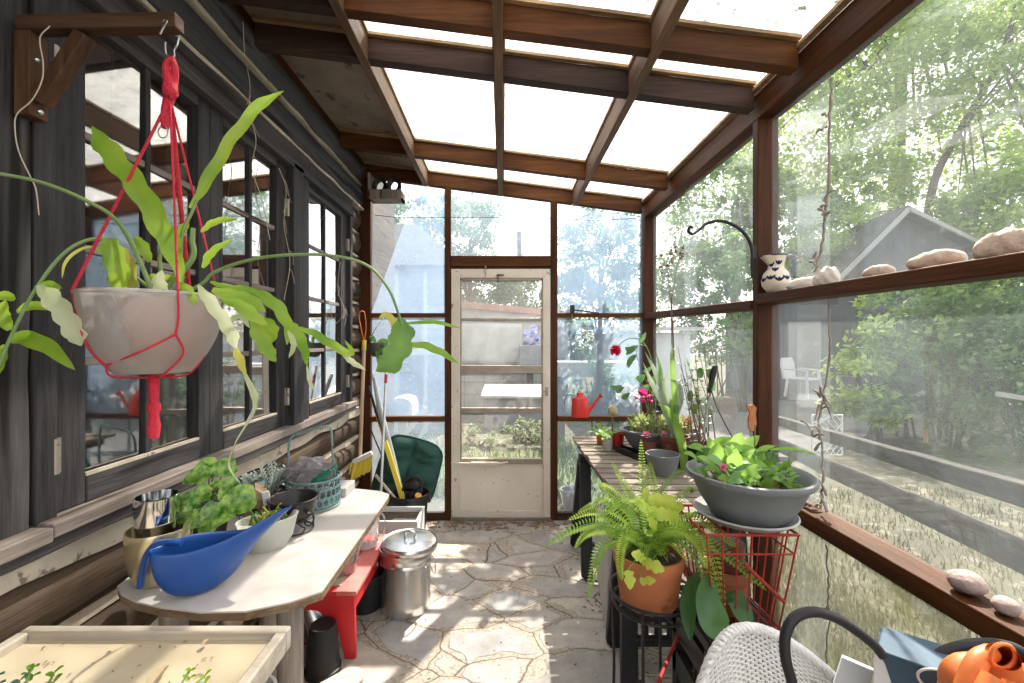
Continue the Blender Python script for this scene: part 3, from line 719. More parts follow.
crown('weed', [(P(528, 436, 6.0), (.34, .3, .26), 900)], 'weed_leaf', 'pale green weedy bush before the grey storage box, right side', group='weeds before the storage box', seed=18, size=.07, asp=.35)
crown('weed', [(P(478, 442, 5.8), (.3, .3, .22), 700)], 'weed_leaf', 'low weedy bush before the grey storage box, left side', group='weeds before the storage box', seed=19, size=.06, asp=.35)

# rail fence, sloping away
fe = thing('rail_fence', (2.3, 1.9, -.04), 'weathered two-rail timber fence running along the garden side', 'fence')
def fpt(y, z): return Vector((1.716 + .26 * y, y, z - .072 * (y - 1.86)))
for (z, h, s0) in ((.715, .10, 0), (.455, .13, 2)):
    MB().bar(fpt(-.6, z), fpt(2.6, z), .07, h, seg=8, wob=.006).build('rail', 'fence_wood', fe, bevel=.006)
    MB().bar(fpt(2.5, z - .004), fpt(5.6, z), .07, h * .95, seg=8, wob=.006).build('rail', 'fence_wood', fe, bevel=.006)
for y in (-.5, 5.5):
    p = fpt(y, .8); MB().box(p.x + .04, p.x + .14, y - .05, y + .05, -.08, p.z).build('post', 'fence_wood', fe, bevel=.006)
# grey gabled shed
Y0 = 10.2
def S(px, py, d=Y0): return P(px, py, d)
sh = thing('garden_shed', S(890, 400), 'dark grey gabled garden shed with pale verge boards beyond the shrubs', 'shed')
ap, le, re = S(896, 214), S(838, 272), S(972, 250)
bl, br_ = Vector((le.x, Y0, -.02)), Vector((re.x + .5, Y0, -.02)); re2 = Vector((re.x + .5, Y0, re.z - .25))
def depth(ps, dy): return [p + Vector((dy * .15, dy, 0)) for p in ps]
fr = [bl, br_, re2, ap, le]; bk = depth(fr, 3.2)
MB().add(fr + bk, [(0, 1, 2, 3, 4), (9, 8, 7, 6, 5), (0, 4, 9, 5), (1, 6, 7, 2), (0, 5, 6, 1)]).build('walls', 'shed_boards', sh, smooth=False)
for a, b, nm in ((le, ap, 'roof_slope'), (ap, re2, 'roof_slope')):
    u = (b - a).normalized(); a2 = a - u * .35 if a is le else a; b2 = b + u * .35 if b is re2 else b
    q = [a2, b2] ; q = [p + Vector((0, -.3, .02)) for p in q]; r_ = depth(q, 3.6)
    up = Vector((0, 0, .10))
    MB().add([q[0], q[1], r_[1], r_[0], q[0] + up, q[1] + up, r_[1] + up, r_[0] + up], [(0, 1, 2, 3), (7, 6, 5, 4), (0, 4, 5, 1), (1, 5, 6, 2), (2, 6, 7, 3), (3, 7, 4, 0)]).build(nm, 'shed_roof', sh, smooth=False)
    MB().bar(q[0] + Vector((0, -.03, 0)), q[1] + Vector((0, -.03, 0)), .05, .09).build('verge_board', 'shed_trim', sh)
MB().box(S(786, 0).x, S(818, 0).x, Y0 - .1, Y0 - .04, 0, S(0, 322).z).build('double_door', 'shed_trim', sh)
MB().box(S(778, 0).x, bl.x + .02, Y0 - .03, Y0 + 2.4, -.02, S(0, 305).z).build('lean_to', 'shed_boards', sh, smooth=False)
# white folding chair by the shed
ch = thing('garden_chair', P(803, 397, 9.3), 'white plastic garden chair in front of the dark shed wall', 'chair', rz=.5)
s = .92
local('seat', MB().box(-.26 * s, .26 * s, -.25 * s, .22 * s, .40 * s, .44 * s), 'white_paint', ch, bevel=.01)
m = MB(); bk_ = [(-.25 * s, .40 * s), (.25 * s, .40 * s), (.27 * s, .75 * s), (.2 * s, .9 * s), (-.2 * s, .9 * s), (-.27 * s, .75 * s)]
m.prism(bk_, -.02, .02, Matrix.Translation((0, .24 * s, 0)) @ Matrix.Rotation(radians(82), 4, 'X')); local('backrest', m, 'white_paint', ch, bevel=.008)
for sx in (-1, 1):
    local('armrest', MB().bar((sx * .28 * s, .25 * s, .64 * s), (sx * .28 * s, -.22 * s, .62 * s), .05, .03), 'white_paint', ch, bevel=.006)
    for y in (-.2, .2): local('leg', MB().bar((sx * .25 * s, y * s, .62 * s if y < 0 else .42 * s), (sx * .29 * s, y * 1.2 * s, 0), .045, .045, up=(0, 1, 0)), 'white_paint', ch, bevel=.005)
# white lattice by the fence
lt = thing('lattice_panel', P(826, 440, 5.0), 'small white lattice panel standing behind the rail fence', 'trellis')
a, b, c, d = P(812, 455, 5), P(842, 455, 5), P(842, 415, 5), P(812, 415, 5)
MB().tube([a, b, c, d], .012, 6, closed=True).build('frame', 'white_paint', lt)
m = MB()
for k in range(1, 5):
    t = k / 5
    m.tube([a.lerp(b, t), a.lerp(d, t)], .005, 4); m.tube([b.lerp(c, 1 - t), d.lerp(c, 1 - t)], .005, 4); m.tube([b.lerp(a, t), b.lerp(c, t)], .005, 4); m.tube([a.lerp(d, 1 - t), c.lerp(d, t)], .005, 4)
m.build('lattice', 'white_paint', lt)
pbr('stake_yellow', (.70, .42, .10), .7); pbr('terracotta_far', (.45, .30, .2), .8)
st = MB().tube([P(926, 443, 6), P(925.5, 410, 6)], .022, 8); tag(st.build('garden_stake', 'stake_yellow'), 'yellow wooden stake standing before the bushes beyond the fence', 'stake', 'stakes beyond the fence')
st = MB().tube([P(938, 445, 6), P(921, 385, 6.2)], .013, 8); tag(st.build('garden_stake', 'shed_trim'), 'pale thin pole leaning beside the yellow stake', 'stake', 'stakes beyond the fence')
st = MB().bar(P(866, 413, 6.4), P(912, 411, 6.6), .1, .12, seg=5, wob=.01); tag(st.build('timber_log', 'fence_wood', bevel=.01), 'brown timber log edging a bed under the bright shrub', 'log')
st = MB().bar(P(998, 394, 4.4), P(1040, 401, 4.4), .05, .05); st = tag(st.build('bamboo_pole', 'shed_trim'), 'pale horizontal pole lying in the dark shrub at the far right', 'pole')
rk = MB().blob(P(990, 445, 5.2), (.19, .16, .15), amp=.3, seed=4); tag(rk.build('garden_rock', 'path_gravel'), 'grey rock at the foot of the dark shrub', 'rock')

up_ = MB().tube([P(521, 320, 14), P(519, 232, 14)], [.09, .075], 8); tag(up_.build('utility_pole', 'bark'), 'dark utility pole standing far behind the small pane above the door', 'pole')
# ---- behind the door: block wall with a rusty cap, cloth, storage box, planter with blue flowers
bwl = thing('block_wall', P(500, 420, 9), 'pale concrete block wall with a sloping rusty cap behind the door', 'wall')
za, zc = P(455, 304, 9.1).z, P(560, 316, 9.1).z
wv = [(-1.35, 9.1, -.02), (1.35, 9.1, -.02), (1.35, 9.1, zc), (-1.35, 9.1, za)]
MB().add(wv + [(x, y + .2, z) for x, y, z in wv], [(0, 1, 2, 3), (7, 6, 5, 4), (0, 4, 5, 1), (1, 5, 6, 2), (2, 6, 7, 3), (3, 7, 4, 0)]).build('wall_body', 'block', bwl, smooth=False)
MB().bar((-1.4, 9.17, za + .03), (1.4, 9.17, zc + .03), .3, .13).build('coping', 'cap_rust', bwl)
m = MB()
for z in (.25, .5, .75, 1.0): m.box(-1.35, 1.35, 9.09, 9.1, z, z + .018)
for k in range(7): m.box(-1.2 + k * .4, -1.185 + k * .4, 9.09, 9.1, 0, 1.2)
m.build('mortar_joints', 'shed_trim', bwl, smooth=False)
m = MB(); vs = []; fs = []; a, b = P(461, 321, 8.95), P(522, 324, 8.95); h = .86
for j in range(9):
    for i in range(25):
        t = i / 24; p = a.lerp(b, t); z = p.z - h * j / 8
        vs.append((p.x, p.y + .03 * sin(t * 21 + j * .3) * (.3 + j / 8), z + (.03 * sin(t * 9) if j == 8 else 0)))
for j in range(8):
    for i in range(24): fs.append((j * 25 + i, j * 25 + i + 1, (j + 1) * 25 + i + 1, (j + 1) * 25 + i))
o = m.add(vs, fs).build('hanging_sheet', 'cloth_white', fix=False); so_ = o.modifiers.new('Solidify', 'SOLIDIFY'); so_.thickness = .006
tag(o, 'off-white cloth sheet hung on the block wall behind the door', 'cloth')
bx = thing('storage_box', P(515, 440, 7), 'grey garden storage box with a sloping white lid behind the door', 'box')
xa_, xb_ = P(484, 0, 7).x, P(552, 0, 7).x
MB().box(xa_, xb_, 7, 7.7, -.04, .47).build('box_body', 'box_grey', bx, bevel=.01)
m = MB(); m.add([(xa_ - .05, 6.95, .46), (xb_ + .05, 6.95, .44), (xb_ + .05, 7.75, .56), (xa_ - .02, 7.75, .56), (xa_ - .05, 6.95, .50), (xb_ + .05, 6.95, .48), (xb_ + .05, 7.75, .60), (xa_ - .02, 7.75, .60)], [(3, 2, 1, 0), (4, 5, 6, 7), (0, 1, 5, 4), (1, 2, 6, 5), (2, 3, 7, 6), (3, 0, 4, 7)])
m.build('lid', 'cloth_white', bx, bevel=.006)
pl = thing('planter_box', P(531, 420, 8.4), 'dark square planter of blue flowers on a post stand beside the hanging sheet', 'planter')
a = P(519.5, 365, 8.4); b = P(541.5, 345, 8.4)
MB().box(a.x, b.x, 8.4, 8.75, a.z, b.z).build('box_body', 'box_grey', pl, bevel=.006)
MB().box((a.x + b.x) / 2 - .06, (a.x + b.x) / 2 + .06, 8.5, 8.62, -.04, a.z).build('post', 'fence_wood', pl)
foliage(MB(), ((a.x + b.x) / 2 + .05, 8.57, b.z + .17), (.17, .14, .17), 380, .06, rg).build('flowers', 'flower_blue', pl, smooth=False, fix=False)
# white low shed and trough at the right of the door
ws = thing('white_outbuilding', (2.6, 7.4, 0), 'low white outbuilding with a shallow roof behind the back right corner', 'shed')
MB().box(1.85, 3.15, 7.4, 9.0, -.02, 1.5).build('walls', 'white_paint', ws, smooth=False)
m = MB(); m.bar((2.5, 7.2, 1.56), (2.5, 9.2, 1.62), 1.6, .06); m.build('roof', 'cloth_white', ws)
MB().box(2.1, 2.55, 7.38, 7.4, 0, 1.3).build('door', 'siding_blue', ws)
tr = thing('white_trough', P(600, 430, 5.6), 'long white planter trough on legs behind the back right pane', 'trough')
a, b = P(558, 377, 5.6), P(640, 362, 5.6)
MB().box(a.x, b.x, 5.6, 5.95, a.z, b.z).build('trough_body', 'white_paint', tr, bevel=.006)
for x in (a.x + .06, b.x - .06):
    for y in (5.64, 5.9): MB().box(x - .03, x + .03, y - .03, y + .03, -.06, a.z).build('leg', 'shed_trim', tr)
p = P(571, 517, 3.6); pt = thing('flower_pot', (p.x, p.y, -.05), 'mauve-grey plant pot standing outside right of the door', 'pot')
local('pot_body', MB().lathe([(.052, 0), (.062, .05), (.078, .17), (.085, .172), (.086, .20), (.078, .20), (.074, .16), (.0, .155)], n=24), 'pot_mauve', pt)
pe = foliage(MB(), P(636, 396, 3.9), (.13, .12, .15), 420, .05, rg, asp=.9); pp = P(636, 396, 3.9)
pn = thing('peony_bush', (pp.x, pp.y, -.05), 'white-flowering bush outside the back right pane behind the magenta flower', 'flower')
pe.build('blossom', 'petal_white', pn, smooth=False, fix=False); MB().tube([(pp.x, pp.y, -.05), pp], .012, 6).build('stem', 'bark', pn)
# blue outbuilding at the back left
ob = thing('blue_outbuilding', P(410, 410, 6.6), 'pale blue outbuilding with a white porch frame behind the back left pane', 'building')
a, b = P(300, 0, 6.6).x, P(448, 0, 6.6).x
m = MB(); m.box(a, b, 6.6, 8.2, -.05, 2.45); m.build('walls', 'siding_blue', ob, smooth=False)
m = MB()
for k in range(18): m.box(a - .005, b + .005, 6.585, 6.6, .1 + k * .13, .108 + k * .13)
m.build('siding_laps', 'siding_seam', ob, smooth=False)
m = MB(); z1_, z2_ = P(0, 205, 6.4).z, P(0, 170, 6.4).z
m.add([(a - .3, 6.3, 2.45), (b + .25, 6.3, 2.45), (b + .25, 8.4, 2.45), (a - .3, 8.4, 2.45), (a - .3, 7.3, 3.3), (b - .6, 7.3, 3.3)], [(0, 1, 5, 4), (1, 2, 5), (2, 3, 4, 5), (3, 0, 4), (3, 2, 1, 0)]); m.build('roof', 'shed_roof', ob, smooth=False)
wx0, wx1 = P(398, 0, 6.58).x, P(424, 0, 6.58).x
MB().box(wx0, wx1, 6.55, 6.6, P(0, 342, 6.58).z, P(0, 322, 6.58).z).build('window', 'box_grey', ob)
fr_ = MB(); 
for x in (wx0, wx1): fr_.box(x - .03, x + .03, 6.52, 6.6, P(0, 345, 6.58).z, P(0, 319, 6.58).z)
fr_.box(wx0, wx1, 6.52, 6.6, P(0, 322, 6.58).z, P(0, 318, 6.58).z); fr_.build('window_frame', 'white_paint', ob)
MB().box(P(393, 0, 6.5).x, P(399, 0, 6.5).x, 6.45, 6.55, 0, 2.4).build('porch_post', 'white_paint', ob)
MB().box(P(424, 0, 6.5).x, P(427, 0, 6.5).x, 6.45, 6.55, 0, 2.4).build('porch_post', 'white_paint', ob)
MB().bar(P(372, 355, 6.3), P(448, 350, 6.3), .06, .10).build('porch_rail', 'white_paint', ob)
# white hood-shaped mailbox on a post
mb_ = thing('mailbox', P(404, 450, 4.6), 'white rounded mailbox on a post outside the back left pane', 'mailbox')
q = P(404, 406, 4.6)
pr = [(-.12, -.09), (.12, -.09), (.12, .03), (.09, .085), (.03, .105), (-.03, .105), (-.09, .085), (-.12, .03)]
mbb = MB().prism(pr, -.16, .16, Matrix.Translation(q) @ Matrix.Rotation(radians(90), 4, 'X')).build('box_body', 'white_paint', mb_, bevel=.006)
MB().box(q.x - .09, q.x + .09, q.y - .166, q.y - .155, q.z - .08, q.z + .02).build('flap', 'siding_blue', mbb)
MB().box(q.x - .035, q.x + .035, q.y - .03, q.y + .03, -.08, q.z - .09).build('post', 'white_paint', mb_)
ps = MB(); ps.bar(P(403, 438, 4.4), P(425, 407, 4.4), .02, .05); ps.bar(P(418, 440, 4.4), P(432, 415, 4.4), .02, .04)
tag(ps.build('handrail', 'white_paint'), 'slanting white step rail outside the back left pane', 'handrail')
# ------------------------------------------------------------------ things along the log wall
def RC(pl, pr, Y):
    """x and radius of an upright round thing whose sides show at pixels pl and pr, its axis Y metres ahead"""
    a, b = math.atan((pl - CX) / F), math.atan((pr - CX) / F); m_, h_ = (a + b) / 2, abs(b - a) / 2
    return Y * math.tan(m_), Y / cos(m_) * sin(h_)
def SP(pts, sub=6): return spline(pts, sub)
def Q(l, d0, d1=None):
    """a run of pixels at distances going from d0 to d1"""
    n = len(l); d1 = d0 if d1 is None else d1
    return [P(p[0], p[1], d0 + (d1 - d0) * i / max(1, n - 1)) for i, p in enumerate(l)]

leafmat('cactus_leaf', (.15, .34, .012), (.38, .55, .045), .5, .35, 9, .5)
leafmat('cactus_pale', (.50, .58, .28), (.66, .70, .45), .45, .45, 14)
leafmat('cactus_yellow', (.60, .52, .08), (.50, .56, .12), .45, .45, 14)
leafmat('cactus_deep', (.08, .20, .015), (.16, .33, .04), .35, .3, 9, .5)
leafmat('leaf_green', (.055, .16, .03), (.12, .27, .06), .35, .35, 14, .5)
leafmat('leaf_bright', (.15, .33, .035), (.30, .50, .08), .45, .4, 12)
leafmat('pothos', (.022, .14, .010), (.30, .47, .09), .4, .3, 60, .5, (1, 1, 1))
leafmat('silver_leaf', (.34, .42, .38), (.52, .58, .52), .25, .7, 14)
leafmat('dry_stem', (.34, .27, .17), (.52, .43, .28), .1, .8, 14)
pbr('stem_green', (.11, .19, .06), .5, var=(.22, .30, .10), vs=8)
pbr('stem_brown', (.14, .085, .05), .7, var=(.24, .16, .10), vs=14)
pbr('soil', (.045, .032, .024), .95, var=(.11, .08, .055), vs=40, bump=1., bs=60)
wood('bracket_wood', (.045, .024, .014), (.12, .065, .038), 'x', .65, 16)
wood('bracket_brace', (.05, .025, .014), (.14, .072, .04), 'z', .65, 16)
pbr('red_cord', (.52, .015, .035), .75, var=(.66, .03, .06), vs=60, bump=.6, bs=300)
pbr('string_cream', (.50, .44, .34), .9)
pane('bowl_glass', haze=.42, tint=(.98, .93, .90), dirt=.03, dscale=26, gloss=3.4, bump=.6, bs=170., rough=.06)  # whitish haze mixed into the glass stands in for its bright glints
pbr('pot_brown', (.26, .115, .075), .7, var=(.36, .17, .115), vs=12)

# bracket
br = thing('plant_bracket', (-1.05, .965, 2.04), 'dark wooden bracket on the boards beside the nearest window, holding the hanging bowl', 'bracket')
MB().bar((-1.048, .958, 2.045), (-.713, .970, 2.060), .030, .032).build('arm', 'bracket_wood', br, bevel=.002)
MB().box(-1.052, -1.018, .945, .985, 1.848, 2.03).build('back_plate', 'bracket_brace', br, bevel=.002)
MB().bar((-1.01, .962, 1.880), (-.915, .965, 2.03), .028, .030, up=(0, 1, 0)).build('brace', 'bracket_brace', br, bevel=.002)
for (x, y) in ((37, 60), (40, 112)): MB().blob(P(x, y, .934), .006, 10, 6, 0).build('screw', 'steel_wire', br)
MB().tube(SP(Q([(163, 22), (165, 20), (167, 22), (163, 28), (160, 34)], .955)), .0022, 6).build('wire_pin', 'steel_wire', br)
s = MB().tube(SP(Q([(50, 26), (40, 38), (43, 62), (42, 80), (32, 100), (17, 114), (15, 130), (19, 152), (30, 176), (36, 190), (39, 215)], .93)), .0012, 6)
tag(s.build('loose_string', 'string_cream'), 'frayed cream string trailing down from the bracket', 'string', 'loose strings and vines on the log wall')
s = MB().tube(SP(Q([(180, 17), (190, 16), (198, 13), (203, 7), (199, 2)], .98, 1.2)), .0014, 5)
for pts, d0, d1, lb in (([(243, 22), (245, 55), (250, 85), (249, 110), (256, 140), (252, 168), (262, 200), (270, 240)], 1.75, 1.9, 'thin dry vine hanging before the middle window'),
                        ([(279, 168), (286, 190), (284, 225), (290, 262), (284, 300)], 2.05, 2.15, 'wispy dry vine beside the post between middle and far windows'),
                        ([(340, 262), (338, 290), (344, 312), (333, 330), (338, 345)], 2.9, 2.9, 'thin pale vine on the far window')):
    s = MB(); ps = SP([P(p[0], p[1], d0 + (d1 - d0) * i / len(pts)) for i, p in enumerate(pts)]); s.tube(ps, .0016, 5)
    for k in range(6):
        a = ps[R.randrange(3, len(ps) - 2)]; s.tube(SP([a, a + Vector((.01, R.uniform(-.03, .03), -.02)), a + Vector((.012, R.uniform(-.06, .06), -.07))], 4), .001, 4)
    tag(s.build('dry_vine', 'string_cream'), lb, 'vine', 'loose strings and vines on the log wall')

# hanging bowl
BX, BR = RC(73.5, 222, .97); BC = Vector((BX, .97, 0)); bowlr = lambda t: .54 + .46 * (1 - (1 - max(0, min(1, t))) ** 2.7); RIM = EYE + 44 * .97 / F; BOT = EYE - 32 * .97 / F + .002
def on_bowl(px, z, k=1.0):
    """front of the bowl's wall seen at a pixel column, at height z"""
    t = (z - BOT) / (RIM - BOT); r = k * (BR * bowlr(t) + .003)
    d = Vector(((px - CX) / F, 1, 0)); c = BC; a = d.dot(d); b = -2 * d.dot(c); cc = c.dot(c) - r * r
    q = b * b - 4 * a * cc; s_ = (-b - sqrt(max(0, q))) / (2 * a)
    p = d * s_; return Vector((p.x, p.y, z))
hg = thing('hanging_planter', (BX, .97, BOT), 'clear textured glass bowl slung in knotted red cord from the bracket', 'planter')
pr = []
for k in range(13):
    t = k / 12; pr.append((BR * bowlr(t), BOT + (RIM - BOT) * t))
prof = [(0.001, BOT), (BR * .50, BOT + .001)] + pr[0:] + [(BR * 1.02, RIM + .004)] + [(BR * .97, RIM + .003)]
MB().lathe([(r, z) for r, z in prof], (BX, .97, 0), 48, wob=.006).build('glass_bowl', 'bowl_glass', hg, angle=60)
MB().tube([Vector((BX + BR * cos(2 * pi * k / 40), .97 + BR * sin(2 * pi * k / 40), RIM + .002)) for k in range(40)], .004, 6, closed=True).build('rim', 'bowl_glass', hg)
ix = BX + .024
MB().lathe([(.0, BOT + .012), (.044, BOT + .012), (.062, BOT + .036), (.080, BOT + .085), (.092, RIM - .03), (.094, RIM - .02), (.094, RIM - .008), (.088, RIM - .008), (.09, RIM - .03), (.0, RIM - .028)], (ix, .988, 0), 32).build('inner_pot', 'pot_brown', hg)
MB().lathe([(.0, RIM - .024), (.089, RIM - .028)], (ix, .988, 0), 24).build('soil', 'soil', hg)
kn = P(168, 92, .97)
cords = []
hook = P(172, 58, .97)
m = MB().tube(SP(Q([(179, 37), (177, 45), (174, 50), (174, 56), (170, 58), (166, 54), (165, 44), (166, 42)], .97)), .0022, 6); m.build('s_hook', 'steel_wire', hg)
m = MB(); m.tube(SP([hook, P(167, 66, .97), P(168, 80, .965), P(170, 92, .97)]), [.007, .011], 8); m.tube(SP([hook, P(175, 68, .97), P(174, 82, .975), P(171, 94, .97)]), [.006, .009], 8)
m.blob(P(170, 91, .965), (.015, .014, .019), amp=.35, fr=4); m.build('knot', 'red_cord', hg)
m = MB().tube(SP([P(170, 95, .97), P(166, 112, .97), P(165, 128, .97)]), [.011, .008], 8); m.build('cord_tail', 'red_cord', hg)
m = MB().tube([P(163 + 5 * cos(t / 12 * 2 * pi), 132 + 6 * sin(t / 12 * 2 * pi), .965) for t in range(12)], .0012, 5, closed=True); m.build('wire_ring', 'steel_wire', hg)
rl = on_bowl(76, RIM); rl = Vector((BX - BR * .82, .97 - BR * .62, RIM + .004)); rf = on_bowl(178, RIM + .004); rr_ = Vector((BX + BR * .80, .97 + BR * .5, RIM + .006)); rb = Vector((BX - .01, .97 + BR, RIM + .004))
lowp = Vector((BX, .97, BOT - .012))
for tp, mid, rad in ((rl, [], .0030), (rf, [], .0024), (rr_, [], .0024), (rb, [], .0052)):
    MB().tube([P(170, 98, .97), tp], rad, 8).build('cord', 'red_cord', hg)
def net(a, pts): MB().tube(SP([a] + pts, 5), .0022, 7).build('net_cord', 'red_cord', hg)
j1 = on_bowl(106, EYE - 24 * .9 / F); j2 = on_bowl(176, EYE + 7 * .88 / F)
net(rl, [on_bowl(80, EYE + 14 * .88 / F, 1.01), on_bowl(92, EYE - 12 * .88 / F, 1.01), j1]); net(j1, [on_bowl(140, EYE - 11 * .86 / F, 1.02), j2]); net(rf, [on_bowl(178.5, EYE + 25 * .88 / F, 1.01), j2])
net(j2, [on_bowl(183, EYE - 14 * .88 / F, 1.02), Vector((BX + .05, .93, BOT - .004)), lowp]); net(j1, [Vector((BX - .03, .90, BOT - .004)), lowp]); net(rr_, [Vector((BX + BR * .85, .97 + BR * .3, RIM - .08)), Vector((BX + .06, 1.0, BOT - .003)), lowp]); net(rb, [Vector((BX, .97 + BR * .9, RIM - .08)), Vector((BX, 1.03, BOT - .003)), lowp])
tz = lambda py: EYE - (py - CY) * .97 / F
MB().tube([Vector((BX, .97, z)) for z in (BOT - .005, tz(390), tz(402), tz(405), tz(410), tz(414), tz(420), tz(425), tz(438))], [.010, .010, .009, .013, .013, .009, .010, .013, .010], 10).build('tassel', 'red_cord', hg)

# orchid cactus in the bowl
oc = thing('orchid_cactus', (ix, .985, RIM - .024), 'orchid cactus with flat scalloped leaves arching out of the hanging glass bowl', 'plant')
root = Vector((ix, .985, RIM - .02))
def ostem(l, d0, d1, r=.004, from_root=True):
    ps = Q(l, d0, d1)
    if from_root: ps = [root + Vector((R.uniform(-.04, .04), R.uniform(-.04, .04), 0))] + ps
    MB().tube(SP(ps, 7), [r, r * .7], 7).build('stem', 'stem_green', oc)
def oleaf(l, w, d0, d1=None, mat='cactus_leaf', sc=5, up=(.25, -1, .35), samp=.22, tw=0., fold=.22, wf=None):
    d1 = d0 if d1 is None else d1
    MB().ribbon(Q(l, d0, d1), .84 * w * (d0 + d1) / 2 / F, up, fold, scallop=sc, samp=samp * 1.3, twist=tw, wfun=wf).build('leaf', mat, oc, fix=False, angle=80)
strap = lambda t: min(1, 3.5 * t + .22) * min(1, 5 * (1 - t) + .05)
ostem([(140, 262), (118, 222), (85, 200), (40, 182), (-10, 172)], .95, .80, .0048)
ostem([(128, 270), (110, 243), (88, 240), (62, 255), (35, 290), (14, 330), (-4, 372)], .96, .80, .004)
ostem([(200, 285), (215, 272), (250, 260), (290, 255), (335, 256), (368, 266), (388, 288), (398, 312), (402, 326)], .98, 1.02, .0042)
ostem([(178, 270), (182, 235), (192, 212), (197, 200)], .98, .98, .0045)
ostem([(190, 262), (192, 240), (193, 228)], 1.0, 1.0, .008)
ostem([(160, 268), (165, 240), (178, 228)], 1.0, 1.02, .005)
oleaf([(182, 285), (175, 255), (160, 225), (140, 190), (120, 165), (103, 143), (92, 126)], 27, .95, .93, sc=6, wf=strap)
oleaf([(190, 208), (205, 185), (222, 155), (240, 128), (262, 104), (284, 91)], 15, .98, 1.0, mat='cactus_leaf', sc=4, up=(.6, -1, .3), wf=strap)
oleaf([(118, 298), (120, 275), (112, 250), (104, 238)], 26, .93, .9, sc=4, mat='cactus_leaf', wf=strap)
oleaf([(132, 296), (128, 268), (114, 244)], 20, .96, .95, sc=3, mat='cactus_yellow', wf=strap)
for l, w, d, mt in (([(201, 232), (216, 222), (238, 219)], 11, .99, 'cactus_leaf'), ([(203, 268), (212, 253), (232, 239)], 12, .99, 'cactus_leaf'), ([(172, 245), (182, 232), (189, 221)], 14, 1.0, 'cactus_leaf'), ([(150, 275), (162, 280), (176, 276)], 14, .97, 'cactus_leaf'), ([(150, 262), (143, 247), (134, 236)], 15, 1.02, 'cactus_leaf'), ([(168, 300), (160, 285), (162, 270)], 18, .93, 'cactus_pale'),
                    ([(196, 305), (188, 290), (176, 282)], 12, .92, 'cactus_leaf')):
    oleaf(l, w, d, sc=3, mat=mt)
# left hand shoots
for l, w, d, mt in (([(8, 340), (25, 338), (50, 348), (75, 370)], 20, .86, 'cactus_leaf'), ([(17, 312), (32, 306), (56, 309)], 13, .86, 'cactus_leaf'), ([(34, 288), (48, 285), (56, 290), (34, 292)], 12, .86, 'cactus_leaf'), ([(15, 300), (4, 296), (-14, 302)], 13, .84, 'cactus_leaf'), ([(10, 330), (3, 315), (6, 300)], 18, .84, 'cactus_leaf'), ([(6, 345), (0, 360), (-6, 380)], 18, .83, 'cactus_leaf'),
                    ([(96, 246), (80, 250), (66, 262), (62, 278)], 5, .92, 'cactus_yellow')):
    oleaf(l, w, d, sc=3, mat=mt, samp=.1)
oleaf([(38, 285), (52, 298), (66, 316), (76, 334), (81, 346)], 24, .84, .86, mat='cactus_pale', sc=5, wf=strap)
# right hand leaves
oleaf([(198, 285), (209, 300), (222, 318), (232, 335), (236, 350)], 16, .84, .88, mat='cactus_pale', sc=4, wf=strap)
oleaf([(235, 347), (240, 360), (246, 375)], 11, .88, mat='cactus_yellow', sc=2)
oleaf([(243, 370), (252, 388), (256, 405), (247, 425), (235, 445), (230, 465), (238, 482)], 11, .9, 1.1, mat='cactus_pale', sc=5, tw=1.6, wf=strap)
for l, w, d0, d1, mt in (([(212, 290), (232, 296), (252, 302), (266, 312)], 20, .96, 1.0, 'cactus_leaf'), ([(222, 300), (240, 306), (256, 318), (268, 325)], 17, .95, .97, 'cactus_leaf'), ([(240, 292), (262, 296), (278, 308), (288, 326), (287, 345)], 17, 1.02, 1.06, 'cactus_leaf'),
                         ([(255, 312), (258, 330), (268, 350), (276, 362)], 20, 1.0, 1.02, 'cactus_leaf'), ([(262, 318), (272, 330), (270, 345)], 18, 1.04, 1.04, 'cactus_leaf'), ([(285, 322), (295, 330), (304, 348), (307, 366)], 14, 1.06, 1.1, 'cactus_leaf'),
                         ([(298, 328), (315, 334), (332, 345), (352, 354), (345, 340)], 12, 1.08, 1.15, 'cactus_leaf'), ([(340, 350), (352, 362), (366, 370)], 8, 1.12, 1.14, 'cactus_pale'), ([(225, 325), (240, 316), (250, 328)], 9, .95, .96, 'cactus_pale'), ([(288, 330), (294, 345), (289, 358)], 8, 1.05, 1.05, 'cactus_pale'), ([(307, 366), (310, 382), (316, 392)], 5, 1.1, 1.1, 'cactus_pale'),
                         ([(210, 282), (230, 288), (250, 290), (275, 300)], 10, .98, 1.02, 'cactus_leaf')):
    oleaf(l, w, d0, d1, mt, sc=4, up=(.2, -1, .5))
# shoots at the end of the long arching stem
oleaf([(400, 318), (402, 332), (399, 348), (390, 362), (376, 371)], 32, 1.02, 1.0, mat='cactus_deep', sc=4, wf=strap, fold=.12)
oleaf([(401, 322), (396, 334), (400, 348)], 15, 1.03, 1.03, mat='cactus_deep', sc=2)
oleaf([(403, 324), (425, 322), (445, 324), (462, 329)], 6, 1.03, 1.05, mat='cactus_leaf', sc=2)
oleaf([(405, 344), (425, 346), (442, 353), (459, 364)], 11, 1.02, 1.02, mat='cactus_leaf', sc=3)
oleaf([(396, 336), (393, 322), (386, 315), (379, 318)], 9, 1.02, 1.0, mat='cactus_yellow', sc=1, samp=.05)

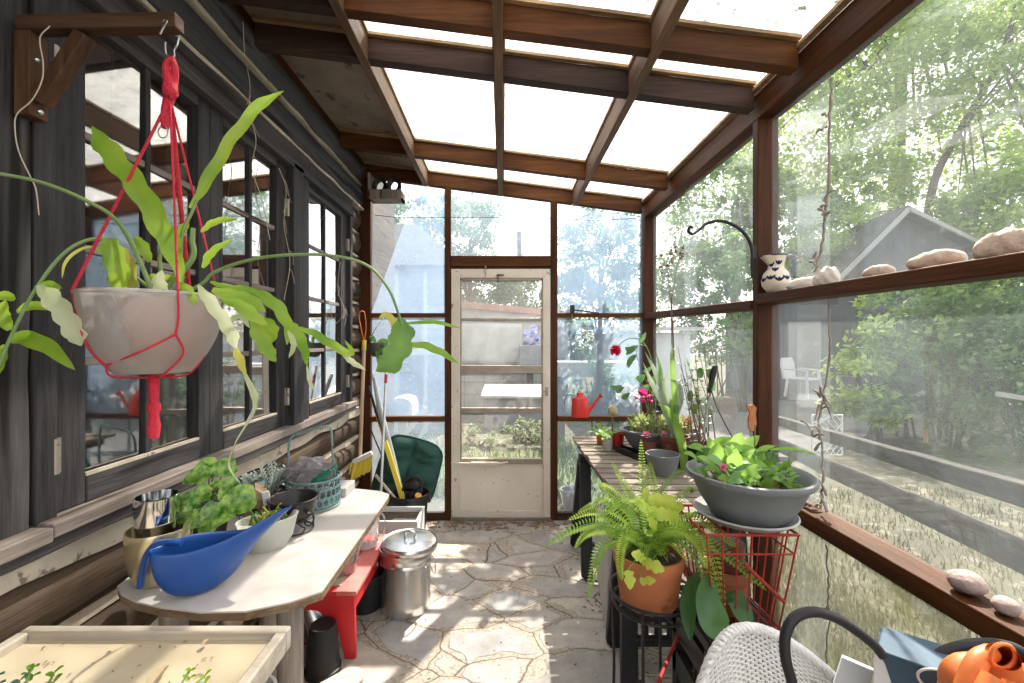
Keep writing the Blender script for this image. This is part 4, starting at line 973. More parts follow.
# ------------------------------------------------------------------ the table with the rounded end
pbr('laminate', (.54, .49, .445), .55, var=(.63, .585, .545), vs=3, spots=(.34, .28, .22), ss=70, sth=.7, bump=.05)
wood('ply_edge', (.20, .13, .08), (.40, .29, .19), 'x', .7, 24)
wood('old_wood_z', (.24, .20, .165), (.46, .40, .34), 'z', .75, 14, cracks=(.10, .08, .06))
TZ = .74
ol = [(117, 586), (121, 594), (135, 601), (160, 607), (200, 612), (245, 611), (289, 602), (322, 591), (388, 497.5), (389, 494), (380, 491), (366, 489.5), (348, 488)]
op = [PZ(x, y, TZ) for x, y in ol]; op = [(p.x, p.y) for p in op] + [(-.98, 1.87), (-.985, 1.17)]
tb = thing('side_table', (-.72, 1.45, 0), 'worn white-topped table with a curved plywood edge against the log wall', 'table')
MB().prism(op, TZ - .004, TZ).build('table_top', 'laminate', tb, smooth=False)
MB().prism([(x * .998, y) for x, y in op], TZ - .022, TZ - .004).build('plywood_edge', 'ply_edge', tb, smooth=False)
MB().box(-.92, -.54, 1.20, 1.23, .63, .718).build('apron', 'old_wood_z', tb, bevel=.003); MB().box(-.92, -.54, 1.70, 1.73, .63, .718).build('apron', 'old_wood_z', tb, bevel=.003)
MB().box(-.93, -.905, 1.2, 1.73, .63, .718).build('apron', 'old_wood_z', tb, bevel=.003)
for x, y in ((-.585, 1.21), (-.905, 1.21), (-.86, 1.62), (-.93, 1.74)):
    MB().lathe([(.024, 0), (.030, .1), (.033, .4), (.034, .55), (.034, .718)], (x, y, 0), 16).build('leg', 'old_wood_z', tb)

pbr('gold_glaze', (.60, .50, .30), .25, .75, var=(.70, .60, .40), vs=6)
pbr('silver_glaze', (.82, .82, .82), .08, 1.)
gx, gr = RC(123, 193.5, 1.15)
gp = thing('gold_pot', (gx, 1.15, TZ), 'shiny gold plant pot at the near wall end of the white-topped table', 'pot')
local('pot_body', MB().lathe([(.0, 0), (gr * .72, 0), (gr * .80, .012), (gr * .98, .07), (gr, .125), (gr * .98, .135), (gr * .94, .135), (gr * .92, .07), (gr * .7, .015), (0, .015)], n=40), 'gold_glaze', gp)
sx_, sr = RC(133.5, 181, 1.155)
sp_ = thing('silver_vase', (sx_, 1.152, TZ + .0165), 'mirror-silver glass vase standing inside the gold pot', 'vase')
local('vase_body', MB().lathe([(.0, 0), (sr * .6, 0), (sr * .72, .04), (sr * .95, .12), (sr, .17), (sr * .99, .198), (sr * .93, .2), (sr * .9, .17), (sr * .66, .04), (0, .012)], n=40), 'silver_glaze', sp_)

# blue watering can: an open scoop drawn out into a long spout
pbr('blue_plastic', (.010, .062, .25), .35, var=(.014, .075, .29), vs=5)
st_ = [(161, 556, 545, .03), (165, 568, 543, .055), (172, 580, 542, .085), (183, 592, 542, .105), (198, 594, 541.5, .115), (212, 592.5, 540.5, .112), (224, 581, 538, .098), (236, 565, 534.5, .078), (248, 549, 529, .055), (260, 536, 522, .036), (272, 524, 515.5, .024), (283, 513.5, 509.5, .017), (290, 508, 505.5, .014)]
A0 = Vector((0, 0, 0)); dW = 1.085
wc = thing('watering_can', PZ(198, 592, TZ), 'blue plastic watering can with a long open spout on the table edge', 'watering can')
m = MB(); n = 13; vs = []; fs = []
for i, (px, yb, yt, w_) in enumerate(st_):
    d_ = dW + .0009 * (px - 198); b = P(px, yb, d_); t = P(px, yt, d_)
    if i < 6 and b.z < TZ + .001: b.z = TZ + .001
    ax = Vector((.35, 1, 0)).normalized()
    for k in range(n):
        a = -1 + 2 * k / (n - 1)
        zz = abs(a) ** 2.6
        wd = min(1, 1.0 - .28 * (1 - abs(a)) * 0) * a
        vs.append(b.lerp(t, zz) + ax * (w_ * 1.2 / 2 * (sin(wd * pi / 2) if abs(wd) < 1 else wd)))
for i in range(len(st_) - 1):
    for k in range(n - 1): fs.append((i * n + k, i * n + k + 1, (i + 1) * n + k + 1, (i + 1) * n + k))
fs.append(tuple(range(n)))
o = m.add(vs, fs).build('can_body', 'blue_plastic', wc, angle=70); so2 = o.modifiers.new('Solidify', 'SOLIDIFY'); so2.thickness = .0035; so2.offset = 0
sb = o.modifiers.new('Subsurf', 'SUBSURF'); sb.levels = 1; sb.render_levels = 1
def hp(x, y): return P(x, y, dW - .02)
MB().tube(SP([hp(182, 543), hp(168, 542), hp(155, 545), hp(147, 555), hp(143, 570), hp(140.5, 587)], 6), [.009, .012, .013, .012, .010, .008][0:1] * 31, 10, flat=.8).build('handle', 'blue_plastic', wc)

# pothos behind the blue can
pbr('pot_dark', (.04, .036, .034), .6, var=(.07, .06, .055), vs=6)
heart = lambda t: (sin(pi * min(1, .12 + .88 * t)) ** .6) * (1.12 - .55 * t)
def potted(name, loc, label, cat, group, pot_mat, pot, soil=True, pname='pot'):
    t = thing(name, loc, label, cat, group)
    r0, r1, h = pot
    local(pname, MB().lathe([(0, 0), (r0, 0), (r1 * .97, h * .86), (r1 * 1.06, h * .87), (r1 * 1.06, h), (r1 * .95, h), (r1 * .93, h * .84), (0, h * .82)], n=28), pot_mat, t)
    if soil: local('soil', MB().lathe([(0, h * .86), (r1 * .93, h * .845)], n=20), 'soil', t)
    return t
b_ = PZ(214, 541, TZ); ph = potted('pothos', (b_.x - .03, b_.y + .02, TZ), 'green and cream variegated pothos behind the blue watering can', 'plant', None, 'pot_dark', (.045, .06, .10))
for k, (x, y, w_, ang, d_) in enumerate(((196, 478, 24, 1.1, 1.24), (205, 470, 26, .6, 1.28), (222, 470, 24, 1.9, 1.28), (186, 505, 26, 1.2, 1.2), (200, 497, 22, .4, 1.2), (213, 520, 32, -.5, 1.19), (196, 522, 25, .9, 1.18), (236, 503, 36, 1.25, 1.21), (228, 490, 22, .2, 1.24), (215, 488, 20, 2.2, 1.25), (182, 520, 18, 1.0, 1.2), (206, 533, 22, -.9, 1.17), (226, 522, 18, 2.2, 1.19))):
    c = P(x, y, d_); w_ *= .86; L_ = w_ * 1.2 * d_ / F; dr_ = Vector((cos(ang + 2.3), -.35, sin(ang + 2.3) * -.4 - .5)).normalized()
    st0 = Vector((b_.x - .03, b_.y + .02, TZ + .085)); s0 = c - dr_ * L_ * .5
    MB().tube(SP([st0, st0.lerp(s0, .5) + Vector((0, 0, .04)), s0], 5), .002, 5).build('stalk', 'stem_green', ph)
    MB().ribbon([s0, c + Vector((0, 0, .004)), c + dr_ * L_ * .5], w_ * d_ / F, (R.uniform(-.6, .6), -.9, R.uniform(-.1, .6)), .3, wfun=heart, sub=5).build('leaf', 'pothos', ph, fix=False, angle=80)

# white oval planter
pane('milky_plastic', haze=.86, tint=(.92, .93, .88), dirt=.1, dscale=8, gloss=1.)
op_ = PZ(268, 548, TZ)
ov = thing('oval_planter', (op_.x, op_.y, TZ), 'milky white oval planter of thin succulent stems beside the blue spout', 'planter', rz=.65)
local('planter_body', MB().lathe([(0, .002), (.045, .002), (.06, .03), (.071, .085), (.074, .092), (.069, .092), (.055, .03), (0, .012)], n=40, sx=1.15, sy=.72), 'white_paint' if False else 'milky_plastic', ov)
local('soil', MB().lathe([(0, .066), (.060, .060)], n=24, sx=1.15, sy=.70), 'soil', ov)
for k in range(34):
    a = R.uniform(0, 2 * pi); r_ = R.uniform(.01, .055); p = Vector((cos(a) * r_ * 1.1, sin(a) * r_ * .6, .062)); q = p + Vector((R.uniform(-.03, .035), R.uniform(-.03, .03), R.uniform(.02, .06)))
    local('stem', MB().tube(SP([p, p.lerp(q, .5) + Vector((0, 0, .012)), q], 4), [.0045, .0018], 6), 'leaf_green' if k % 3 else 'cactus_yellow', ov)

# small wooden house ornament with a white thermometer, teal pot, silver plant
wood('bird_wood', (.20, .12, .075), (.42, .29, .19), 'z', .8, 16)
bh = PZ(248, 528, TZ); hb = thing('wooden_birdhouse', (bh.x + .035, bh.y - .02, TZ), 'little rustic wooden bird house with twigs and a white thermometer, behind the oval planter', 'ornament', rz=.5)
local('house_body', MB().box(-.032, .032, -.03, .03, 0, .11), 'bird_wood', hb, bevel=.003)
local('roof', MB().prism([(-.045, .0), (.045, 0), (.0, .04)], -.04, .04, Matrix.Translation((0, 0, .108)) @ Matrix.Rotation(pi / 2, 4, 'X')), 'bird_wood', hb, bevel=.002)
local('hole', MB().lathe([(0, 0), (.012, 0), (.012, .004), (0, .004)], n=16, m=Matrix.Translation((0, -.029, .07)) @ Matrix.Rotation(pi / 2, 4, 'X')), 'iron', hb)
th = MB().bar((.046, -.032, .012), (.028, -.04, .135), .022, .007, up=(0, 1, 0)); tho = local('thermometer', th, 'white_paint', hb, bevel=.002); tho['label'] = 'white thermometer strip'
m = MB()
for k in range(9): m.bar((.039 - .0012 * k, -.0415, .03 + k * .01), (.047 - .0012 * k, -.0412, .0305 + k * .01), .0012, .002)
local('tick_marks', m, 'iron', tho)
for k in range(7):
    a = Vector((R.uniform(-.05, .05), -.035, R.uniform(.02, .06))); local('twig', MB().tube([a, a + Vector((R.uniform(-.03, .06), R.uniform(-.02, 0), R.uniform(.05, .09)))], .0022, 5), 'stem_brown', hb)
pbr('teal_glaze', (.02, .12, .10), .4, var=(.04, .18, .15), vs=8)
tp_ = PZ(252, 512, TZ); tp = potted('teal_pot', (tp_.x - .03, tp_.y, TZ), 'dark teal pot between the pothos and the silver-leaved plant', 'pot', None, 'teal_glaze', (.04, .058, .11), pname='pot_body')
for k in range(7):
    a = k * .9; p = Vector((cos(a) * .02, sin(a) * .02, .09)); local('leaf', MB().leaf(p, (cos(a), sin(a) - .3, .8), .085, .035, droop=.8, sub=3), 'silver_leaf', tp, fix=False)
dm_ = PZ(278, 508, TZ); dm = potted('silver_plant', (dm_.x - .03, dm_.y, TZ), 'silver-grey feathery-leaved plant in a pot behind the black pan', 'plant', None, 'pot_dark', (.04, .055, .07))
for k in range(26):
    a = R.uniform(0, 2 * pi); e = R.uniform(.5, 1.3); p = Vector((R.uniform(-.02, .02), R.uniform(-.02, .02), .06)); d_ = Vector((cos(a) * cos(e), sin(a) * cos(e), sin(e)))
    m = MB(); Ln = R.uniform(.08, .125); m.ribbon([p, p + d_ * Ln * .6, p + d_ * Ln + Vector((0, 0, -.012))], .008, sub=3)
    for j in range(3, 9):
        q = p + d_ * Ln * j / 9
        for s_ in (-1, 1):
            sd = Vector((-sin(a), cos(a), 0)) * s_; m.card(q, d_ * .7 + sd, Vector((0, 0, 1)), .024, .009)
    local('frond', m, 'silver_leaf', dm, fix=False)
# black pan on a wire stand with ring handles
px_, pr_ = RC(268.5, 318, 1.44)
bp_ = thing('black_pan', (px_, 1.44, TZ), 'black round pan with ring handles on a wire stand before the teal basket', 'pan')
pbr('black_enamel', (.018, .017, .017), .35, .3, var=(.05, .045, .04), vs=14)
local('pan_body', MB().lathe([(0, .045), (pr_ * .72, .045), (pr_ * .9, .075), (pr_, .105), (pr_ * 1.03, .106), (pr_ * 1.03, .110), (pr_ * .96, .110), (pr_ * .86, .078), (pr_ * .68, .052), (0, .052)], n=40), 'black_enamel', bp_)
local('rim', MB().tube([Vector((pr_ * 1.03 * cos(t * pi / 20), pr_ * 1.03 * sin(t * pi / 20), .108)) for t in range(40)], .0035, 6, closed=True), 'iron', bp_)
for r_, z_ in ((pr_ * .80, .044), (pr_ * .80, .006)): local('stand_ring', MB().tube([Vector((r_ * cos(t * pi / 20), r_ * sin(t * pi / 20), z_)) for t in range(40)], .003, 6, closed=True), 'iron', bp_)
for k in range(6):
    a = k * pi / 3 + .3; local('stand_scroll', MB().tube(SP([Vector((cos(a + w2) * pr_ * .82, sin(a + w2) * pr_ * .82, z_)) for w2, z_ in ((-.2, .044), (0, .03), (.2, .02), (0, .006))], 4), .0025, 6), 'iron', bp_)
for a in (-.55, 2.6):
    c = Vector((cos(a) * pr_ * 1.12, sin(a) * pr_ * 1.12, .052)); t_ = Vector((-sin(a), cos(a), 0))
    local('ring_handle', MB().tube([c + t_ * (.016 * cos(k * pi / 9)) + Vector((0, 0, .018 * sin(k * pi / 9))) for k in range(18)], .0028, 6, closed=True), 'iron', bp_)
    local('handle_lug', MB().bar((cos(a) * pr_ * .93, sin(a) * pr_ * .93, .076), (cos(a) * pr_ * 1.14, sin(a) * pr_ * 1.14, .07), .012, .006), 'iron', bp_)
# teal basket of pierced metal
pbr('teal_metal', (.14, .25, .25), .55, .3, var=(.22, .33, .33), vs=12, spots=(.16, .10, .07), ss=40)
bx_, br2 = RC(286.5, 340, 1.66)
bk_ = thing('metal_basket', (bx_, 1.66, TZ), 'teal pierced-metal basket with a tall hoop handle near the far end of the table', 'basket')
m = MB(); rows_, cols_ = 3, 26
for j in range(rows_):
    for i in range(cols_):
        a = 2 * pi * (i + .5 * (j % 2)) / cols_; z_ = .018 + j * .031; c = Vector((cos(a) * br2, sin(a) * br2, z_ + .012)); t_ = Vector((-sin(a), cos(a), 0))
        m.tube([c + t_ * (.0125 * cos(k * pi / 5)) + Vector((0, 0, .0155 * sin(k * pi / 5))) for k in range(10)], .0026, 5, closed=True)
local('pierced_wall', m, 'teal_metal', bk_)
for z_ in (.006, .108): local('hoop', MB().tube([Vector((br2 * cos(t * pi / 20), br2 * sin(t * pi / 20), z_)) for t in range(40)], .0042, 6, closed=True), 'teal_metal', bk_)
local('bottom', MB().lathe([(0, .004), (br2, .004), (br2, .008), (0, .008)], n=32), 'teal_metal', bk_)
hz = lambda py: EYE - (py - CY) * 1.66 / F - TZ
local('handle', MB().tube(SP([Vector((-br2 * .97, -.01, .1)), Vector((-br2 * .98, -.01, hz(455))), Vector((-br2 * .9, -.01, hz(438))), Vector((-br2 * .5, 0, hz(432))), Vector((.1 * br2, 0, hz(428))), Vector((br2 * .55, .005, hz(427))), Vector((br2 * .68, .01, hz(433))), Vector((br2 * .72, .01, hz(455))), Vector((br2 * .8, .02, .1))], 6), .0042, 7), 'teal_metal', bk_)
pane('poly_bag', haze=.5, tint=(.42, .40, .42), dirt=.35, dscale=14, gloss=2.2)
c = Vector((bx_ - .02, 1.67, TZ + .115)); o = MB().blob(c, (.085, .07, .055), 26, 16, .5, 3.2, 5).build('plastic_bag', 'poly_bag'); tag(o, 'crumpled grey plastic bag stuffed in the teal basket', 'bag')
pbr('glove_green', (.015, .13, .075), .6, var=(.03, .2, .12), vs=10)
gl = thing('garden_glove', (bx_ + .045, 1.62, TZ + .1), 'dark green garden glove hanging over the right rim of the teal basket', 'glove')
m = MB(); m.blob((0, 0, .018), (.04, .03, .016), amp=.2, seed=2, m=Matrix.Rotation(-.5, 3, 'Y')); local('palm', m, 'glove_green', gl)
for k in range(5): local('finger', MB().tube(SP([Vector((.01, -.022 + .011 * k, .02)), Vector((.035, -.026 + .013 * k, .045)), Vector((.055 - .004 * abs(k - 2), -.03 + .015 * k, .055))], 4), [.008, .006], 8), 'glove_green', gl)
# white block at the far end of the table
q0, q1 = P(338, 478, 1.84), P(354, 478, 1.84)
tag(MB().bar((-.955, 1.80, TZ + .018), (q1.x, 1.80, TZ + .018), .11, .034).build('foam_block', 'cloth_white', bevel=.003), 'flat white foam block on the far end of the white-topped table behind the teal basket', 'block')

# ------------------------------------------------------------------ cream tray table in the near corner
wood('cream_wood', (.47, .39, .27), (.62, .55, .41), 'x', .6, 5, bump=.15)
wood('cream_edge', (.52, .45, .34), (.66, .60, .50), 'x', .6, 5, bump=.15)
pbr('cream_top', (.46, .37, .235), .6, var=(.60, .52, .375), vs=3, spots=(.30, .20, .12), ss=55, sth=.7, stretch=(.5, 1, 1))
tt = thing('tray_table', (-.72, .6, 0), 'cream-painted tray-topped table with raised rim and scattered debris', 'table')
x0_, x1_, y0_t, y1_t, z_t = -1.0, -.447, .25, .93, .76
MB().box(x0_ + .02, x1_ - .02, y0_t, y1_t - .02, z_t - .03, z_t - .018).build('tray_floor', 'cream_top', tt)
MB().box(x0_, x1_, y1_t - .022, y1_t, z_t - .045, z_t).build('rim', 'cream_edge', tt, bevel=.004)
MB().box(x0_, x0_ + .022, y0_t, y1_t - .022, z_t - .045, z_t).build('rim', 'cream_edge', tt, bevel=.004)
MB().box(x1_ - .022, x1_, y0_t, y1_t - .022, z_t - .045, z_t).build('rim', 'cream_edge', tt, bevel=.004)
for x in (x0_ + .04, x1_ - .06):
    for y in (y0_t + .05, y1_t - .06): MB().box(x - .02, x + .02, y - .02, y + .02, 0, z_t - .045).build('leg', 'cream_wood', tt, bevel=.003)
m = MB()
for k in range(60):
    p = Vector((R.uniform(x0_ + .05, x1_ - .05), R.uniform(.62, .9), z_t - .0155)); a = R.uniform(0, 6.28); m.card(p, Vector((cos(a), sin(a), .1)), Vector((0, 0, 1)), R.uniform(.004, .014), .004)
tag(m.build('leaf_litter', 'stem_brown', smooth=False, fix=False), 'crumbs of dry leaf litter scattered on the cream tray table', 'leaf litter', kind='stuff')
for pxs, w_, lb in (([(148, 690), (158, 676), (168, 665)], 12, 'curled brown dead leaf lying on the cream tray'), ([(203, 645), (206, 642), (209, 639)], 5, 'small dark curled leaf near the back rim of the cream tray')):
    q = [PZ(x, y, z_t - .008) for x, y in pxs]; tag(MB().ribbon(q, w_ * .9 / F, (0, 0, 1), .7, sub=5).build('dead_leaf', 'dry_stem', fix=False), lb, 'leaf', 'dead leaves on the cream tray')
for (x, y, lb, n_) in ((40, 664, 'sprig of small bright leaves in a pot at the left front of the cream tray', 2), (196, 668, 'sprig of toothed green leaves in a pot at the front of the cream tray', 2), (5, 672, 'bluish-green sprig in a pot at the near left corner of the tray', 2)):
    tip = P(x, y, .72 if x == 196 else .58); t = potted('seedling', (tip.x - .015, tip.y - .035, z_t - .018), lb, 'plant', 'potted sprigs on the cream tray', 'pot_dark', (.022, .03, .05))
    b0 = Vector((0, 0, .04)); tl = tip - Vector((tip.x - .015, tip.y - .035, z_t - .018))
    for k in range(n_):
        tk = tl + Vector(((-.012, .008, .02)[k], .01 * k, -.014 * k - .006)); stm = local('stem', MB().tube(SP([b0, b0.lerp(tk, .5) + Vector((.005, -.01, .01)), tk], 5), .0016, 5), 'stem_green', t)
        for j in range(5):
            a = j * 2.2 + k; local('leaf', MB().leaf(tk + Vector((0, 0, -.004 * j)), (cos(a), sin(a) * .6, .55), .0125, .008, droop=.3), 'cactus_leaf' if 'bluish' not in lb else 'leaf_blue', stm, fix=False)

# ------------------------------------------------------------------ on the floor by the tables
pbr('white_plastic', (.74, .74, .72), .45, var=(.64, .63, .60), vs=5)
pbr('black_plastic', (.012, .012, .013), .5, var=(.028, .028, .03), vs=6, spec=.3)
pbr('galvanised', (.62, .61, .59), .24, 1., var=(.74, .73, .71), vs=7, bump=.06, bs=14)
pbr('red_paint', (.52, .018, .022), .45, var=(.62, .03, .03), vs=5, spots=(.30, .06, .05), ss=30, sth=.7)
pbr('red_paint_pale', (.55, .10, .09), .6, var=(.64, .22, .19), vs=9)  # paler red for the board along the right of the seat
x_, r_ = -.615, .062
bkt = thing('white_bucket', (x_, 1.06, 0), 'tall white plastic bin under the corner of the cream table', 'bucket')
local('bucket_body', MB().lathe([(0, 0), (.048, 0), (.060, .50), (.064, .502), (.064, .512), (.056, .512), (.046, .02), (0, .012)], n=32), 'white_plastic', bkt)
m = MB()
for k in range(6): m.tube(SP([Vector((R.uniform(-.02, .03), R.uniform(-.02, .02), .3)), Vector((R.uniform(-.02, .04), R.uniform(-.03, .02), .5)), Vector((R.uniform(-.01, .06), R.uniform(-.04, .02), R.uniform(.52, .62)))], 4), .002, 5)
local('dry_stalks', m, 'stem_brown', bkt)
x_, y_ = (323 - CX) * 1.815 / F, 1.815
o = thing('nursery_pot', (x_, y_, 0), 'upturned black nursery pot on the floor under the table', 'pot')
local('pot_body', MB().lathe([(.072, 0), (.072, .02), (.067, .022), (.054, .185), (.050, .192), (.03, .188), (.0, .188)], n=32), 'black_plastic', o)
tub = thing('metal_tub', (-.85, 2.02, 0), 'galvanised metal tub tipped behind the upturned black pot', 'tub')
mt_ = Matrix.Translation((0, 0, .115)) @ Matrix.Scale(.85, 4) @ Matrix.Rotation(radians(-22), 4, 'Y')
local('tub_body', MB().lathe([(0, .14), (.09, .14), (.10, .13), (.115, .06), (.128, -.07), (.132, -.075), (.132, -.082), (.124, -.08), (.11, .05), (0, .12)], n=36, m=mt_), 'galvanised', tub)
local('tub_rim', MB().tube([mt_ @ Vector((.131 * cos(t * pi / 20), .131 * sin(t * pi / 20), -.078)) for t in range(40)], .005, 6, closed=True), 'galvanised', tub)
local('bail_handle', MB().tube(SP([mt_ @ Vector((.132, 0, -.06)), mt_ @ Vector((.12, .10, .08)), mt_ @ Vector((0, .13, .15)), mt_ @ Vector((-.12, .1, .08)), mt_ @ Vector((-.132, 0, -.06))], 5), .003, 6), 'galvanised', tub)
wood('pale_plank', (.50, .43, .34), (.70, .63, .53), 'x', .7, 10)
pk = MB(); L_ = .42; pts = [(-L_, -.05), (0, -.05)] + [(.05 * cos(a), .05 * sin(a)) for a in [(-pi / 2) + k * pi / 10 for k in range(1, 10)]] + [(0, .05), (-L_, .05)]
e = P(350, 676, 1.68); pk.prism(pts, -.04, .04, Matrix.Translation((e.x, e.y, .0405)) @ Matrix.Rotation(.78, 4, 'Z'))
tag(pk.build('plank', 'pale_plank', bevel=.004), 'pale plank with a rounded end lying on the floor before the red stool', 'plank')
# red stool with an arched apron
rs = thing('red_stool', (-.86, 2.13, 0), 'low red-painted bench with an arched end, half under the table', 'stool')
H = .30; xa2, xb2, ya2, yb2 = -1.03, -.63, 1.88, 2.40
MB().box(xa2, xb2 - .075, ya2 - .02, yb2, H - .018, H).build('seat', 'red_paint', rs, bevel=.003)
MB().box(xb2 - .075, xb2 + .012, ya2 - .025, yb2 + .01, H - .016, H + .004).build('seat_board', 'red_paint_pale', rs, bevel=.003)
for y in (ya2, yb2 - .06):
    pts = [(xa2, 0), (xa2 + .045, 0), (xa2 + .06, .06)] + [((xa2 + xb2) / 2 + cos(a) * .135, .06 + sin(a) * .15) for a in [pi - k * pi / 12 for k in range(1, 12)]] + [(xb2 - .06, .06), (xb2 - .045, 0), (xb2, 0), (xb2 - .006, H - .018), (xa2 + .006, H - .018)]
    MB().prism([(x, z) for x, z in pts], -.02, 0, Matrix.Translation((0, y, 0)) @ Matrix.Rotation(pi / 2, 4, 'X')).build('arched_end', 'red_paint', rs, bevel=.002)
MB().box(xb2 - .022, xb2 - .004, ya2 + .02, yb2 - .06, H - .09, H - .017).build('side_rail', 'red_paint', rs, bevel=.002)
MB().box(xa2 + .004, xa2 + .022, ya2 + .02, yb2 - .06, H - .09, H - .017).build('side_rail', 'red_paint', rs, bevel=.002)
tag(MB().box(-.92, -.70, 1.90, 2.16, H + .0005, H + .005).build('cardboard_sheet', 'cream_top'), 'sheet of cardboard lying on the red bench', 'cardboard')
pane('clear_plastic', haze=.16, tint=(.85, .86, .86), dirt=.25, dscale=9, gloss=3.)
x_, r_ = RC(319, 361, 2.02); t = potted('clay_pot', (x_, 2.03, H + .0055), 'brown clay pot in crinkled clear plastic on the red bench', 'pot', None, 'pot_brown', (.06, .085, .15), pname='pot_body')
local('plastic_wrap', MB().lathe([(.068, .002), (.088, .08), (.10, .16), (.108, .2), (.10, .22)], n=26, wob=.07), 'clear_plastic', t)
t = thing('plastic_jug', (-.705, 2.27, H + .005), 'clear plastic jug at the back of the red bench', 'jug')
local('jug_body', MB().lathe([(0, .002), (.058, .002), (.066, .02), (.066, .17), (.062, .175), (.066, .18), (.062, .2)], n=28), 'clear_plastic', t)
local('handle', MB().tube(SP([Vector((.064, 0, .17)), Vector((.095, -.01, .15)), Vector((.095, -.01, .07)), Vector((.064, 0, .05))], 5), .006, 6), 'clear_plastic', t)
o = thing('black_pot', (-.705, 2.26, 0), 'black round pot pushed under the red bench', 'pot')
local('pot_body', MB().lathe([(0, 0), (.08, 0), (.105, .17), (.11, .172), (.11, .185), (.1, .185), (.075, .015), (0, .012)], n=30), 'black_plastic', o)
# galvanised bin
cx_, cr_ = RC(379, 431.5, 2.26); lx_, lr_ = RC(381.5, 437.5, 2.26)
cn = thing('galvanised_bin', (cx_, 2.26, 0), 'round galvanised metal bin with a lid on the stone floor', 'bin')
h_ = .315
local('bin_body', MB().lathe([(0, .004), (cr_ * .95, .004), (cr_ * .955, .03), (cr_ * .975, .045), (cr_ * .955, .055), (cr_ * .975, h_ * .76), (cr_ * 1.02, h_ * .79), (cr_ * .985, h_ * .82), (cr_ * 1.02, h_ * .88), (cr_ * .99, h_ * .92), (cr_, h_), (cr_ * .96, h_), (cr_ * .94, .02), (0, .012)], n=56), 'galvanised', cn)
ml = Matrix.Translation((lx_ - cx_, 0, h_ - .008)) @ Matrix.Rotation(radians(2), 4, 'Y')
lid_ = local('lid', MB().lathe([(lr_ * .985, 0), (lr_, .003), (lr_, .028), (lr_ * .97, .034), (lr_ * .93, .030), (lr_ * .8, .033), (lr_ * .4, .038), (0, .040)], n=56, m=ml), 'galvanised', cn)
local('lid_handle', MB().tube(SP([ml @ Vector((-.022, 0, .036)), ml @ Vector((-.026, 0, .066)), ml @ Vector((0, 0, .078)), ml @ Vector((.026, 0, .066)), ml @ Vector((.022, 0, .036))], 5), .009, 8, flat=.7), 'galvanised', lid_)
for k in (-1, 1):
    c = Vector((k * cr_ * 1.02, -.02, h_ * .72)); local('side_handle', MB().tube(SP([c + Vector((0, -.04, .02)), c + Vector((k * .015, -.04, -.02)), c + Vector((k * .02, 0, -.045)), c + Vector((k * .015, .04, -.02)), c + Vector((0, .04, .02))], 5), .003, 6), 'galvanised', cn)
    local('handle_bracket', MB().bar(c + Vector((-k * .008, -.045, .02)), c + Vector((-k * .008, .045, .02)), .01, .02), 'galvanised', cn)
# white window box with soil
wx = thing('window_box', (-.66, 2.66, 0), 'white plastic trough of dry soil behind the galvanised bin', 'planter')
a, b = -.80, (419 - CX) * 2.6 / F; hh = .315
m = MB(); m.box(a, b, 2.55, 2.565, .16, hh); m.box(a, b, 2.77, 2.785, .16, hh); m.box(a, a + .012, 2.56, 2.78, .16, hh); m.box(b - .012, b, 2.56, 2.78, .16, hh); m.box(a, b, 2.55, 2.785, .16, .175)
m.build('box_body', 'white_plastic', wx, bevel=.002); MB().box(a + .012, b - .012, 2.565, 2.77, .175, hh - .03).build('soil', 'soil', wx)
for x in (a + .03, b - .03): MB().box(x - .015, x + .015, 2.58, 2.76, 0, .16).build('leg', 'old_wood_z', wx)
# black bucket with garden tools
kx, kr = RC(390.5, 429, 2.98)
kb = thing('black_bucket', (kx, 2.98, 0), 'black bucket of garden odds and ends before the green cushion', 'bucket')
local('bucket_body', MB().lathe([(0, 0), (kr * .76, 0), (kr * .97, .31), (kr * 1.02, .315), (kr * 1.02, .335), (kr * .97, .335), (kr * .94, .30), (kr * .73, .02), (0, .015)], n=40), 'black_plastic', kb)
local('ear', MB().box(kr * .98, kr * 1.1, -.02, .02, .27, .32), 'black_plastic', kb, bevel=.004)
pu = thing('spray_pump', (kx + .01, 2.95, .2), 'black sprayer pump head with an orange fitting sticking out of the black bucket', 'sprayer')
local('pump_body', MB().tube(SP([Vector((-.01, 0, -.06)), Vector((0, 0, .08)), Vector((.005, -.01, .17))], 4), [.045, .038], 12), 'black_plastic', pu)
local('pump_head', MB().blob((.02, -.01, .20), (.055, .04, .035), amp=.15), 'black_plastic', pu)
local('pump_handle', MB().tube(SP([Vector((-.05, 0, .16)), Vector((-.02, -.01, .23)), Vector((.04, -.01, .255)), Vector((.075, -.01, .22)), Vector((.07, -.01, .15))], 5), .012, 8), 'black_plastic', pu)
pbr('orange_plastic', (.75, .34, .06), .45); local('fitting', MB().lathe([(0, 0), (.018, 0), (.024, .02), (.018, .04), (0, .04)], n=16, m=Matrix.Translation((.06, -.03, .12)) @ Matrix.Rotation(.8, 4, 'X')), 'orange_plastic', pu)
pbr('yellow_tape', (.75, .60, .05), .5, var=(.85, .68, .10), vs=8); pbr('grey_tube', (.30, .33, .32), .5, var=(.42, .45, .44), vs=6); pbr('alu_pole', (.62, .63, .64), .4, .6); pbr('tan_handle', (.48, .34, .22), .6, var=(.58, .43, .29), vs=5); pbr('pole_red', (.45, .03, .03), .5)
def inb(x, y, d_): return P(x, y, d_)
o = thing('yellow_level', P(401, 492, 2.97), 'long yellow and black stake slanting out of the black bucket', 'stake')
MB().bar(P(385, 441, 3.05), P(404, 503, 2.93), .034, .012, up=(0, 1, 0)).build('yellow_strip', 'yellow_tape', o, bevel=.002)
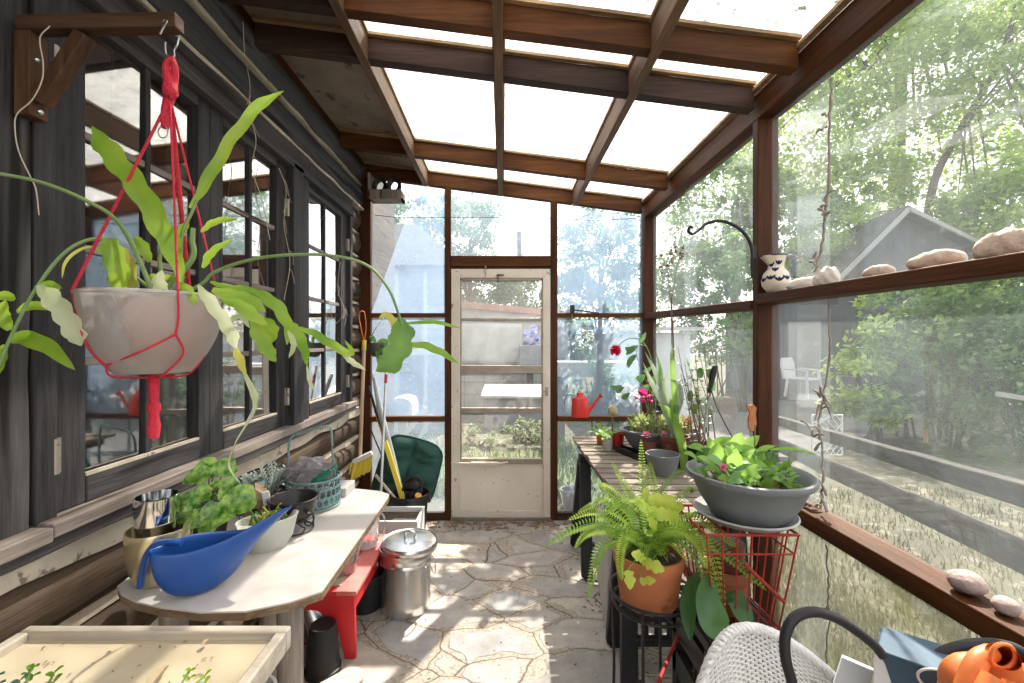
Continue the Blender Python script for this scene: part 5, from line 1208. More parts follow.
MB().tube([P(368.5, 386, 3.22), P(386, 445, 3.1)], .010, 8).build('black_rod', 'black_plastic', o); MB().tube([P(371, 398, 3.20), P(386, 446, 3.09)], .007, 8).build('yellow_line', 'yellow_tape', o)
o = MB().tube(Q([(374, 378), (380, 410), (391, 452), (405, 506)], 3.18, 3.0), [.012, .022, .022, .014], 12); t = thing('folded_parasol', P(405, 508, 3.0), 'grey-green folded parasol leaning behind the white pole', 'parasol'); o.build('canopy', 'grey_tube', t); MB().tube(Q([(373, 374), (374, 379)], 3.18), .012, 8).build('tip', 'alu_pole', t)
o = thing('white_pole', PZ(380, 510, .02), 'slim white pole with a red band standing by the bucket', 'pole')
a, b = P(386.5, 366, 3.16), P(380.5, 500, 2.90); shf = MB().tube([a, b], .0095, 10).build('shaft', 'alu_pole', o); MB().tube([a.lerp(b, .07), a.lerp(b, .14)], .0112, 10).build('grip', 'pole_red', shf)['label'] = 'red band'
b2 = a + (b - a) * 1.0; MB().tube([b, b + (b - a).normalized() * (b.z / abs((b - a).normalized().z) - .003)], .0095, 10).build('shaft', 'alu_pole', o)
tag(MB().bar(P(375.5, 475, 2.93), P(398, 502, 2.97), .022, .016).build('wood_stick', 'pale_plank', bevel=.002), 'short pale stick resting in the black bucket', 'stick')
tag(MB().tube([P(371, 430, 3.2), P(390, 475, 3.05)], .005, 6).build('thin_rod', 'black_plastic'), 'thin dark rod leaning behind the poles by the corner', 'rod')
# broom hung on the corner post
bm_ = thing('broom', P(363, 470, 3.12), 'broom with yellow bristles and tan handle hung upright at the back left corner', 'broom')
MB().tube([P(364, 346, 3.18), P(360, 458, 3.14)], .0135, 10).build('handle', 'tan_handle', bm_); MB().tube([P(364.2, 340, 3.18), P(364, 350, 3.18)], .016, 10).build('grip', 'yellow_tape', bm_)
a, b = P(353, 462, 3.1), P(372, 453, 3.12); bh_ = MB().bar(a, b, .045, .03).build('brush_head', 'white_plastic', bm_, bevel=.004)
m = MB()
for k in range(150):
    p = a.lerp(b, R.random()) + Vector((R.uniform(-.01, .01), R.uniform(-.02, .02), -.01)); q = p + Vector((-.022 + R.uniform(-.012, .012), R.uniform(-.015, .015), -R.uniform(.105, .125))); m.tube([p, q], .0042, 4)
tag(m.build('bristles', 'yellow_tape', bh_, smooth=False), kind='stuff')
pbr('orange_cord', (.75, .17, .03), .7); MB().tube(SP(Q([(364, 341), (361, 328), (359, 314), (364, 312), (366, 326), (364.5, 341)], 3.22)), .004, 6).build('cord_loop', 'orange_cord', bm_)
# green cushion
pbr('green_cloth', (.010, .050, .038), .85, var=(.020, .080, .060), vs=10, bump=.25, bs=200)
gc = thing('green_cushion', (-.62, 3.2, 0), 'dark green quilted chair cushion propped against the back wall', 'cushion')
A, B, C_, D = P(390, 431, 3.27), P(446, 446, 3.27), P(431, 506, 3.12), P(366, 506, 3.12); m = MB(); nu, nv = 26, 26; vs = []; fs = []
for sgn in (-1, 1):
    for j in range(nv + 1):
        for i in range(nu + 1):
            u, v = i / nu, j / nv
            a_, b_2 = 2 * u - 1, 2 * v - 1; mxx = max(abs(a_), abs(b_2)); sq = mxx / max(1e-6, (abs(a_) ** 5 + abs(b_2) ** 5) ** .2) if mxx > 0 else 1
            p = A.lerp(B, .5 + a_ * sq / 2).lerp(D.lerp(C_, .5 + a_ * sq / 2), .5 + b_2 * sq / 2) + Vector((0, -.05 * max(0, 1 - v / .28) ** 1.5 - .03 * sin(pi * v), .012 * sin(pi * u) * (1 - v)))
            ed = (min(1, min(u, 1 - u, v, 1 - v) * 9)) ** .5
            tf = ed * (.016 + .050 * (abs(sin(pi * u * 2)) ** .5) * (abs(sin(pi * (v * 3))) ** .45 if v > .22 else abs(sin(pi * v / .22)) ** .5))
            cr = .9 + .1 * ed; ctr = A.lerp(C_, .5); p = ctr + (p - ctr) * (1 if ed > .5 else .985)
            vs.append(p + Vector((0, sgn * tf, 0)))
    o_ = 0 if sgn < 0 else (nu + 1) * (nv + 1)
    for j in range(nv):
        for i in range(nu):
            q = (o_ + j * (nu + 1) + i, o_ + j * (nu + 1) + i + 1, o_ + (j + 1) * (nu + 1) + i + 1, o_ + (j + 1) * (nu + 1) + i); fs.append(q)
m.add(vs, fs).build('pad', 'green_cloth', gc, angle=80)
def cush(u, v):
    a_, b_2 = 2 * u - 1, 2 * v - 1; sq = 1 / (abs(a_) ** 5 + abs(b_2) ** 5) ** .2
    return A.lerp(B, .5 + a_ * sq / 2).lerp(D.lerp(C_, .5 + a_ * sq / 2), .5 + b_2 * sq / 2) + Vector((0, -.05 * max(0, 1 - v / .28) ** 1.5 - .03 * sin(pi * v), .012 * sin(pi * u) * (1 - v)))
edge = [cush(k / 12, 0) for k in range(12)] + [cush(1, k / 12) for k in range(12)] + [cush(1 - k / 12, 1) for k in range(12)] + [cush(0, 1 - k / 12) for k in range(12)]
MB().tube(edge, .006, 6, closed=True).build('piping', 'green_cloth', gc)
# small orchid hung in the back left corner
dp_ = P(377, 350, 3.05); ho = thing('hanging_orchid', (dp_.x, dp_.y, dp_.z), 'dark round pot with striped leaves hung at the back left pane', 'plant')
local('pot', MB().lathe([(0, -.05), (.03, -.045), (.055, -.01), (.06, .03), (.055, .05), (.048, .05), (.05, .02), (0, .01)], n=24), 'pot_dark', ho)
local('hanger_wire', MB().tube(SP([Vector((-.05, 0, .04)), Vector((-.04, .08, .14)), Vector((-.01, .26, (1.55 - dp_.z)))], 4), .003, 5), 'iron', ho)
for (dx, dz, w_) in ((.09, .03, .045), (.06, -.05, .05), (-.03, .075, .03), (.1, -.02, .04), (.02, -.07, .03)):
    local('leaf', MB().leaf((0, -.02, .035), (dx * 10, -.35, dz * 10 + .3), .125, w_, up=(0, -1, .4), droop=.9), 'leaf_green', ho, fix=False)
# wooden wall box holding wire coils, at the top of the back left pane
sx0, sx1 = P(371.5, 0, 3.29).x, P(404, 0, 3.29).x; zt, zm, zb_ = P(0, 177, 3.29).z, P(0, 194, 3.29).z, P(0, 202, 3.29).z
sb_ = thing('wall_shelf_box', ((sx0 + sx1) / 2, 3.3, zb_), 'small weathered wooden box shelf high in the back left corner', 'shelf')
MB().box(sx0, sx1, 3.20, 3.215, zb_, zm + .006).build('front_board', 'old_wood_z', sb_, bevel=.002); MB().box(sx0, sx1, 3.215, 3.335, zb_, zb_ + .015).build('shelf_board', 'old_wood_z', sb_)
MB().box(sx0, sx0 + .014, 3.2, 3.335, zb_, zt).build('side_board', 'old_wood_z', sb_); MB().box(sx1 - .014, sx1, 3.215, 3.335, zb_, zm).build('side_board', 'old_wood_z', sb_)
for k, lb in enumerate(('left of the two dark wire coils on the small high shelf', 'right of the two dark wire coils on the small high shelf')):
    c = Vector((sx0 + .07 + .105 * k, 3.27, (zm + zt) / 2 - .012)); m = MB()
    for j in range(7): m.tube([c + Vector(((.030 + .003 * j) * cos(t * pi / 10), .03 * sin(j * 2.1) + .004 * sin(t), (.040 + .004 * j) * sin(t * pi / 10))) for t in range(20)], .005, 5, closed=True)
    tag(m.build('wire_coil', 'iron'), lb, 'coil', 'wire coils on the small high shelf')
# ------------------------------------------------------------------ things along the glass wall
wood('slat_wood', (.20, .165, .13), (.44, .375, .31), 'x', .75, 15, (.64, .56, .47), cracks=(.06, .045, .035), bump=.9)
wood('bench_rail', (.10, .075, .055), (.24, .185, .14), 'y', .75, 13)
pbr('terracotta', (.42, .125, .045), .65, var=(.54, .19, .08), vs=6, spots=(.30, .085, .035), ss=8)
pbr('terracotta_dark', (.26, .085, .04), .7, var=(.36, .13, .065), vs=7)
pbr('grey_plastic', (.135, .15, .158), .5, var=(.19, .205, .21), vs=4, spots=(.24, .24, .23), ss=40, sth=.7)
pbr('grey_plastic_light', (.30, .30, .295), .42, var=(.42, .42, .41), vs=7)
pbr('red_glaze', (.36, .012, .012), .3, var=(.46, .02, .02), vs=5)
pbr('maroon_glaze', (.12, .03, .022), .4, var=(.18, .05, .035), vs=8)
pbr('red_wire', (.40, .022, .016), .5, var=(.30, .03, .02), vs=20)
pbr('moss', (.12, .13, .03), .95, var=(.28, .22, .08), vs=40, bump=1., bs=50)
leafmat('fern', (.27, .46, .05), (.48, .64, .11), .5, .45, 10)
leafmat('fern_deep', (.16, .32, .04), (.28, .44, .08), .45, .45, 10)
leafmat('chartreuse', (.45, .56, .05), (.64, .72, .14), .5, .4, 12)
leafmat('hosta', (.045, .14, .035), (.09, .22, .06), .35, .4, 7, .5, (1, 1, 1))
leafmat('succulent', (.30, .40, .12), (.55, .55, .20), .2, .4, 22)
leafmat('succulent_red', (.40, .20, .10), (.42, .38, .14), .2, .4, 22)
leafmat('petal_magenta', (.55, .01, .16), (.72, .03, .26), .35, .5, 20)
leafmat('petal_pink', (.72, .05, .26), (.80, .16, .38), .35, .5, 20)
leafmat('petal_red', (.55, .01, .03), (.68, .02, .06), .35, .5, 20)
leafmat('grey_leaf', (.24, .34, .20), (.40, .48, .34), .35, .5, 14)

# slatted bench and its two trestles
BZ = .716
bn = thing('slatted_bench', (.76, 2.1, .68), 'long weathered slatted wood bench top along the glass wall', 'bench')
y = 1.57; k = 0
while y < 2.93:
    w_ = .066; x0 = .47 + R.uniform(-.006, .006)
    MB().bar((x0, y + w_ / 2, BZ - .009), (1.04, y + w_ / 2, BZ - .009), w_, .018).build('slat', 'slat_wood', bn, bevel=.002)
    y += w_ + .018
MB().box(.492, .53, 1.585, 2.92, BZ - .06, BZ - .0185).build('bearer', 'bench_rail', bn, bevel=.003); MB().box(.96, 1.0, 1.585, 2.92, BZ - .06, BZ - .0185).build('bearer', 'bench_rail', bn, bevel=.003)
def sawhorse(yc, sp, lb, x0=.50, x1=.98):
    t = thing('sawhorse', (.72, yc, 0), lb, 'trestle', 'black plastic trestles under the bench'); zt = BZ - .061
    MB().bar((x0 - .03, yc, zt - .035), (x1 + .03, yc, zt - .035), .07, .07).build('top_beam', 'black_plastic', t, bevel=.005)
    for sy in (-1, 1):
        for x in (x0, x1):
            m = MB(); m.bar((x, yc + sy * .035, zt - .04), (x + (.0 if x > .7 else -.02), yc + sy * sp, 0.012), .065, .035, up=(0, 1, 0)); m.bar((x, yc + sy * sp - .0, .012), (x, yc + sy * sp, 0.0), .08, .06, up=(0, 1, 0)); m.build('leg', 'black_plastic', t, bevel=.004)
        f = (zt - .04 - .22) / (zt - .05); yb_ = yc + sy * (.035 + (sp - .035) * f)
        m = MB(); m.bar((x0, yb_, .26), (x1, yb_, .26), .03, .03); m.bar((x0, yb_ + sy * .01, .17), (x1, yb_ + sy * .01, .17), .03, .03)
        for j in range(9): m.bar((x0 + .05 + j * .05, yb_, .26), (x0 + .05 + j * .05, yb_ + sy * .01, .17), .022, .024, up=(0, 1, 0))
        m.build('slotted_brace', 'black_plastic', t, bevel=.002)
sawhorse(2.72, .21, 'black plastic sawhorse under the far end of the slatted bench'); sawhorse(1.85, .125, 'black plastic sawhorse with a slotted brace behind the terracotta fern pot', .515, .96)
m = MB(); pts = [P(596, 500, 2.36), P(613, 540, 2.02), P(607, 632, 2.06), P(597, 556, 2.36)]; off = Vector((.016, .003, 0))
pts = [Vector((.50, 2.38, .50)), Vector((.495, 2.04, .47)), Vector((.48, 2.06, .005)), Vector((.495, 2.38, .17))]
m.add(pts + [p + off for p in pts], [(0, 1, 2, 3), (7, 6, 5, 4), (0, 4, 5, 1), (1, 5, 6, 2), (2, 6, 7, 3), (3, 7, 4, 0)]); tag(m.build('white_board', 'cloth_white', bevel=.002), 'dirty white board propped upright under the bench between the trestles', 'board')

def turned(name, px0, px1, Y, z, lb, cat, mat, prof, pname='pot_body', group=None, soil=None, n=36, rz=0.):
    """round thing: prof in units of its own radius (r) and metres (z)"""
    x, r = RC(px0, px1, Y); t = thing(name, (x, Y, z), lb, cat, group, rz)
    local(pname, MB().lathe([(a * r, b) for a, b in prof], n=n), mat, t)
    if soil: local('soil', MB().lathe([(0, soil + .004), (r * .88, soil)], n=24), 'soil', t)
    return t, x, r
# ---- on the bench
cup = [(0, 0), (.78, 0), (.82, .01), (.98, .085), (1., .10), (.9, .10), (.76, .015), (0, .012)]
turned('red_cup', 611, 624.5, 2.62, BZ, 'glossy red cup on the far end of the slatted bench', 'cup', 'red_glaze', cup, 'cup_body')
def smallpot(name, px0, px1, Y, h, lb, mat, leafm, nl, ll, spread=.5):
    t, x, r = turned(name, px0, px1, Y, BZ, lb, 'plant', mat, [(0, 0), (.8, 0), (.97, h * .8), (1., h), (.9, h), (.86, h * .82), (0, h * .8)], 'pot', 'little pots at the far end of the bench', h * .84)
    for k in range(nl):
        a = k * 2.4; e = R.uniform(.4, 1.2); d_ = Vector((cos(a) * cos(e), sin(a) * cos(e), sin(e))); p0 = Vector((0, 0, h * .85)); p1 = p0 + d_ * ll * .5
        local('leaf', MB().leaf(p1, d_ + Vector((0, 0, -.2)), ll, ll * .5, droop=.5), leafm, t, fix=False); local('stalk', MB().tube([p0, p1], .0015, 5), 'stem_green', t)
    return t
smallpot('potted_seedling', 602.5, 613, 2.60, .065, 'small pale pot with a bright green seedling beside the red cup', 'cloth_white', 'leaf_bright', 9, .07)
smallpot('potted_seedling', 596, 607, 2.76, .06, 'small clay pot with a light green seedling behind the pale pot', 'terracotta', 'leaf_bright', 8, .07)
t = thing('drip_tray', (.73, 2.44, BZ), 'long shallow black drip tray on the bench beside the red cup', 'tray', rz=.35)
local('tray_body', MB().box(-.03, .03, -.14, .14, 0, .006).box(-.03, -.025, -.14, .14, 0, .035).box(.025, .03, -.14, .14, 0, .035).box(-.03, .03, -.14, -.135, 0, .035).box(-.03, .03, .135, .14, 0, .035), 'black_plastic', t)
# oval grey bowl of succulents
ob_ = thing('succulent_bowl', (.895, 2.50, BZ), 'wide grey oval bowl of yellow-green and reddish succulents at the back of the bench', 'planter', rz=-.12)
local('bowl_body', MB().lathe([(0, .0), (.11, 0), (.125, .012), (.17, .07), (.198, .125), (.208, .132), (.208, .142), (.192, .142), (.186, .12), (.115, .02), (0, .014)], n=48, sx=1.08, sy=.72), 'grey_plastic', ob_)
local('soil', MB().lathe([(0, .135), (.18, .118)], n=24, sx=1.08, sy=.72), 'soil', ob_)
for k in range(46):
    a = R.uniform(0, 6.28); q = sqrt(R.random()) * .165; c = Vector((cos(a) * q * 1.08, sin(a) * q * .72, .13)); m = MB(); hgt = R.uniform(.03, .085); d0 = Vector((R.uniform(-.3, .3), R.uniform(-.3, .3), 1)).normalized()
    m.tube([c - d0 * .02, c + d0 * hgt], .004, 5)
    for j in range(8):
        b = j * 2.4; e = .25 + .12 * j; dd = Vector((cos(b) * cos(e), sin(b) * cos(e), sin(e))); m.leaf(c + d0 * hgt * (.55 + .06 * j), dd, R.uniform(.025, .042), .014, droop=.1, fold=.5, sub=2)
    local('rosette', m, 'succulent' if (c.x < .02 or k % 3) and c.x < .12 else 'succulent_red', ob_, fix=False)
for k in range(10):
    c = Vector((R.uniform(-.12, .16), R.uniform(-.08, .08), .13)); local('dry_twig', MB().tube(SP([c, c + Vector((R.uniform(-.03, .03), R.uniform(-.03, .03), .06)), c + Vector((R.uniform(-.08, .08), R.uniform(-.05, .05), R.uniform(.06, .12)))], 4), .003, 5), 'stem_brown', ob_)
# tan seed head ball in the left of the bowl
q = P(612.5, 411, 2.62); t = thing('seed_head', (q.x, q.y, BZ), 'round tan dried seed head on a stick beside the succulent bowl', 'seed head')
local('head', MB().blob((0, 0, q.z - BZ), (.028, .028, .036), amp=.3, fr=9, seed=3), 'dry_stem', t); local('stick', MB().tube([(0, 0, 0), (0, 0, q.z - BZ - .02)], .006, 6), 'stem_brown', t)
# small dark grey pot
turned('grey_pot', 645, 680.5, 2.13, BZ, 'empty smooth grey pot at the front of the slatted bench', 'pot', 'grey_plastic', [(0, 0), (.70, 0), (.76, .01), (.96, .085), (1., .094), (1., .10), (.92, .10), (.88, .08), (.68, .016), (0, .012)])
# maroon pot with tall strap leaves
t, x, r = turned('strap_leaf_plant', 660, 690, 2.30, BZ, 'tall plant with upright strap leaves in a maroon pot behind the small grey pot', 'plant', 'maroon_glaze', [(0, 0), (.72, 0), (.94, .12), (1.02, .125), (1.02, .15), (.92, .15), (.88, .12), (0, .115)], 'pot', None, .125)
def pl(pxs, w_, d0, mat, up=(.15, -1, .2), nm='leaf', wf=None, fold=.25):
    q = [P(a, b, d0) - Vector((x, 2.30, BZ)) for a, b in pxs]; q = [Vector((R.uniform(-.02, .02), 0, .125))] + q if nm == 'leaf' and pxs[0][1] > 410 else q
    return local(nm, MB().ribbon(q, w_ * .72 * d0 / F, up, fold, wfun=wf or (lambda t: min(1, 2.5 * t + .3) * min(1, 3.2 * (1 - t) + .04))), mat, t, fix=False)
pl([(676, 425), (674, 395), (672, 365), (671, 343)], 9, 2.28, 'leaf_bright'); pl([(672, 425), (664, 395), (655, 372), (645, 352)], 9, 2.32, 'grey_leaf'); pl([(670, 425), (660, 400), (650, 380), (643, 362)], 8, 2.3, 'grey_leaf')
pl([(682, 455), (676, 430), (668, 410), (657, 404)], 9, 2.22, 'leaf_bright'); pl([(684, 470), (682, 445), (676, 425), (674, 412)], 12, 2.2, 'leaf_bright'); pl([(676, 424), (668, 402), (664, 385), (668, 372)], 10, 2.3, 'grey_leaf')
pl([(674, 420), (680, 400), (678, 385), (668, 378)], 9, 2.28, 'grey_leaf'); pl([(672, 418), (662, 392), (660, 370), (656, 352)], 7, 2.33, 'leaf_green')
# low black pot with twiggy plant
t2, x2, r2 = turned('twiggy_plant', 684, 728, 2.22, BZ, 'twiggy small-leaved shrub in a low black pot beside the glass', 'plant', 'black_plastic', [(0, 0), (.8, 0), (.96, .10), (1.04, .105), (1.04, .118), (.94, .118), (.9, .1), (0, .095)], 'pot', None, .10)
o2 = Vector((x2, 2.22, BZ))
for k in range(13):
    tip = P(R.uniform(678, 706), R.uniform(335, 405), 2.22 + R.uniform(-.08, .08)) - o2; b0 = Vector((R.uniform(-.06, .06), R.uniform(-.04, .04), .09)); m = MB(); ps = SP([b0, b0.lerp(tip, .5) + Vector((R.uniform(-.03, .03), 0, 0)), tip], 6); m.tube(ps, [.0035, .0012], 5); brn = local('branch', m, 'stem_brown', t2)
    m = MB()
    for j in range(10):
        q = ps[R.randrange(4, len(ps))]; m.leaf(q, (R.uniform(-1, 1), R.uniform(-.6, .6), R.uniform(-.2, .8)), R.uniform(.018, .034), .016, droop=.3, sub=2)
    local('leaf_spray', m, 'leaf_green' if k % 2 else 'grey_leaf', brn, fix=False)
for (a, b, w_) in ((711, 373, 13), (700, 372, 10), (713, 385, 8), (690, 395, 9), (676, 408, 9), (694, 408, 10)):
    c = P(a, b, 2.2) - o2; local('round_leaf', MB().ribbon([c + Vector((0, 0, -.03)), c, c + Vector((.005, 0, .022))], w_ * .7 * 2.2 / F, (0, -1, .2), .1, wfun=lambda t: sin(pi * min(1, .1 + .9 * t)) ** .5), 'leaf_green', t2, fix=False)
t3 = thing('irrigation_stake', P(706, 425, 2.2), 'black foam-tipped stake with a thin curved wire standing in the twiggy plant', 'stake')
MB().tube(Q([(703, 438), (706, 415), (711, 390)], 2.2), .006, 7).build('rod', 'grey_tube', t3); MB().tube(Q([(709, 393), (713, 374), (715, 366)], 2.2), [.010, .016, .012], 8).build('foam_tip', 'black_plastic', t3)
MB().tube(SP(Q([(711, 389), (716, 405), (724, 422), (735, 442)], 2.18, 2.0)), .003, 5).build('wire', 'black_plastic', t3)
# dark tilted pot behind
q = P(660.5, 404, 2.75); t = thing('round_black_pot', (q.x, q.y, q.z), 'round black pot standing on its side behind the magenta flower', 'pot')
local('pot_body', MB().lathe([(0, -.05), (.035, -.05), (.055, .03), (.056, .05), (.05, .05), (.032, -.04), (0, -.04)], n=26, m=Matrix.Rotation(radians(75), 4, 'X')), 'black_plastic', t)
local('prop', MB().box(-.03, .03, -.03, .05, BZ - q.z, -.055), 'bench_rail', t)
# geranium with magenta heads, and the arching red rose
ge = thing('geranium', (P(650, 440, 2.4).x, 2.4, BZ), 'geranium with magenta flower heads growing up by the succulent bowl', 'plant')
og = Vector(ge.location); gb = Vector((.02, .01, .10))
local('pot', MB().lathe([(0, 0), (.035, 0), (.045, .09), (.05, .10), (.044, .10), (0, .085)], n=24), 'terracotta_dark', ge)
def head(px, py, d_, rad, mat, n_):
    c = P(px, py, d_) - og; local('flower_stalk', MB().tube(SP([gb, gb.lerp(c, .6) + Vector((.01, 0, .02)), c], 5), .0022, 5), 'stem_green', ge); m = MB()
    for k in range(n_):
        a, e = R.uniform(0, 6.28), R.uniform(-.4, 1.4); dd = Vector((cos(a) * cos(e), sin(a) * cos(e), sin(e))); m.leaf(c + dd * rad * .5, dd, rad * .75, rad * .7, droop=.1, fold=.2, sub=2)
    local('flower', m, mat, ge, fix=False)
head(643, 398, 2.36, .044, 'petal_magenta', 30); head(646, 436, 2.12, .020, 'petal_pink', 22); head(664, 434, 2.2, .012, 'petal_pink', 10)
for (a, b, w_) in ((641, 378, 12), (652, 380, 12), (646, 388, 12), (656, 392, 10), (648, 370, 8), (620, 390, 7), (626, 396, 9)):
    c = P(a, b, 2.45) - og; local('stalk', MB().tube(SP([gb, gb.lerp(c, .6), c], 4), .0018, 5), 'stem_green', ge); local('leaf', MB().ribbon([c + Vector((-.02, 0, -.015)), c, c + Vector((.022, -.01, .02))], w_ * .7 * 2.4 / F, (0, -1, .5), .15, wfun=heart), 'leaf_green', ge, fix=False)
ro = thing('rose', P(652, 440, 2.7), 'red rose nodding on a long arched stem before the back right pane', 'flower')
MB().tube(SP(Q([(654, 432), (656, 390), (652, 362), (646, 346), (638, 339), (628, 339), (620, 344), (616, 349)], 2.72, 2.6)), [.004, .0022], 6).build('stem', 'stem_green', ro)
MB().tube(SP(Q([(646, 346), (640, 345), (634, 348), (630, 352)], 2.62)), .002, 5).build('side_stem', 'stem_green', ro)
c = P(615.5, 350, 2.6); m = MB().blob(c, (.014, .014, .016), 10, 7, .2, 3)
for k in range(34):
    a, e = k * 2.4, -1.2 + .07 * k; dd = Vector((cos(a) * cos(e), sin(a) * cos(e), sin(e))); m.leaf(c + dd * .010, dd + Vector((0, 0, .25)), .026, .026, droop=.3, fold=.5, sub=2)
m.build('flower', 'petal_red', ro, fix=False)
for pts, w_ in (([(633, 347), (629, 350), (625, 347)], 6), ([(637, 346), (631, 350), (626, 355)], 6), ([(636, 355), (630, 361), (628, 368)], 6), ([(622, 386), (616, 388), (610, 386)], 5), ([(640, 343), (643, 338), (646, 332)], 4)): MB().ribbon(Q(pts, 2.6), w_ * 2.6 / F, (0, -1, .3), .2).build('leaf', 'leaf_green', ro, fix=False)
MB().tube(SP(Q([(655, 400), (645, 378), (637, 356), (638, 345)], 2.68, 2.6)), .002, 5).build('side_stem', 'stem_green', ro)
# dried seed heads in the corner, rising from the bench
ds = thing('dried_stems', P(675, 440, 2.75), 'tall dried stems with clustered dark seed heads in the back right corner', 'dried flower')
for l in ([(676, 436), (674, 380), (672, 320), (671, 275), (673, 252)], [(676, 436), (672, 360), (671, 310), (668, 275), (664, 262)], [(676, 436), (674, 350), (672, 300), (677, 268), (681, 250)]):
    ps = SP(Q(l, 2.72, 2.74), 6); MB().tube(ps, [.0032, .0018], 5).build('stem', 'stem_brown', ds); m = MB()
    for k in range(9):
        c = ps[-1] + Vector((R.gauss(0, .022), R.gauss(0, .015), R.gauss(-.01, .03))); m.blob(c, R.uniform(.005, .010), 8, 5, .3, 5, k); m.tube([ps[-4], c], .0009, 4)
    m.build('seed_cluster', 'stem_brown', ds)

# ---- on the rails
red_w = thing('red_watering_can', (P(580, 418, 3.30).x, 3.29, .7905), 'small red watering can on the low rail right of the door', 'watering can')
pbr('red_can', (.55, .022, .016), .38, var=(.66, .035, .025), vs=6)
local('can_body', MB().lathe([(0, 0), (.070, 0), (.072, .006), (.064, .135), (.060, .142), (.03, .155), (.026, .18), (.018, .185), (0, .185)], n=32, sx=.95, sy=.5), 'red_can', red_w)
spo = local('spout', MB().tube(SP([Vector((.055, 0, .03)), Vector((.085, 0, .07)), Vector((.125, 0, .13)), Vector((.145, 0, .155))], 5), [.014, .009], 10), 'red_can', red_w)
local('rose_head', MB().lathe([(0, 0), (.011, 0), (.02, .022), (0, .024)], n=14, m=Matrix.Translation((.142, 0, .15)) @ Matrix.Rotation(radians(48), 4, 'Y')), 'red_can', spo)
local('handle', MB().tube(SP([Vector((-.058, 0, .05)), Vector((-.105, 0, .08)), Vector((-.115, 0, .13)), Vector((-.085, 0, .175)), Vector((-.03, 0, .165))], 6), .005, 7), 'steel_wire', red_w)
pbr('shell_tan', (.46, .32, .24), .7, var=(.62, .50, .40), vs=22, bump=.5, bs=60); pbr('shell_white', (.66, .60, .53), .7, var=(.76, .71, .64), vs=22, bump=.4, bs=50); pbr('stone_pink', (.30, .225, .20), .85, var=(.43, .33, .30), vs=22, bump=.5, bs=70)
def on_rail(px, X, z): d_ = F * X / (px - CX); return Vector((X, d_, z))
RZ = lambda Y: 1.536 + .0125 * (Y - .25)
def shell(px, w_, h_, mat, lb, seed, spiky=0., spire=.5):
    c = on_rail(px, 1.112, 0); c.z = RZ(c.y) + .0006; t = thing('seashell', c, lb, 'shell', 'shells on the upper rail'); W = w_ * c.y / F / 2 * .92; H_ = h_ * c.y / F
    m = MB(); nu, nv = 30, 16; vs = []; fs = []
    for j in range(nv + 1):
        th = pi * j / nv
        for i in range(nu):
            ph = 2 * pi * i / nu; u = -cos(th)                                   # axis along y (towards the camera or away): spire at one end
            prof = (sin(th) ** .9) * (1 - .42 * spire * (u * .5 + .5)); k = 1 + .04 * sin(u * 14 + ph) + spiky * max(0, sin(5 * ph + u * 9)) ** 3 + .10 * noise.noise(Vector((u * 2, cos(ph) * 2, sin(ph) * 2 + seed)))
            z = H_ * .30 + sin(ph) * prof * k * H_ * .68
            vs.append((cos(ph) * prof * k * W * .55, u * W * 1.05, max(0, z)))
    for j in range(nv):
        for i in range(nu): fs.append((j * nu + i, j * nu + (i + 1) % nu, (j + 1) * nu + (i + 1) % nu, (j + 1) * nu + i))
    local('shell_body', m.add(vs, fs), mat, t, angle=75)
    t.rotation_euler = (0, 0, .75); return t
shell(803, 32, 13, 'shell_white', 'flat pale shell beside the blue and white jug on the upper rail', 1, 0, .8); shell(826, 24, 19, 'shell_white', 'small spiky whitish shell under the hanging driftwood string on the upper rail', 2, .35, .9)
shell(879, 27, 13, 'shell_tan', 'small smooth tan shell in the middle of the upper rail', 3, 0, .4); shell(936, 46, 20, 'shell_tan', 'long smooth pinkish-tan shell between the small and the knobbly shells on the upper rail', 4, .03, .7); shell(1006, 48, 29, 'shell_tan', 'large knobbly brown shell at the right end of the upper rail', 5, .22, .5)
for px, w_, h_, lb, sd in ((967, 37, 27, 'larger round pinkish stone on the lower rail', 3), (1006, 27, 21, 'smaller flat pinkish stone near the frame edge on the lower rail', 8)):
    c = on_rail(px, 1.10, .7622); t = MB().blob((0, 0, h_ * c.y / F * .40), (w_ * c.y / F * .40, w_ * c.y / F * .40, h_ * c.y / F * .41), 26, 16, .07, 1.2, sd).build('pebble', 'stone_pink', loc=c, angle=80); tag(t, lb, 'stone', 'stones on the lower rail')
# jug
jc = on_rail(776, 1.11, 0); jc.z = RZ(jc.y) + .001; ju = thing('jug', jc, 'cream pottery jug with dark blue painted leaves on the upper rail by the post', 'jug', rz=-.5)
pbr('jug_cream', (.66, .58, .45), .3, var=(.72, .65, .53), vs=5); pbr('jug_blue', (.010, .018, .07), .6, spec=.15)
jh = .150; jp = [(0, 0), (.026, 0), (.030, .004), (.045, .03), (.047, .052), (.040, .078), (.030, .098), (.029, .112), (.036, .138), (.040, .150), (.036, .150), (.026, .114), (0, .1)]
jp = [(r * (1.12 if z < .09 else .98), z) for r, z in jp]
m = MB().lathe(jp, n=40)
for i, v in enumerate(m.v):
    if v.z > .12 and v.x < -.012: v.x -= (v.z - .12) * .7
jb_ = local('jug_body', m, 'jug_cream', ju)
local('handle', MB().tube(SP([Vector((.034, 0, .140)), Vector((.056, 0, .142)), Vector((.062, 0, .115)), Vector((.058, 0, .08)), Vector((.043, 0, .055))], 6), .0088, 8), 'jug_blue', ju)
local('rim_band', MB().tube([Vector((.0385 * cos(a) - (.021 if cos(a) < -.31 else 0) * min(1, (-cos(a) - .31) * 2), .0385 * sin(a), .150)) for a in [k * pi / 18 for k in range(36)]], .0028, 6, closed=True), 'jug_blue', jb_)
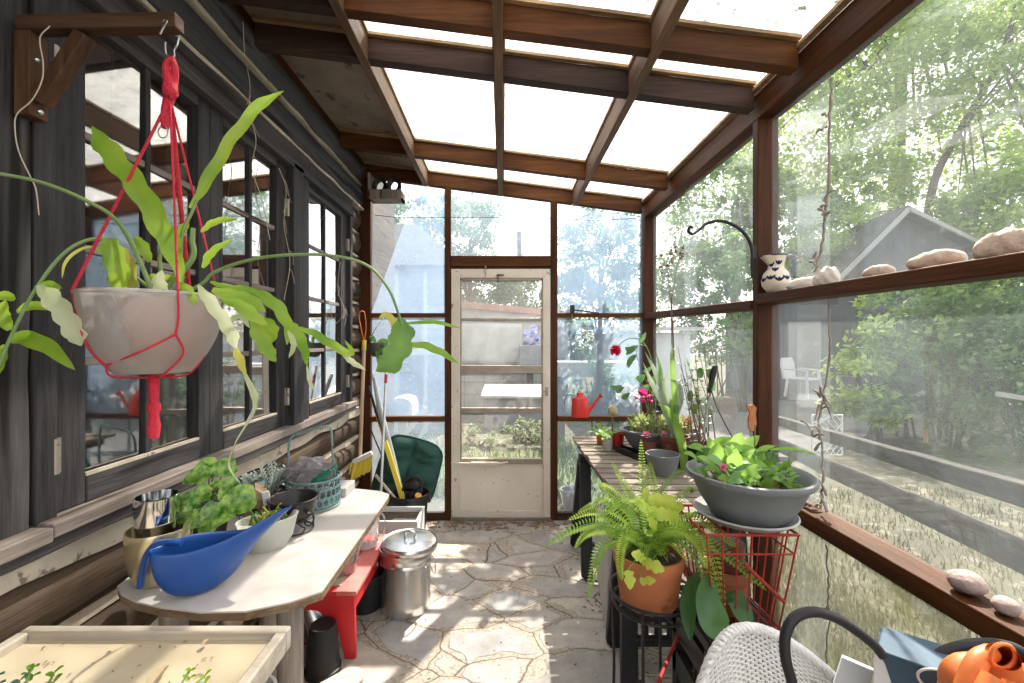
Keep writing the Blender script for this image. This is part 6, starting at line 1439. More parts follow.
local('foot_band', MB().tube([Vector((.0405 * cos(a), .0405 * sin(a), .026)) for a in [k * pi / 18 for k in range(36)]], .002, 5, closed=True), 'jug_blue', ju)
def jr(z):
    for (r0, z0), (r1, z1) in zip(jp, jp[1:]):
        if z0 <= z <= z1 and z1 > z0: return r0 + (r1 - r0) * (z - z0) / (z1 - z0)
    return .04
for a0, z0 in ((-2.6, .052), (-2.0, .058), (-1.4, .05), (-.8, .056), (-2.2, .112), (-1.3, .118), (-1.7, .090)):
    m = MB()
    for s_ in (-1, 0, 1):
        q = [];
        for k in range(4):
            z = z0 + .006 * k - .008; a = a0 + s_ * .12 * k; r = jr(z) + .0008; q.append(Vector((cos(a) * r, sin(a) * r, z)))
        m.ribbon(q, .009, (cos(a0), sin(a0), 0), 0, sub=3)
    local('painted_leaf', m, 'jug_blue', jb_, fix=False)
# iron plant hook on the post
ih = thing('iron_hook', P(751, 262, 1.845), 'black wrought iron plant hook curving out from the post', 'hook')
MB().tube(SP(Q([(752, 268), (752, 250), (747, 237), (737, 227), (722, 221), (708, 223), (699, 230), (692, 234), (688.5, 231), (690, 227), (693, 228)], 1.84, 1.78), 6), [.0075, .0055], 8).build('arm', 'iron', ih)
MB().bar(P(753.5, 245, 1.843), P(753.5, 278, 1.843), .022, .006, up=(0, 1, 0)).build('wall_plate', 'iron', ih, bevel=.001)
# rusty bird cut-out on the post
pbr('rust', (.36, .13, .05), .85, var=(.50, .21, .085), vs=18, bump=.5)
rb_ = [(753, 404), (757, 408), (756, 414), (757, 424), (755, 431), (751, 432), (748.5, 427), (748.5, 419), (750, 413), (747.5, 408), (746.5, 404), (750, 406)]
m = MB(); n_ = len(rb_); f_ = [P(a, b, 1.838) for a, b in rb_]; m.add(f_ + [p + Vector((0, .010, 0)) for p in f_], [tuple(range(n_)), tuple(range(2 * n_ - 1, n_ - 1, -1))] + [(k, (k + 1) % n_, n_ + (k + 1) % n_, n_ + k) for k in range(n_)])
tag(m.build('rusty_bird', 'rust', bevel=.002), 'rusty metal bird ornament fixed to the side of the post', 'ornament')
# driftwood and shell strings hung against the film
pbr('driftwood', (.22, .19, .165), .85, var=(.38, .335, .29), vs=14, bump=.6)
def hang(l, lb, bits, seed, rad=.0042):
    rr = random.Random(seed); q = [PX(a, b, 1.095) for a, b in l]; t = thing('driftwood_string', q[0], lb, 'hanging string', 'driftwood strings along the glass wall'); ps = SP(q, 7)
    ps = [p + Vector((0, rr.gauss(0, .0035), 0)) for p in ps]; MB().tube(ps, [rad * rr.uniform(.7, 1.3) for _ in ps], 6).build('main_string', 'driftwood', t)
    for (a, b, n_) in bits:
        c = PX(a, b, 1.09)
        for k in range(n_):
            p = c + Vector((rr.uniform(-.02, 0), rr.gauss(0, .014), rr.gauss(0, .022))); d_ = Vector((rr.uniform(-.3, .3), rr.gauss(0, 1), rr.gauss(0, 1))).normalized() * rr.uniform(.012, .03); MB().tube(SP([p - d_, p + Vector((0, 0, .006)), p + d_], 4), [.0055, .0025], 6).build('driftwood_piece', 'driftwood', t)
    return t
hang([(832, 78), (830, 120), (829, 165), (826, 205), (823, 235), (815, 272)], 'twisted driftwood string hanging above the upper rail against the film', [(829, 115, 3), (826, 212, 5), (817, 262, 2)], 3, .0046)
hang([(829, 300), (830, 340), (826, 385), (819, 420), (822, 450), (823, 480), (820, 508)], 'knotted driftwood string hanging between the upper and lower rails', [(823, 396, 4), (818, 428, 6), (822, 500, 4), (826, 412, 4)], 4, .0038)
hang([(826, 545), (828, 580), (829, 620), (826, 660), (829, 700)], 'thin dark string hanging below the lower rail', [(828, 612, 2)], 6, .0026)
c = on_rail(811, 1.10, .764); m = MB()
for k in range(4): m.ribbon([c + Vector((R.uniform(-.02, .02), .02 * k - .03, .003)), c + Vector((R.uniform(-.02, .02), .02 * k - .02, .014)), c + Vector((R.uniform(-.02, .02), .02 * k - .005, .004))], .022, (0, 0, 1), .5, sub=3)
tag(m.build('dead_leaf', 'stem_brown', fix=False), 'curled brown dead leaf on the lower rail behind the grey bowl', 'leaf')
# casement stay and wire on the back wall
la = thing('casement_stay', P(573, 309, 3.3), 'black metal stay with a thin arm above the rail right of the door', 'latch'); MB().box(P(570.5, 0, 3.3).x, P(574.5, 0, 3.3).x, 3.29, 3.335, P(0, 314, 3.3).z, P(0, 305, 3.3).z).build('block', 'iron', la, bevel=.002); MB().bar(P(574, 310, 3.31), P(599, 313.2, 3.31), .008, .010).build('arm', 'iron', la); MB().tube(SP(Q([(572, 314), (572, 322), (571, 331)], 3.3)), .002, 5).build('hanging_string', 'string_cream', la)
tag(MB().tube(SP(Q([(375, 215), (400, 217.5), (445, 217.5), (500, 217.5), (560, 219), (600, 220), (636, 218.5)], 3.31)), .0026, 5).build('wire_line', 'iron'), 'thin dark wire strung across the top of the back wall', 'wire')

# ---- grey bowl, saucer, red wire basket
GX, GR = RC(685.5, 820, 1.33); gz = .838
bk2 = thing('wire_basket', (GX - .05, 1.33, .54), 'red wire basket stand under the big grey bowl', 'basket')
m = MB(); top = [(-.128, -.11), (.128, -.11), (.128, .11), (-.128, .11)]; zt_, zb2 = .822 - .54, .0
def bt(u, v, z): k = .72 + .28 * z / zt_; return Vector((u * k, v * k, z))
local('top_frame', MB().tube([bt(a, b, zt_) for a, b in top], .0045, 6, closed=True), 'red_wire', bk2); local('middle_frame', MB().tube([bt(a, b, zt_ * .8) for a, b in top], .003, 6, closed=True), 'red_wire', bk2); local('bottom_frame', MB().tube([bt(a, b, .004) for a, b in top], .004, 6, closed=True), 'red_wire', bk2)
for i in range(4):
    (a0, b0), (a1, b1) = top[i], top[(i + 1) % 4]
    for k in range(6 if i % 2 == 0 else 5):
        f = k / (6 if i % 2 == 0 else 5); local('upright_wire', MB().tube([bt(a0 + (a1 - a0) * f, b0 + (b1 - b0) * f, .004), bt(a0 + (a1 - a0) * f, b0 + (b1 - b0) * f, zt_)], .0027, 6), 'red_wire', bk2)
for k in range(4): u = -.10 + .066 * k; local('bottom_wire', MB().tube([bt(u, -.11, .004), bt(u, .11, .004)], .003, 6), 'red_wire', bk2)
for k in range(3): u = -.07 + .07 * k; local('top_wire', MB().tube([bt(u, -.11, zt_), bt(u, .11, zt_)], .003, 6), 'red_wire', bk2)
local('diagonal_wire', MB().tube([bt(-.02, -.113, zt_ * .7), bt(.125, -.113, zt_ * .3)], .005, 6), 'red_wire', bk2)
t = thing('clay_pot', (GX - .06, 1.34, .549), 'dusty terracotta pot standing inside the red wire basket', 'pot'); local('pot_body', MB().lathe([(0, 0), (.05, 0), (.062, .10), (.069, .102), (.070, .13), (.062, .13), (.05, .02), (0, .015)], n=32), 'terracotta_dark', t); local('inner_pot', MB().lathe([(.044, .02), (.048, .13), (.05, .2), (.044, .2)], n=28), 'maroon_glaze', t)
GX0 = GX; GX = GX - .06
cr_ = thing('plastic_crate', (GX, 1.33, 0), 'black slatted crate under the red wire basket', 'crate')
MB().box(GX - .12, GX + .12, 1.20, 1.46, .50, .535).build('crate_top', 'black_plastic', cr_, bevel=.004)
for k in range(4):
    z = .03 + .125 * k; m = MB(); m.box(GX - .12, GX + .12, 1.20, 1.215, z, z + .075); m.box(GX - .12, GX + .12, 1.445, 1.46, z, z + .075); m.box(GX - .12, GX - .105, 1.2, 1.46, z, z + .075); m.box(GX + .105, GX + .12, 1.2, 1.46, z, z + .075); m.build('slat_course', 'black_plastic', cr_)
for x in (GX - .105, GX + .105):
    for y in (1.215, 1.445): MB().box(x - .015, x + .015, y - .015, y + .015, 0, .5).build('corner_post', 'black_plastic', cr_)
GX = GX0
SX, SR = RC(693, 801, 1.33)
sa = thing('saucer', (SX, 1.33, .828), 'grey plastic saucer under the big grey bowl', 'saucer'); local('saucer_body', MB().lathe([(0, 0), (SR * .8, 0), (SR * .98, .018), (SR * 1.0, .020), (SR * .97, .024), (SR * .8, .006), (0, .005)], n=56), 'grey_plastic_light', sa)
gbw = thing('bowl_planter', (GX, 1.33, .8345), 'big round grey bowl planter full of green leaves beside the post', 'planter')
hb_ = .128; local('bowl_body', MB().lathe([(0, 0), (GR * .56, 0), (GR * .60, .006), (GR * .78, .055), (GR * .90, hb_ - .022), (GR * .97, hb_ - .016), (GR, hb_ - .006), (GR * .995, hb_ + .003), (GR * .96, hb_ + .006), (GR * .90, hb_ - .002), (GR * .86, hb_ - .03), (GR * .5, .015), (0, .012)], n=64), 'grey_plastic', gbw, angle=50)
local('soil', MB().lathe([(0, hb_ - .028), (GR * .86, hb_ - .034)], n=32), 'soil', gbw)
og = Vector((GX, 1.33, .8345))
def bleaf(px, py, d_, ang, Lp, Wp, mat='leaf_bright', tilt=.6, wf=None):
    Lp *= .86; Wp *= .8; c = P(px, py, d_) - og; dr_ = Vector((cos(ang), -.25, sin(ang))).normalized(); Lm = Lp * d_ / F; s0 = c - dr_ * Lm / 2; b0 = Vector((s0.x * .6, s0.y * .5, hb_ - .03))
    local('stalk', MB().tube(SP([b0, b0.lerp(s0, .6) + Vector((0, 0, .01)), s0], 4), .002, 5), 'stem_green', gbw)
    local('leaf', MB().ribbon([s0, c + Vector((0, -.003, .006)), c + dr_ * Lm / 2], Wp * d_ / F, (0, -tilt, 1 - tilt * .4), .2, wfun=wf or heart), mat, gbw, fix=False)
for a in ((697, 449, 1.42, 2.9, 26, 15), (706, 462, 1.30, 2.6, 30, 14), (709, 446, 1.42, 1.8, 24, 16), (722, 443, 1.45, .6, 26, 15), (738, 441, 1.48, 1.3, 22, 17), (752, 443, 1.46, .9, 24, 15), (728, 455, 1.36, 2.3, 26, 20), (745, 452, 1.38, .4, 24, 18), (735, 460, 1.32, 1.4, 22, 20), (760, 468, 1.30, -.4, 26, 18), (775, 477, 1.30, -.2, 20, 14), (786, 466, 1.33, .7, 18, 9), (716, 452, 1.38, 1.5, 24, 20), (690, 456, 1.36, 2.7, 20, 10), (752, 480, 1.26, -.6, 24, 15), (740, 474, 1.28, 2.6, 22, 14), (800, 489, 1.28, .3, 14, 9), (724, 480, 1.25, 2.9, 20, 14), (768, 484, 1.26, 1.0, 18, 14), (712, 470, 1.28, 3.0, 22, 12), (757, 456, 1.38, 1.0, 22, 16)): bleaf(*a)
for a in ((716, 463, 1.27, 2.55, 34, 15), (738, 480, 1.22, 3.3, 26, 17), (748, 470, 1.24, .15, 32, 11), (702, 474, 1.28, 2.6, 24, 13), (762, 452, 1.36, .6, 20, 9), (730, 488, 1.22, 2.9, 22, 12)): bleaf(*a, mat='leaf_green', wf=lambda t: sin(pi * min(1, .05 + .95 * t)) ** .8)
for k in range(22):
    a = R.uniform(0, 6.28); q = sqrt(R.random()) * .13; px = CX + (GX + cos(a) * q) / (1.33 + sin(a) * q) * F
    bleaf(px, CY + (EYE - .8345 - hb_ - R.uniform(.0, .045)) / (1.33 + sin(a) * q) * F, 1.33 + sin(a) * q, R.uniform(-.6, 3.6), R.uniform(18, 28), R.uniform(12, 18), 'leaf_bright' if k % 3 else 'leaf_green', R.uniform(.2, .8))
for k in range(16):
    a = R.uniform(0, 6.28); q = R.uniform(.02, .13); c = Vector((cos(a) * q, sin(a) * q, hb_ - .03)); m = MB()
    for j in range(5): b = R.uniform(0, 6.28); m.leaf(c + Vector((0, 0, .012 * j)), (cos(b), sin(b), .7), R.uniform(.022, .038), .018, droop=.3, sub=2)
    local('sprig', m, 'leaf_green' if k % 2 else 'leaf_bright', gbw, fix=False)
local('moss', MB().blob(P(783, 486, 1.27) - og + Vector((-.02, 0, -.012)), (.048, .04, .024), 22, 12, .5, 4, 2), 'moss', gbw)
local('stem', MB().tube(SP([Vector((.05, -.02, .1)), P(788, 470, 1.32) - og, P(790, 452, 1.32) - og, P(803, 452, 1.32) - og], 5), .002, 5), 'stem_green', gbw)
for l, w_ in (([(770, 450), (788, 449), (808, 453), (817, 455)], 5), ([(757, 451), (766, 448), (775, 446)], 6)): local('long_leaf', MB().ribbon([p - og for p in Q(l, 1.34)], w_ * 1.34 / F, (0, -.6, 1), .3), 'leaf_bright', gbw, fix=False)
c = P(723, 466, 1.24) - og; m = MB()
for k in range(8): a = k * .8; m.leaf(c, (cos(a), -.5, sin(a)), .012, .010, sub=2)
local('blossom', m, 'petal_pink', gbw, fix=False)
local('old_stick', MB().tube([P(755, 415, 1.4) - og + Vector((0, 0, -.03)), P(754.5, 470, 1.4) - og], .002, 5), 'stem_brown', gbw)

# ---- fern pot on its wire stand
FX, FR = RC(612, 686, 1.37); RX, RR = RC(610, 697.5, 1.37); pz = .552
ws_ = thing('plant_stand', (RX, 1.37, 0), 'black wire plant stand with a double ring under the terracotta fern pot', 'stand')
for r_, z_ in ((RR, .585), (RR * .93, .548)): local('ring', MB().tube([Vector((r_ * cos(t * pi / 24), r_ * sin(t * pi / 24), z_)) for t in range(48)], .0052, 8, closed=True), 'iron', ws_)
for k in range(4): a = pi / 4 + k * pi / 2 + .25; local('leg', MB().tube(SP([Vector((RR * cos(a), RR * sin(a), .585)), Vector((RR * .98 * cos(a), RR * .98 * sin(a), .5)), Vector((RR * .95 * cos(a), RR * .95 * sin(a), .25)), Vector((RR * 1.15 * cos(a), RR * 1.15 * sin(a), .004))], 6), .0048, 8), 'iron', ws_)
for a in (.25, .25 + pi / 2): local('cross_wire', MB().tube([Vector((RR * .93 * cos(a), RR * .93 * sin(a), .545)), Vector((-RR * .93 * cos(a), -RR * .93 * sin(a), .545))], .004, 6), 'iron', ws_)
fp = thing('fern_pot', (FX, 1.37, pz), 'terracotta pot holding the fern, on the black wire stand', 'pot')
local('pot_body', MB().lathe([(0, 0), (FR * .74, 0), (FR * .78, .006), (FR * .90, .10), (FR * .915, .118), (FR * .96, .122), (FR, .150), (FR, .158), (FR * .93, .158), (FR * .88, .12), (FR * .7, .02), (0, .014)], n=56), 'terracotta', fp)
local('soil', MB().lathe([(0, .142), (FR * .9, .134)], n=28), 'soil', fp)
fe_ = thing('fern', (FX, 1.37, pz + .14), 'feathery bright green fern spilling from the terracotta pot on the wire stand', 'plant')
of = Vector((FX, 1.37, pz + .14))
def frond(l, d0, d1, Wp, mat='fern', n_=30, base=None):
    q = [p - of for p in Q(l, d0, d1)]; q = [base if base is not None else Vector((R.uniform(-.05, .05), R.uniform(-.05, .05), 0))] + q; ps = SP(q, 9); m = MB(); N_ = len(ps); m.tube(ps, [.0018, .0008], 4)
    for i in range(2, N_):
        t = i / (N_ - 1); d_ = (ps[i] - ps[i - 1]).normalized(); view = (ps[i] + of - Vector((0, 0, EYE))).normalized(); u = d_.cross(view + Vector((0, .2, .5))).normalized(); W = Wp * 1.3 / F * (min(1, 4 * t + .12) * (1 - t) ** .55 + .04)
        for s_ in (-1, 1):
            m.card(ps[i], u * s_ + d_ * .35 + Vector((0, 0, -.12)), Vector((0, -.5, 1)), W, max(.005, (ps[i] - ps[i - 1]).length * 1.05))
    local('frond', m, mat, fe_, fix=False, smooth=False)
for l, d0, d1, W in (([(632, 545), (605, 524), (578, 527), (546, 545)], 1.35, 1.25, 13), ([(630, 530), (608, 515), (590, 512), (568, 520)], 1.4, 1.45, 11), ([(625, 540), (603, 545), (594, 570), (588, 598)], 1.34, 1.28, 12), ([(628, 520), (605, 500), (592, 505), (578, 512)], 1.45, 1.5, 9),
                     ([(648, 520), (643, 490), (642, 465), (641, 440)], 1.42, 1.44, 10), ([(640, 520), (630, 495), (622, 480), (612, 462)], 1.42, 1.46, 10), ([(636, 520), (618, 497), (604, 487), (598, 486)], 1.38, 1.4, 11), ([(655, 515), (662, 492), (672, 478), (686, 470)], 1.42, 1.5, 9), ([(662, 520), (680, 500), (690, 490), (694, 492)], 1.38, 1.4, 10),
                     ([(668, 530), (695, 535), (715, 562), (724, 615)], 1.32, 1.24, 14), ([(665, 535), (690, 545), (708, 580), (716, 618)], 1.3, 1.22, 13), ([(672, 530), (705, 540), (735, 562), (766, 590)], 1.32, 1.22, 12), ([(670, 525), (700, 520), (722, 535), (740, 552)], 1.34, 1.3, 11), ([(668, 525), (690, 515), (712, 512), (735, 510)], 1.4, 1.36, 6),
                     ([(650, 530), (648, 510), (640, 500), (628, 500)], 1.3, 1.28, 12), ([(630, 535), (622, 545), (620, 565), (622, 580)], 1.28, 1.26, 9), ([(640, 520), (627, 505), (613, 505), (604, 515)], 1.34, 1.3, 12), ([(660, 515), (655, 490), (652, 475), (650, 462)], 1.46, 1.5, 9), ([(662, 530), (684, 530), (700, 545), (706, 568)], 1.28, 1.22, 13), ([(626, 532), (600, 530), (585, 535), (575, 548)], 1.36, 1.36, 10)):
    frond(l, d0, d1, W, 'fern' if R.random() < .75 else 'fern_deep')
for k in range(16):
    a = k * .8 + .3; d_ = Vector((cos(a), sin(a), 0)); tip = d_ * R.uniform(.10, .17) + Vector((0, 0, R.uniform(.02, .12))); q = [P(0, 0, 1)] ; b0 = d_ * .02
    m = MB(); ps = SP([b0, b0.lerp(tip, .5) + Vector((0, 0, .05)), tip], 12); m.tube(ps, [.0018, .0008], 4)
    for i in range(2, len(ps)):
        t = i / (len(ps) - 1); dd = (ps[i] - ps[i - 1]).normalized(); u = dd.cross(Vector((0, 0, 1))).normalized(); W = .03 * (min(1, 4 * t + .1) * (1 - t) ** .5 + .05)
        for s_ in (-1, 1): m.card(ps[i], u * s_ + dd * .3, Vector((0, 0, 1)), W, .008)
    local('frond', m, 'fern' if k % 3 else 'fern_deep', fe_, fix=False, smooth=False)
iv = thing('golden_ivy', (FX - .02, 1.33, pz + .145), 'yellow-green lobed ivy growing through the fern over the pot rim', 'plant'); oi = Vector((FX - .02, 1.33, pz + .145))
lob = lambda t: (.55 + .45 * abs(sin(pi * (t * 2.4 + .25)))) * min(1, 6 * t + .25) * min(1, 3.6 * (1 - t) + .02)
for (a, b, d_, Lp, Wp, ang) in ((629, 580, 1.24, 22, 17, -1.5), (655, 567, 1.24, 24, 18, -.3), (637, 556, 1.25, 20, 16, 2.6), (648, 581, 1.23, 20, 12, .25), (642, 560, 1.25, 14, 12, -1.2), (640, 505, 1.34, 18, 18, 1.4), (655, 500, 1.36, 24, 22, 1.2), (667, 503, 1.36, 26, 24, .6), (660, 515, 1.3, 26, 20, -.3), (672, 518, 1.32, 22, 20, -.6), (648, 512, 1.3, 20, 16, 2.4), (676, 508, 1.36, 20, 16, .2), (652, 524, 1.28, 18, 14, -1.2), (645, 493, 1.4, 16, 14, 1.8)):
    Lp *= .8; Wp *= .72; c = P(a, b, d_) - oi; dr_ = Vector((cos(ang), -.3, sin(ang))).normalized(); Lm = Lp * d_ / F; s0 = c - dr_ * Lm / 2
    local('stalk', MB().tube(SP([Vector((R.uniform(-.02, .02), 0, 0)), s0 * .5 + Vector((0, 0, .02)), s0], 4), .0018, 5), 'stem_green', iv); local('leaf', MB().ribbon([s0, c + Vector((0, -.005, .004)), c + dr_ * Lm / 2], Wp * d_ / F, (.1, -1, .45), .2, wfun=lob, sub=6), 'chartreuse', iv, fix=False)
# broad leaves beneath, red rod
bl_ = thing('broad_leaf_plant', (.62, 1.42, 0), 'dark plant with broad drooping leaves between the fern and the red basket', 'plant'); ol_ = Vector((.62, 1.42, 0))
local('pot', MB().lathe([(0, 0), (.06, 0), (.085, .17), (.09, .18), (.08, .18), (.055, .02), (0, .015)], n=28), 'pot_dark', bl_)
for l, w_, d0, d1 in (([(700, 572), (690, 590), (687, 612), (690, 640)], 20, 1.30, 1.2), ([(712, 578), (708, 598), (712, 622), (728, 645)], 36, 1.26, 1.1), ([(722, 590), (735, 600), (742, 616), (748, 632)], 24, 1.3, 1.2)):
    q = [p - ol_ for p in Q(l, d0, d1)]; local('stalk', MB().tube(SP([Vector((0, 0, .16)), Vector((q[0].x * .5, q[0].y * .5, .4)), q[0]], 5), .004, 6), 'stem_green', bl_); local('leaf', MB().ribbon(q, w_ * 1.22 / F, (.15, -1, .2), .25, wfun=lambda t: sin(pi * min(1, .04 + .94 * t)) ** .75, sub=7), 'hosta', bl_, fix=False)
a, b = P(683, 625, 1.45), P(655, 690, 1.25); dv = (b - a); b = a + dv * 1.0
tag(MB().tube([a, a + dv * ((a.z - .004) / -dv.z) if dv.z < 0 else b], .006, 8).build('red_rod', 'red_wire'), 'thin red rod leaning on the trestle brace under the fern pot', 'rod')

# ---- white wicker chair back, blue bag with tube handles, orange glove, white card in the near corner
pbr('wicker', (.70, .685, .66), .6, var=(.80, .79, .77), vs=12, spots=(.40, .36, .32), ss=60, sth=.66)
wk = thing('wicker_chair', (.52, .62, 0), 'white woven wicker chair seen from behind its rounded back', 'chair')
# the back: a bowed shell with an arched top; u runs across, v from seat to top
def wb3(u, v):
    a = (u - .5) * 2.1; top = .712 - (.16 * ((u - .34) / .66) ** 1.7 if u > .34 else .13 * ((.34 - u) / .34) ** 2.6); z = .40 + (top - .40) * v
    return Vector((.415 + .385 * u + .012 * (1 - v), .85 + .10 * cos(a) + .05 * v, z))
def wn(u, v): a = (u - .5) * 2.1; return Vector((sin(a) * .5, cos(a) * 1.2, 0)).normalized()
m = MB(); ns, nr = 36, 58
for i in range(ns + 1): u = .02 + .96 * i / ns; m.tube([wb3(u, v / 8) for v in range(9)], .0028, 5)
m.build('stakes', 'wicker', wk)
m = MB()
for j in range(nr):
    v = .01 + .97 * j / nr; ps = []
    for i in range(ns * 2 + 1): u = .01 + .98 * i / (ns * 2); ps.append(wb3(u, v) + wn(u, v) * (.0034 * (1 if (i // 1 + j * 2) % 4 < 2 else -1) if i % 2 == 0 or True else 0))
    m.tube(ps, .0024, 5)
m.build('weave', 'wicker', wk)
rim = [wb3(.0, k / 6) for k in range(6)] + [wb3(k / 30, 1) for k in range(31)] + [wb3(1, 1 - k / 6) for k in range(1, 7)]
for ph in (0, 2.1, 4.2): MB().tube([p + Vector((0, .007 * cos(ph + i * .9), .007 * sin(ph + i * .9))) for i, p in enumerate(SP(rim, 3))], .0055, 6).build('braided_rim', 'wicker', wk)
MB().lathe([(0, .33), (.19, .33), (.20, .35), (.19, .37), (0, .375)], (.60, .74, 0), 36).build('seat', 'wicker', wk)
for x, y in ((.48, .64), (.70, .62), (.46, .88), (.74, .92)): MB().tube([(x, y, 0), (x * .98 + .011, y, .34)], .016, 10).build('leg', 'wicker', wk)

pbr('bag_blue', (.025, .068, .11), .6, var=(.035, .085, .135), vs=5, bump=.1, bs=50); pbr('bag_white', (.66, .67, .68), .6)
A = P(876, 649, .80); dU = Vector((.775, -.632, 0)); dN = Vector((.632, .775, 0)); bz = A.z
bg_ = thing('shopping_bag', (A.x + .1, A.y, .40), 'blue bag with white looped emblem and black tube handles in the near right corner', 'bag')
st3 = thing('plant_stool', (A.x + .12, A.y - .05, 0), 'dark stool under the blue bag', 'stool')
c0 = A + dU * .16 + dN * .055
MB().bar(Vector((c0.x, c0.y, .385)) - dU * .16, Vector((c0.x, c0.y, .385)) + dU * .16, .12, .03).build('seat', 'bench_rail', st3, bevel=.004)
for su in (-.13, .13):
    for sn in (-.04, .04): p = Vector((c0.x, c0.y, 0)) + dU * su + dN * sn; MB().box(p.x - .013, p.x + .013, p.y - .013, p.y + .013, 0, .37).build('leg', 'bench_rail', st3)
def bq(u, n_, z): p = A + dU * u + dN * n_; return Vector((p.x, p.y, z))
m = MB(); LB, WB = .33, .11
vs = [bq(0, 0, .401), bq(LB, 0, .401), bq(LB, WB, .401), bq(0, WB, .401), bq(0, 0, bz), bq(LB, 0, bz - .006), bq(LB, WB, bz - .004), bq(0.01, WB, bz - .008)]
m.add(vs, [(3, 2, 1, 0), (0, 1, 5, 4), (1, 2, 6, 5), (2, 3, 7, 6), (3, 0, 4, 7), (4, 5, 6, 7)]); bgb = m.build('bag_body', 'bag_blue', bg_, bevel=.004)
wp = [bq(-.002, -.002, bz + .001), bq(.012, -.003, bz - .02), bq(.035, -.003, bz - .10), bq(.035, -.003, .41), bq(-.003, -.003, .41), bq(-.003, -.002, bz - .06)]
m = MB().add(wp + [p + dN * .004 for p in wp], [tuple(range(6)), tuple(range(11, 5, -1))] + [(k, (k + 1) % 6, 6 + (k + 1) % 6, 6 + k) for k in range(6)]); m.build('white_end_panel', 'bag_white', bg_)['label'] = 'white end panel'
# emblem: a loop with two bars, drawn on the bag's face
def em(px, py):
    d_ = Vector(((px - CX) / F, 1, -(py - CY) / F)); o_ = Vector((0, 0, EYE)); n_ = -dN; s_ = (A - o_ + n_ * .0022).dot(n_) / d_.dot(n_); return o_ + d_ * s_
MB().tube(SP([em(930, 690), em(920, 681), em(918, 673), em(926, 669), em(938, 670), em(947, 675), em(951, 681), em(952, 692)], 6), .0024, 6).build('emblem', 'bag_white', bgb)
for l in ([(937, 690), (939, 681), (943, 679), (944, 690)], [(947, 691), (949, 678), (952, 678)]): MB().tube([em(a, b) for a, b in l], .0022, 5).build('emblem', 'bag_white', bgb)
MB().tube(SP([bq(.01, .002, bz - .01), P(874, 645, .80), P(858, 632, .79), P(840, 620, .775), P(820, 612.5, .765), P(803, 613.5, .76), P(791, 622, .755), P(785, 638, .75), P(786, 660, .745), P(792, 684, .74), P(796, 720, .73)], 6), .0085, 10).build('handle', 'black_plastic', bg_)
MB().tube(SP([bq(.12, .10, bz - .02), P(932, 662, .80), P(943, 652, .80), P(962, 645.5, .80), P(985, 643, .80), P(1008, 646, .79), P(1030, 656, .78), bq(.30, .10, bz - .02)], 6), .0085, 10).build('handle', 'black_plastic', bg_)
pb = [P(842, 657, .90), P(874, 671, .86), P(862, 720, .86), P(822, 720, .90)]; off = Vector((.006, .008, 0)); m = MB().add(pb + [p + off for p in pb], [(0, 1, 2, 3), (7, 6, 5, 4), (0, 4, 5, 1), (1, 5, 6, 2), (2, 6, 7, 3), (3, 7, 4, 0)]); tag(m.build('white_card', 'bag_white', bevel=.001), 'blank white card leaning beside the blue bag, behind the wicker chair', 'card')
pbr('orange_rubber', (.62, .135, .025), .5, var=(.72, .20, .045), vs=5, bump=.1, bs=20)
og_ = thing('rubber_glove', P(995, 672, .66), 'crumpled orange rubber glove lying over the right end of the blue bag', 'glove')
c = P(992, 700, .665); MB().blob(c, (.056, .05, .066), 34, 20, .22, 1.3, 4.2).build('palm', 'orange_rubber', og_, angle=80)
tube_ = SP([P(1000, 690, .66), P(1002, 670, .645), P(1003, 656, .62)], 6)
MB().tube(tube_, [.024, .0175], 18, cap=False).build('cuff', 'orange_rubber', og_)
MB().tube([tube_[-1] + Vector((.0172 * cos(t * pi / 10), 0, .0172 * sin(t * pi / 10))) for t in range(20)], .0028, 6, closed=True).build('cuff_hem', 'orange_rubber', og_)
for l, r0, r1, d0, d1 in (([(966, 700), (970, 680), (979, 660), (992, 652)], .016, .011, .62, .64), ([(978, 712), (986, 692), (992, 676)], .015, .011, .60, .61), ([(1036, 700), (1026, 680), (1014, 668)], .020, .014, .62, .63), ([(962, 712), (972, 700), (984, 694)], .014, .010, .59, .60), ([(1006, 712), (1012, 694), (1012, 682)], .014, .010, .59, .60)):
    MB().tube(SP(Q(l, d0, d1), 6), [r0, r1], 12).build('finger', 'orange_rubber', og_)

# ---- dry litter and soil swept against the back wall and along the bench
rl_ = random.Random(5); m = MB()
for k in range(620):
    if k < 430: x, y = rl_.uniform(-1.0, 1.0), 3.30 - abs(rl_.gauss(0, .10))
    else: x, y = rl_.uniform(.38, .62) + abs(rl_.gauss(0, .05)), rl_.uniform(1.8, 3.2)
    a = rl_.uniform(0, 6.28); m.card(Vector((x, y, rl_.uniform(.002, .012))), Vector((cos(a), sin(a), rl_.uniform(-.1, .3))), Vector((rl_.gauss(0, .4), rl_.gauss(0, .4), 1)), rl_.uniform(.010, .034), rl_.uniform(.006, .016))
tag(m.build('leaf_litter', 'stem_brown', smooth=False, fix=False), 'dry brown leaf litter on the floor along the foot of the door and bench', 'leaf litter', kind='stuff')
m = MB()
for k in range(110): m.blob((rl_.uniform(-1.0, 1.0), 3.315 - abs(rl_.gauss(0, .07)), 0), (rl_.uniform(.010, .035), rl_.uniform(.008, .022), rl_.uniform(.004, .012)), 10, 6, .4, 4, k)
tag(m.build('loose_soil', 'stem_brown'), 'dark loose soil banked along the foot of the back wall', 'soil', kind='stuff')
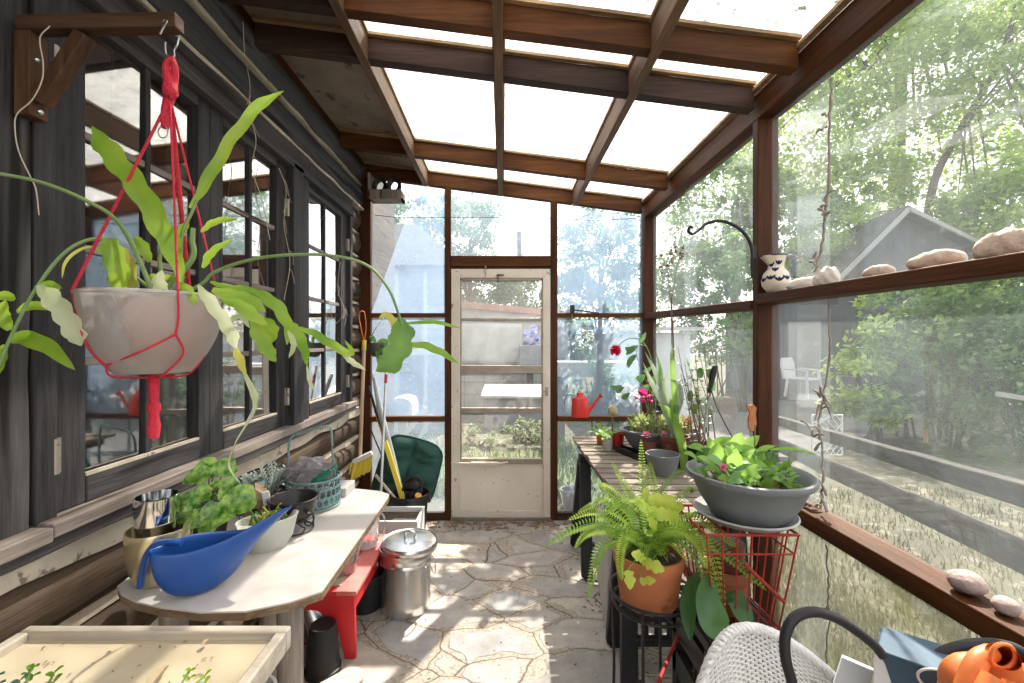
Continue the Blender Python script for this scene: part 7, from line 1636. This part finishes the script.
# ------------------------------------------------------------------ camera, sun and sky
cam = bpy.data.cameras.new('camera'); co = bpy.data.objects.new('camera', cam); COL.objects.link(co)
co.location = (0, 0, EYE); co.rotation_euler = (pi / 2, 0, 0)
cam.sensor_width = 36.; cam.lens = F * 36. / 1024; cam.shift_x = (512 - CX) / 1024; cam.shift_y = (CY - 341.5) / 1024
cam.clip_start = .02; cam.clip_end = 300
SC.camera = co
sd = bpy.data.lights.new('sun', 'SUN'); so = bpy.data.objects.new('sun', sd); COL.objects.link(so)
sd.energy = 9.0; sd.angle = radians(.7); sd.color = (1., .93, .82)
el, azv = radians(50), Vector((.46, .89, 0)).normalized()
to = Vector((azv.x * cos(el), azv.y * cos(el), sin(el)))
so.rotation_euler = to.to_track_quat('Z', 'Y').to_euler(); so.location = to * 30
w = bpy.data.worlds.new('sky'); SC.world = w; w.use_nodes = True
nt = w.node_tree; nt.nodes.clear()
out = nt.nodes.new('ShaderNodeOutputWorld'); bg = nt.nodes.new('ShaderNodeBackground')
sk = nt.nodes.new('ShaderNodeTexSky'); sk.sky_type = 'NISHITA'; sk.sun_disc = False; sk.sun_elevation = el; sk.sun_rotation = math.atan2(azv.x, azv.y)
sk.air_density = 1.; sk.dust_density = 3.; sk.ozone_density = 1.
mx = nt.nodes.new('ShaderNodeMixRGB'); mx.inputs['Fac'].default_value = .72
sc_ = nt.nodes.new('ShaderNodeMixRGB'); sc_.blend_type = 'MULTIPLY'; sc_.inputs['Fac'].default_value = 1; sc_.inputs['Color2'].default_value = (.16, .16, .16, 1)
nt.links.new(sk.outputs['Color'], sc_.inputs['Color1']); nt.links.new(sc_.outputs['Color'], mx.inputs['Color1']); mx.inputs['Color2'].default_value = (1.0, .985, .96, 1)
nt.links.new(mx.outputs['Color'], bg.inputs['Color']); bg.inputs['Strength'].default_value = 1.7
nt.links.new(bg.outputs['Background'], out.inputs['Surface'])
SC.view_settings.view_transform = 'Standard'; SC.view_settings.look = 'None'; SC.view_settings.gamma = 1.; SC.view_settings.use_curve_mapping = False
SC.view_settings.exposure = .78
SC.cycles.max_bounces = 10; SC.cycles.transparent_max_bounces = 24; SC.cycles.transmission_bounces = 8; SC.cycles.diffuse_bounces = 4; SC.cycles.glossy_bounces = 4
SC.cycles.use_denoising = True; SC.cycles.sample_clamp_indirect = 6.; SC.cycles.caustics_reflective = False; SC.cycles.caustics_refractive = False
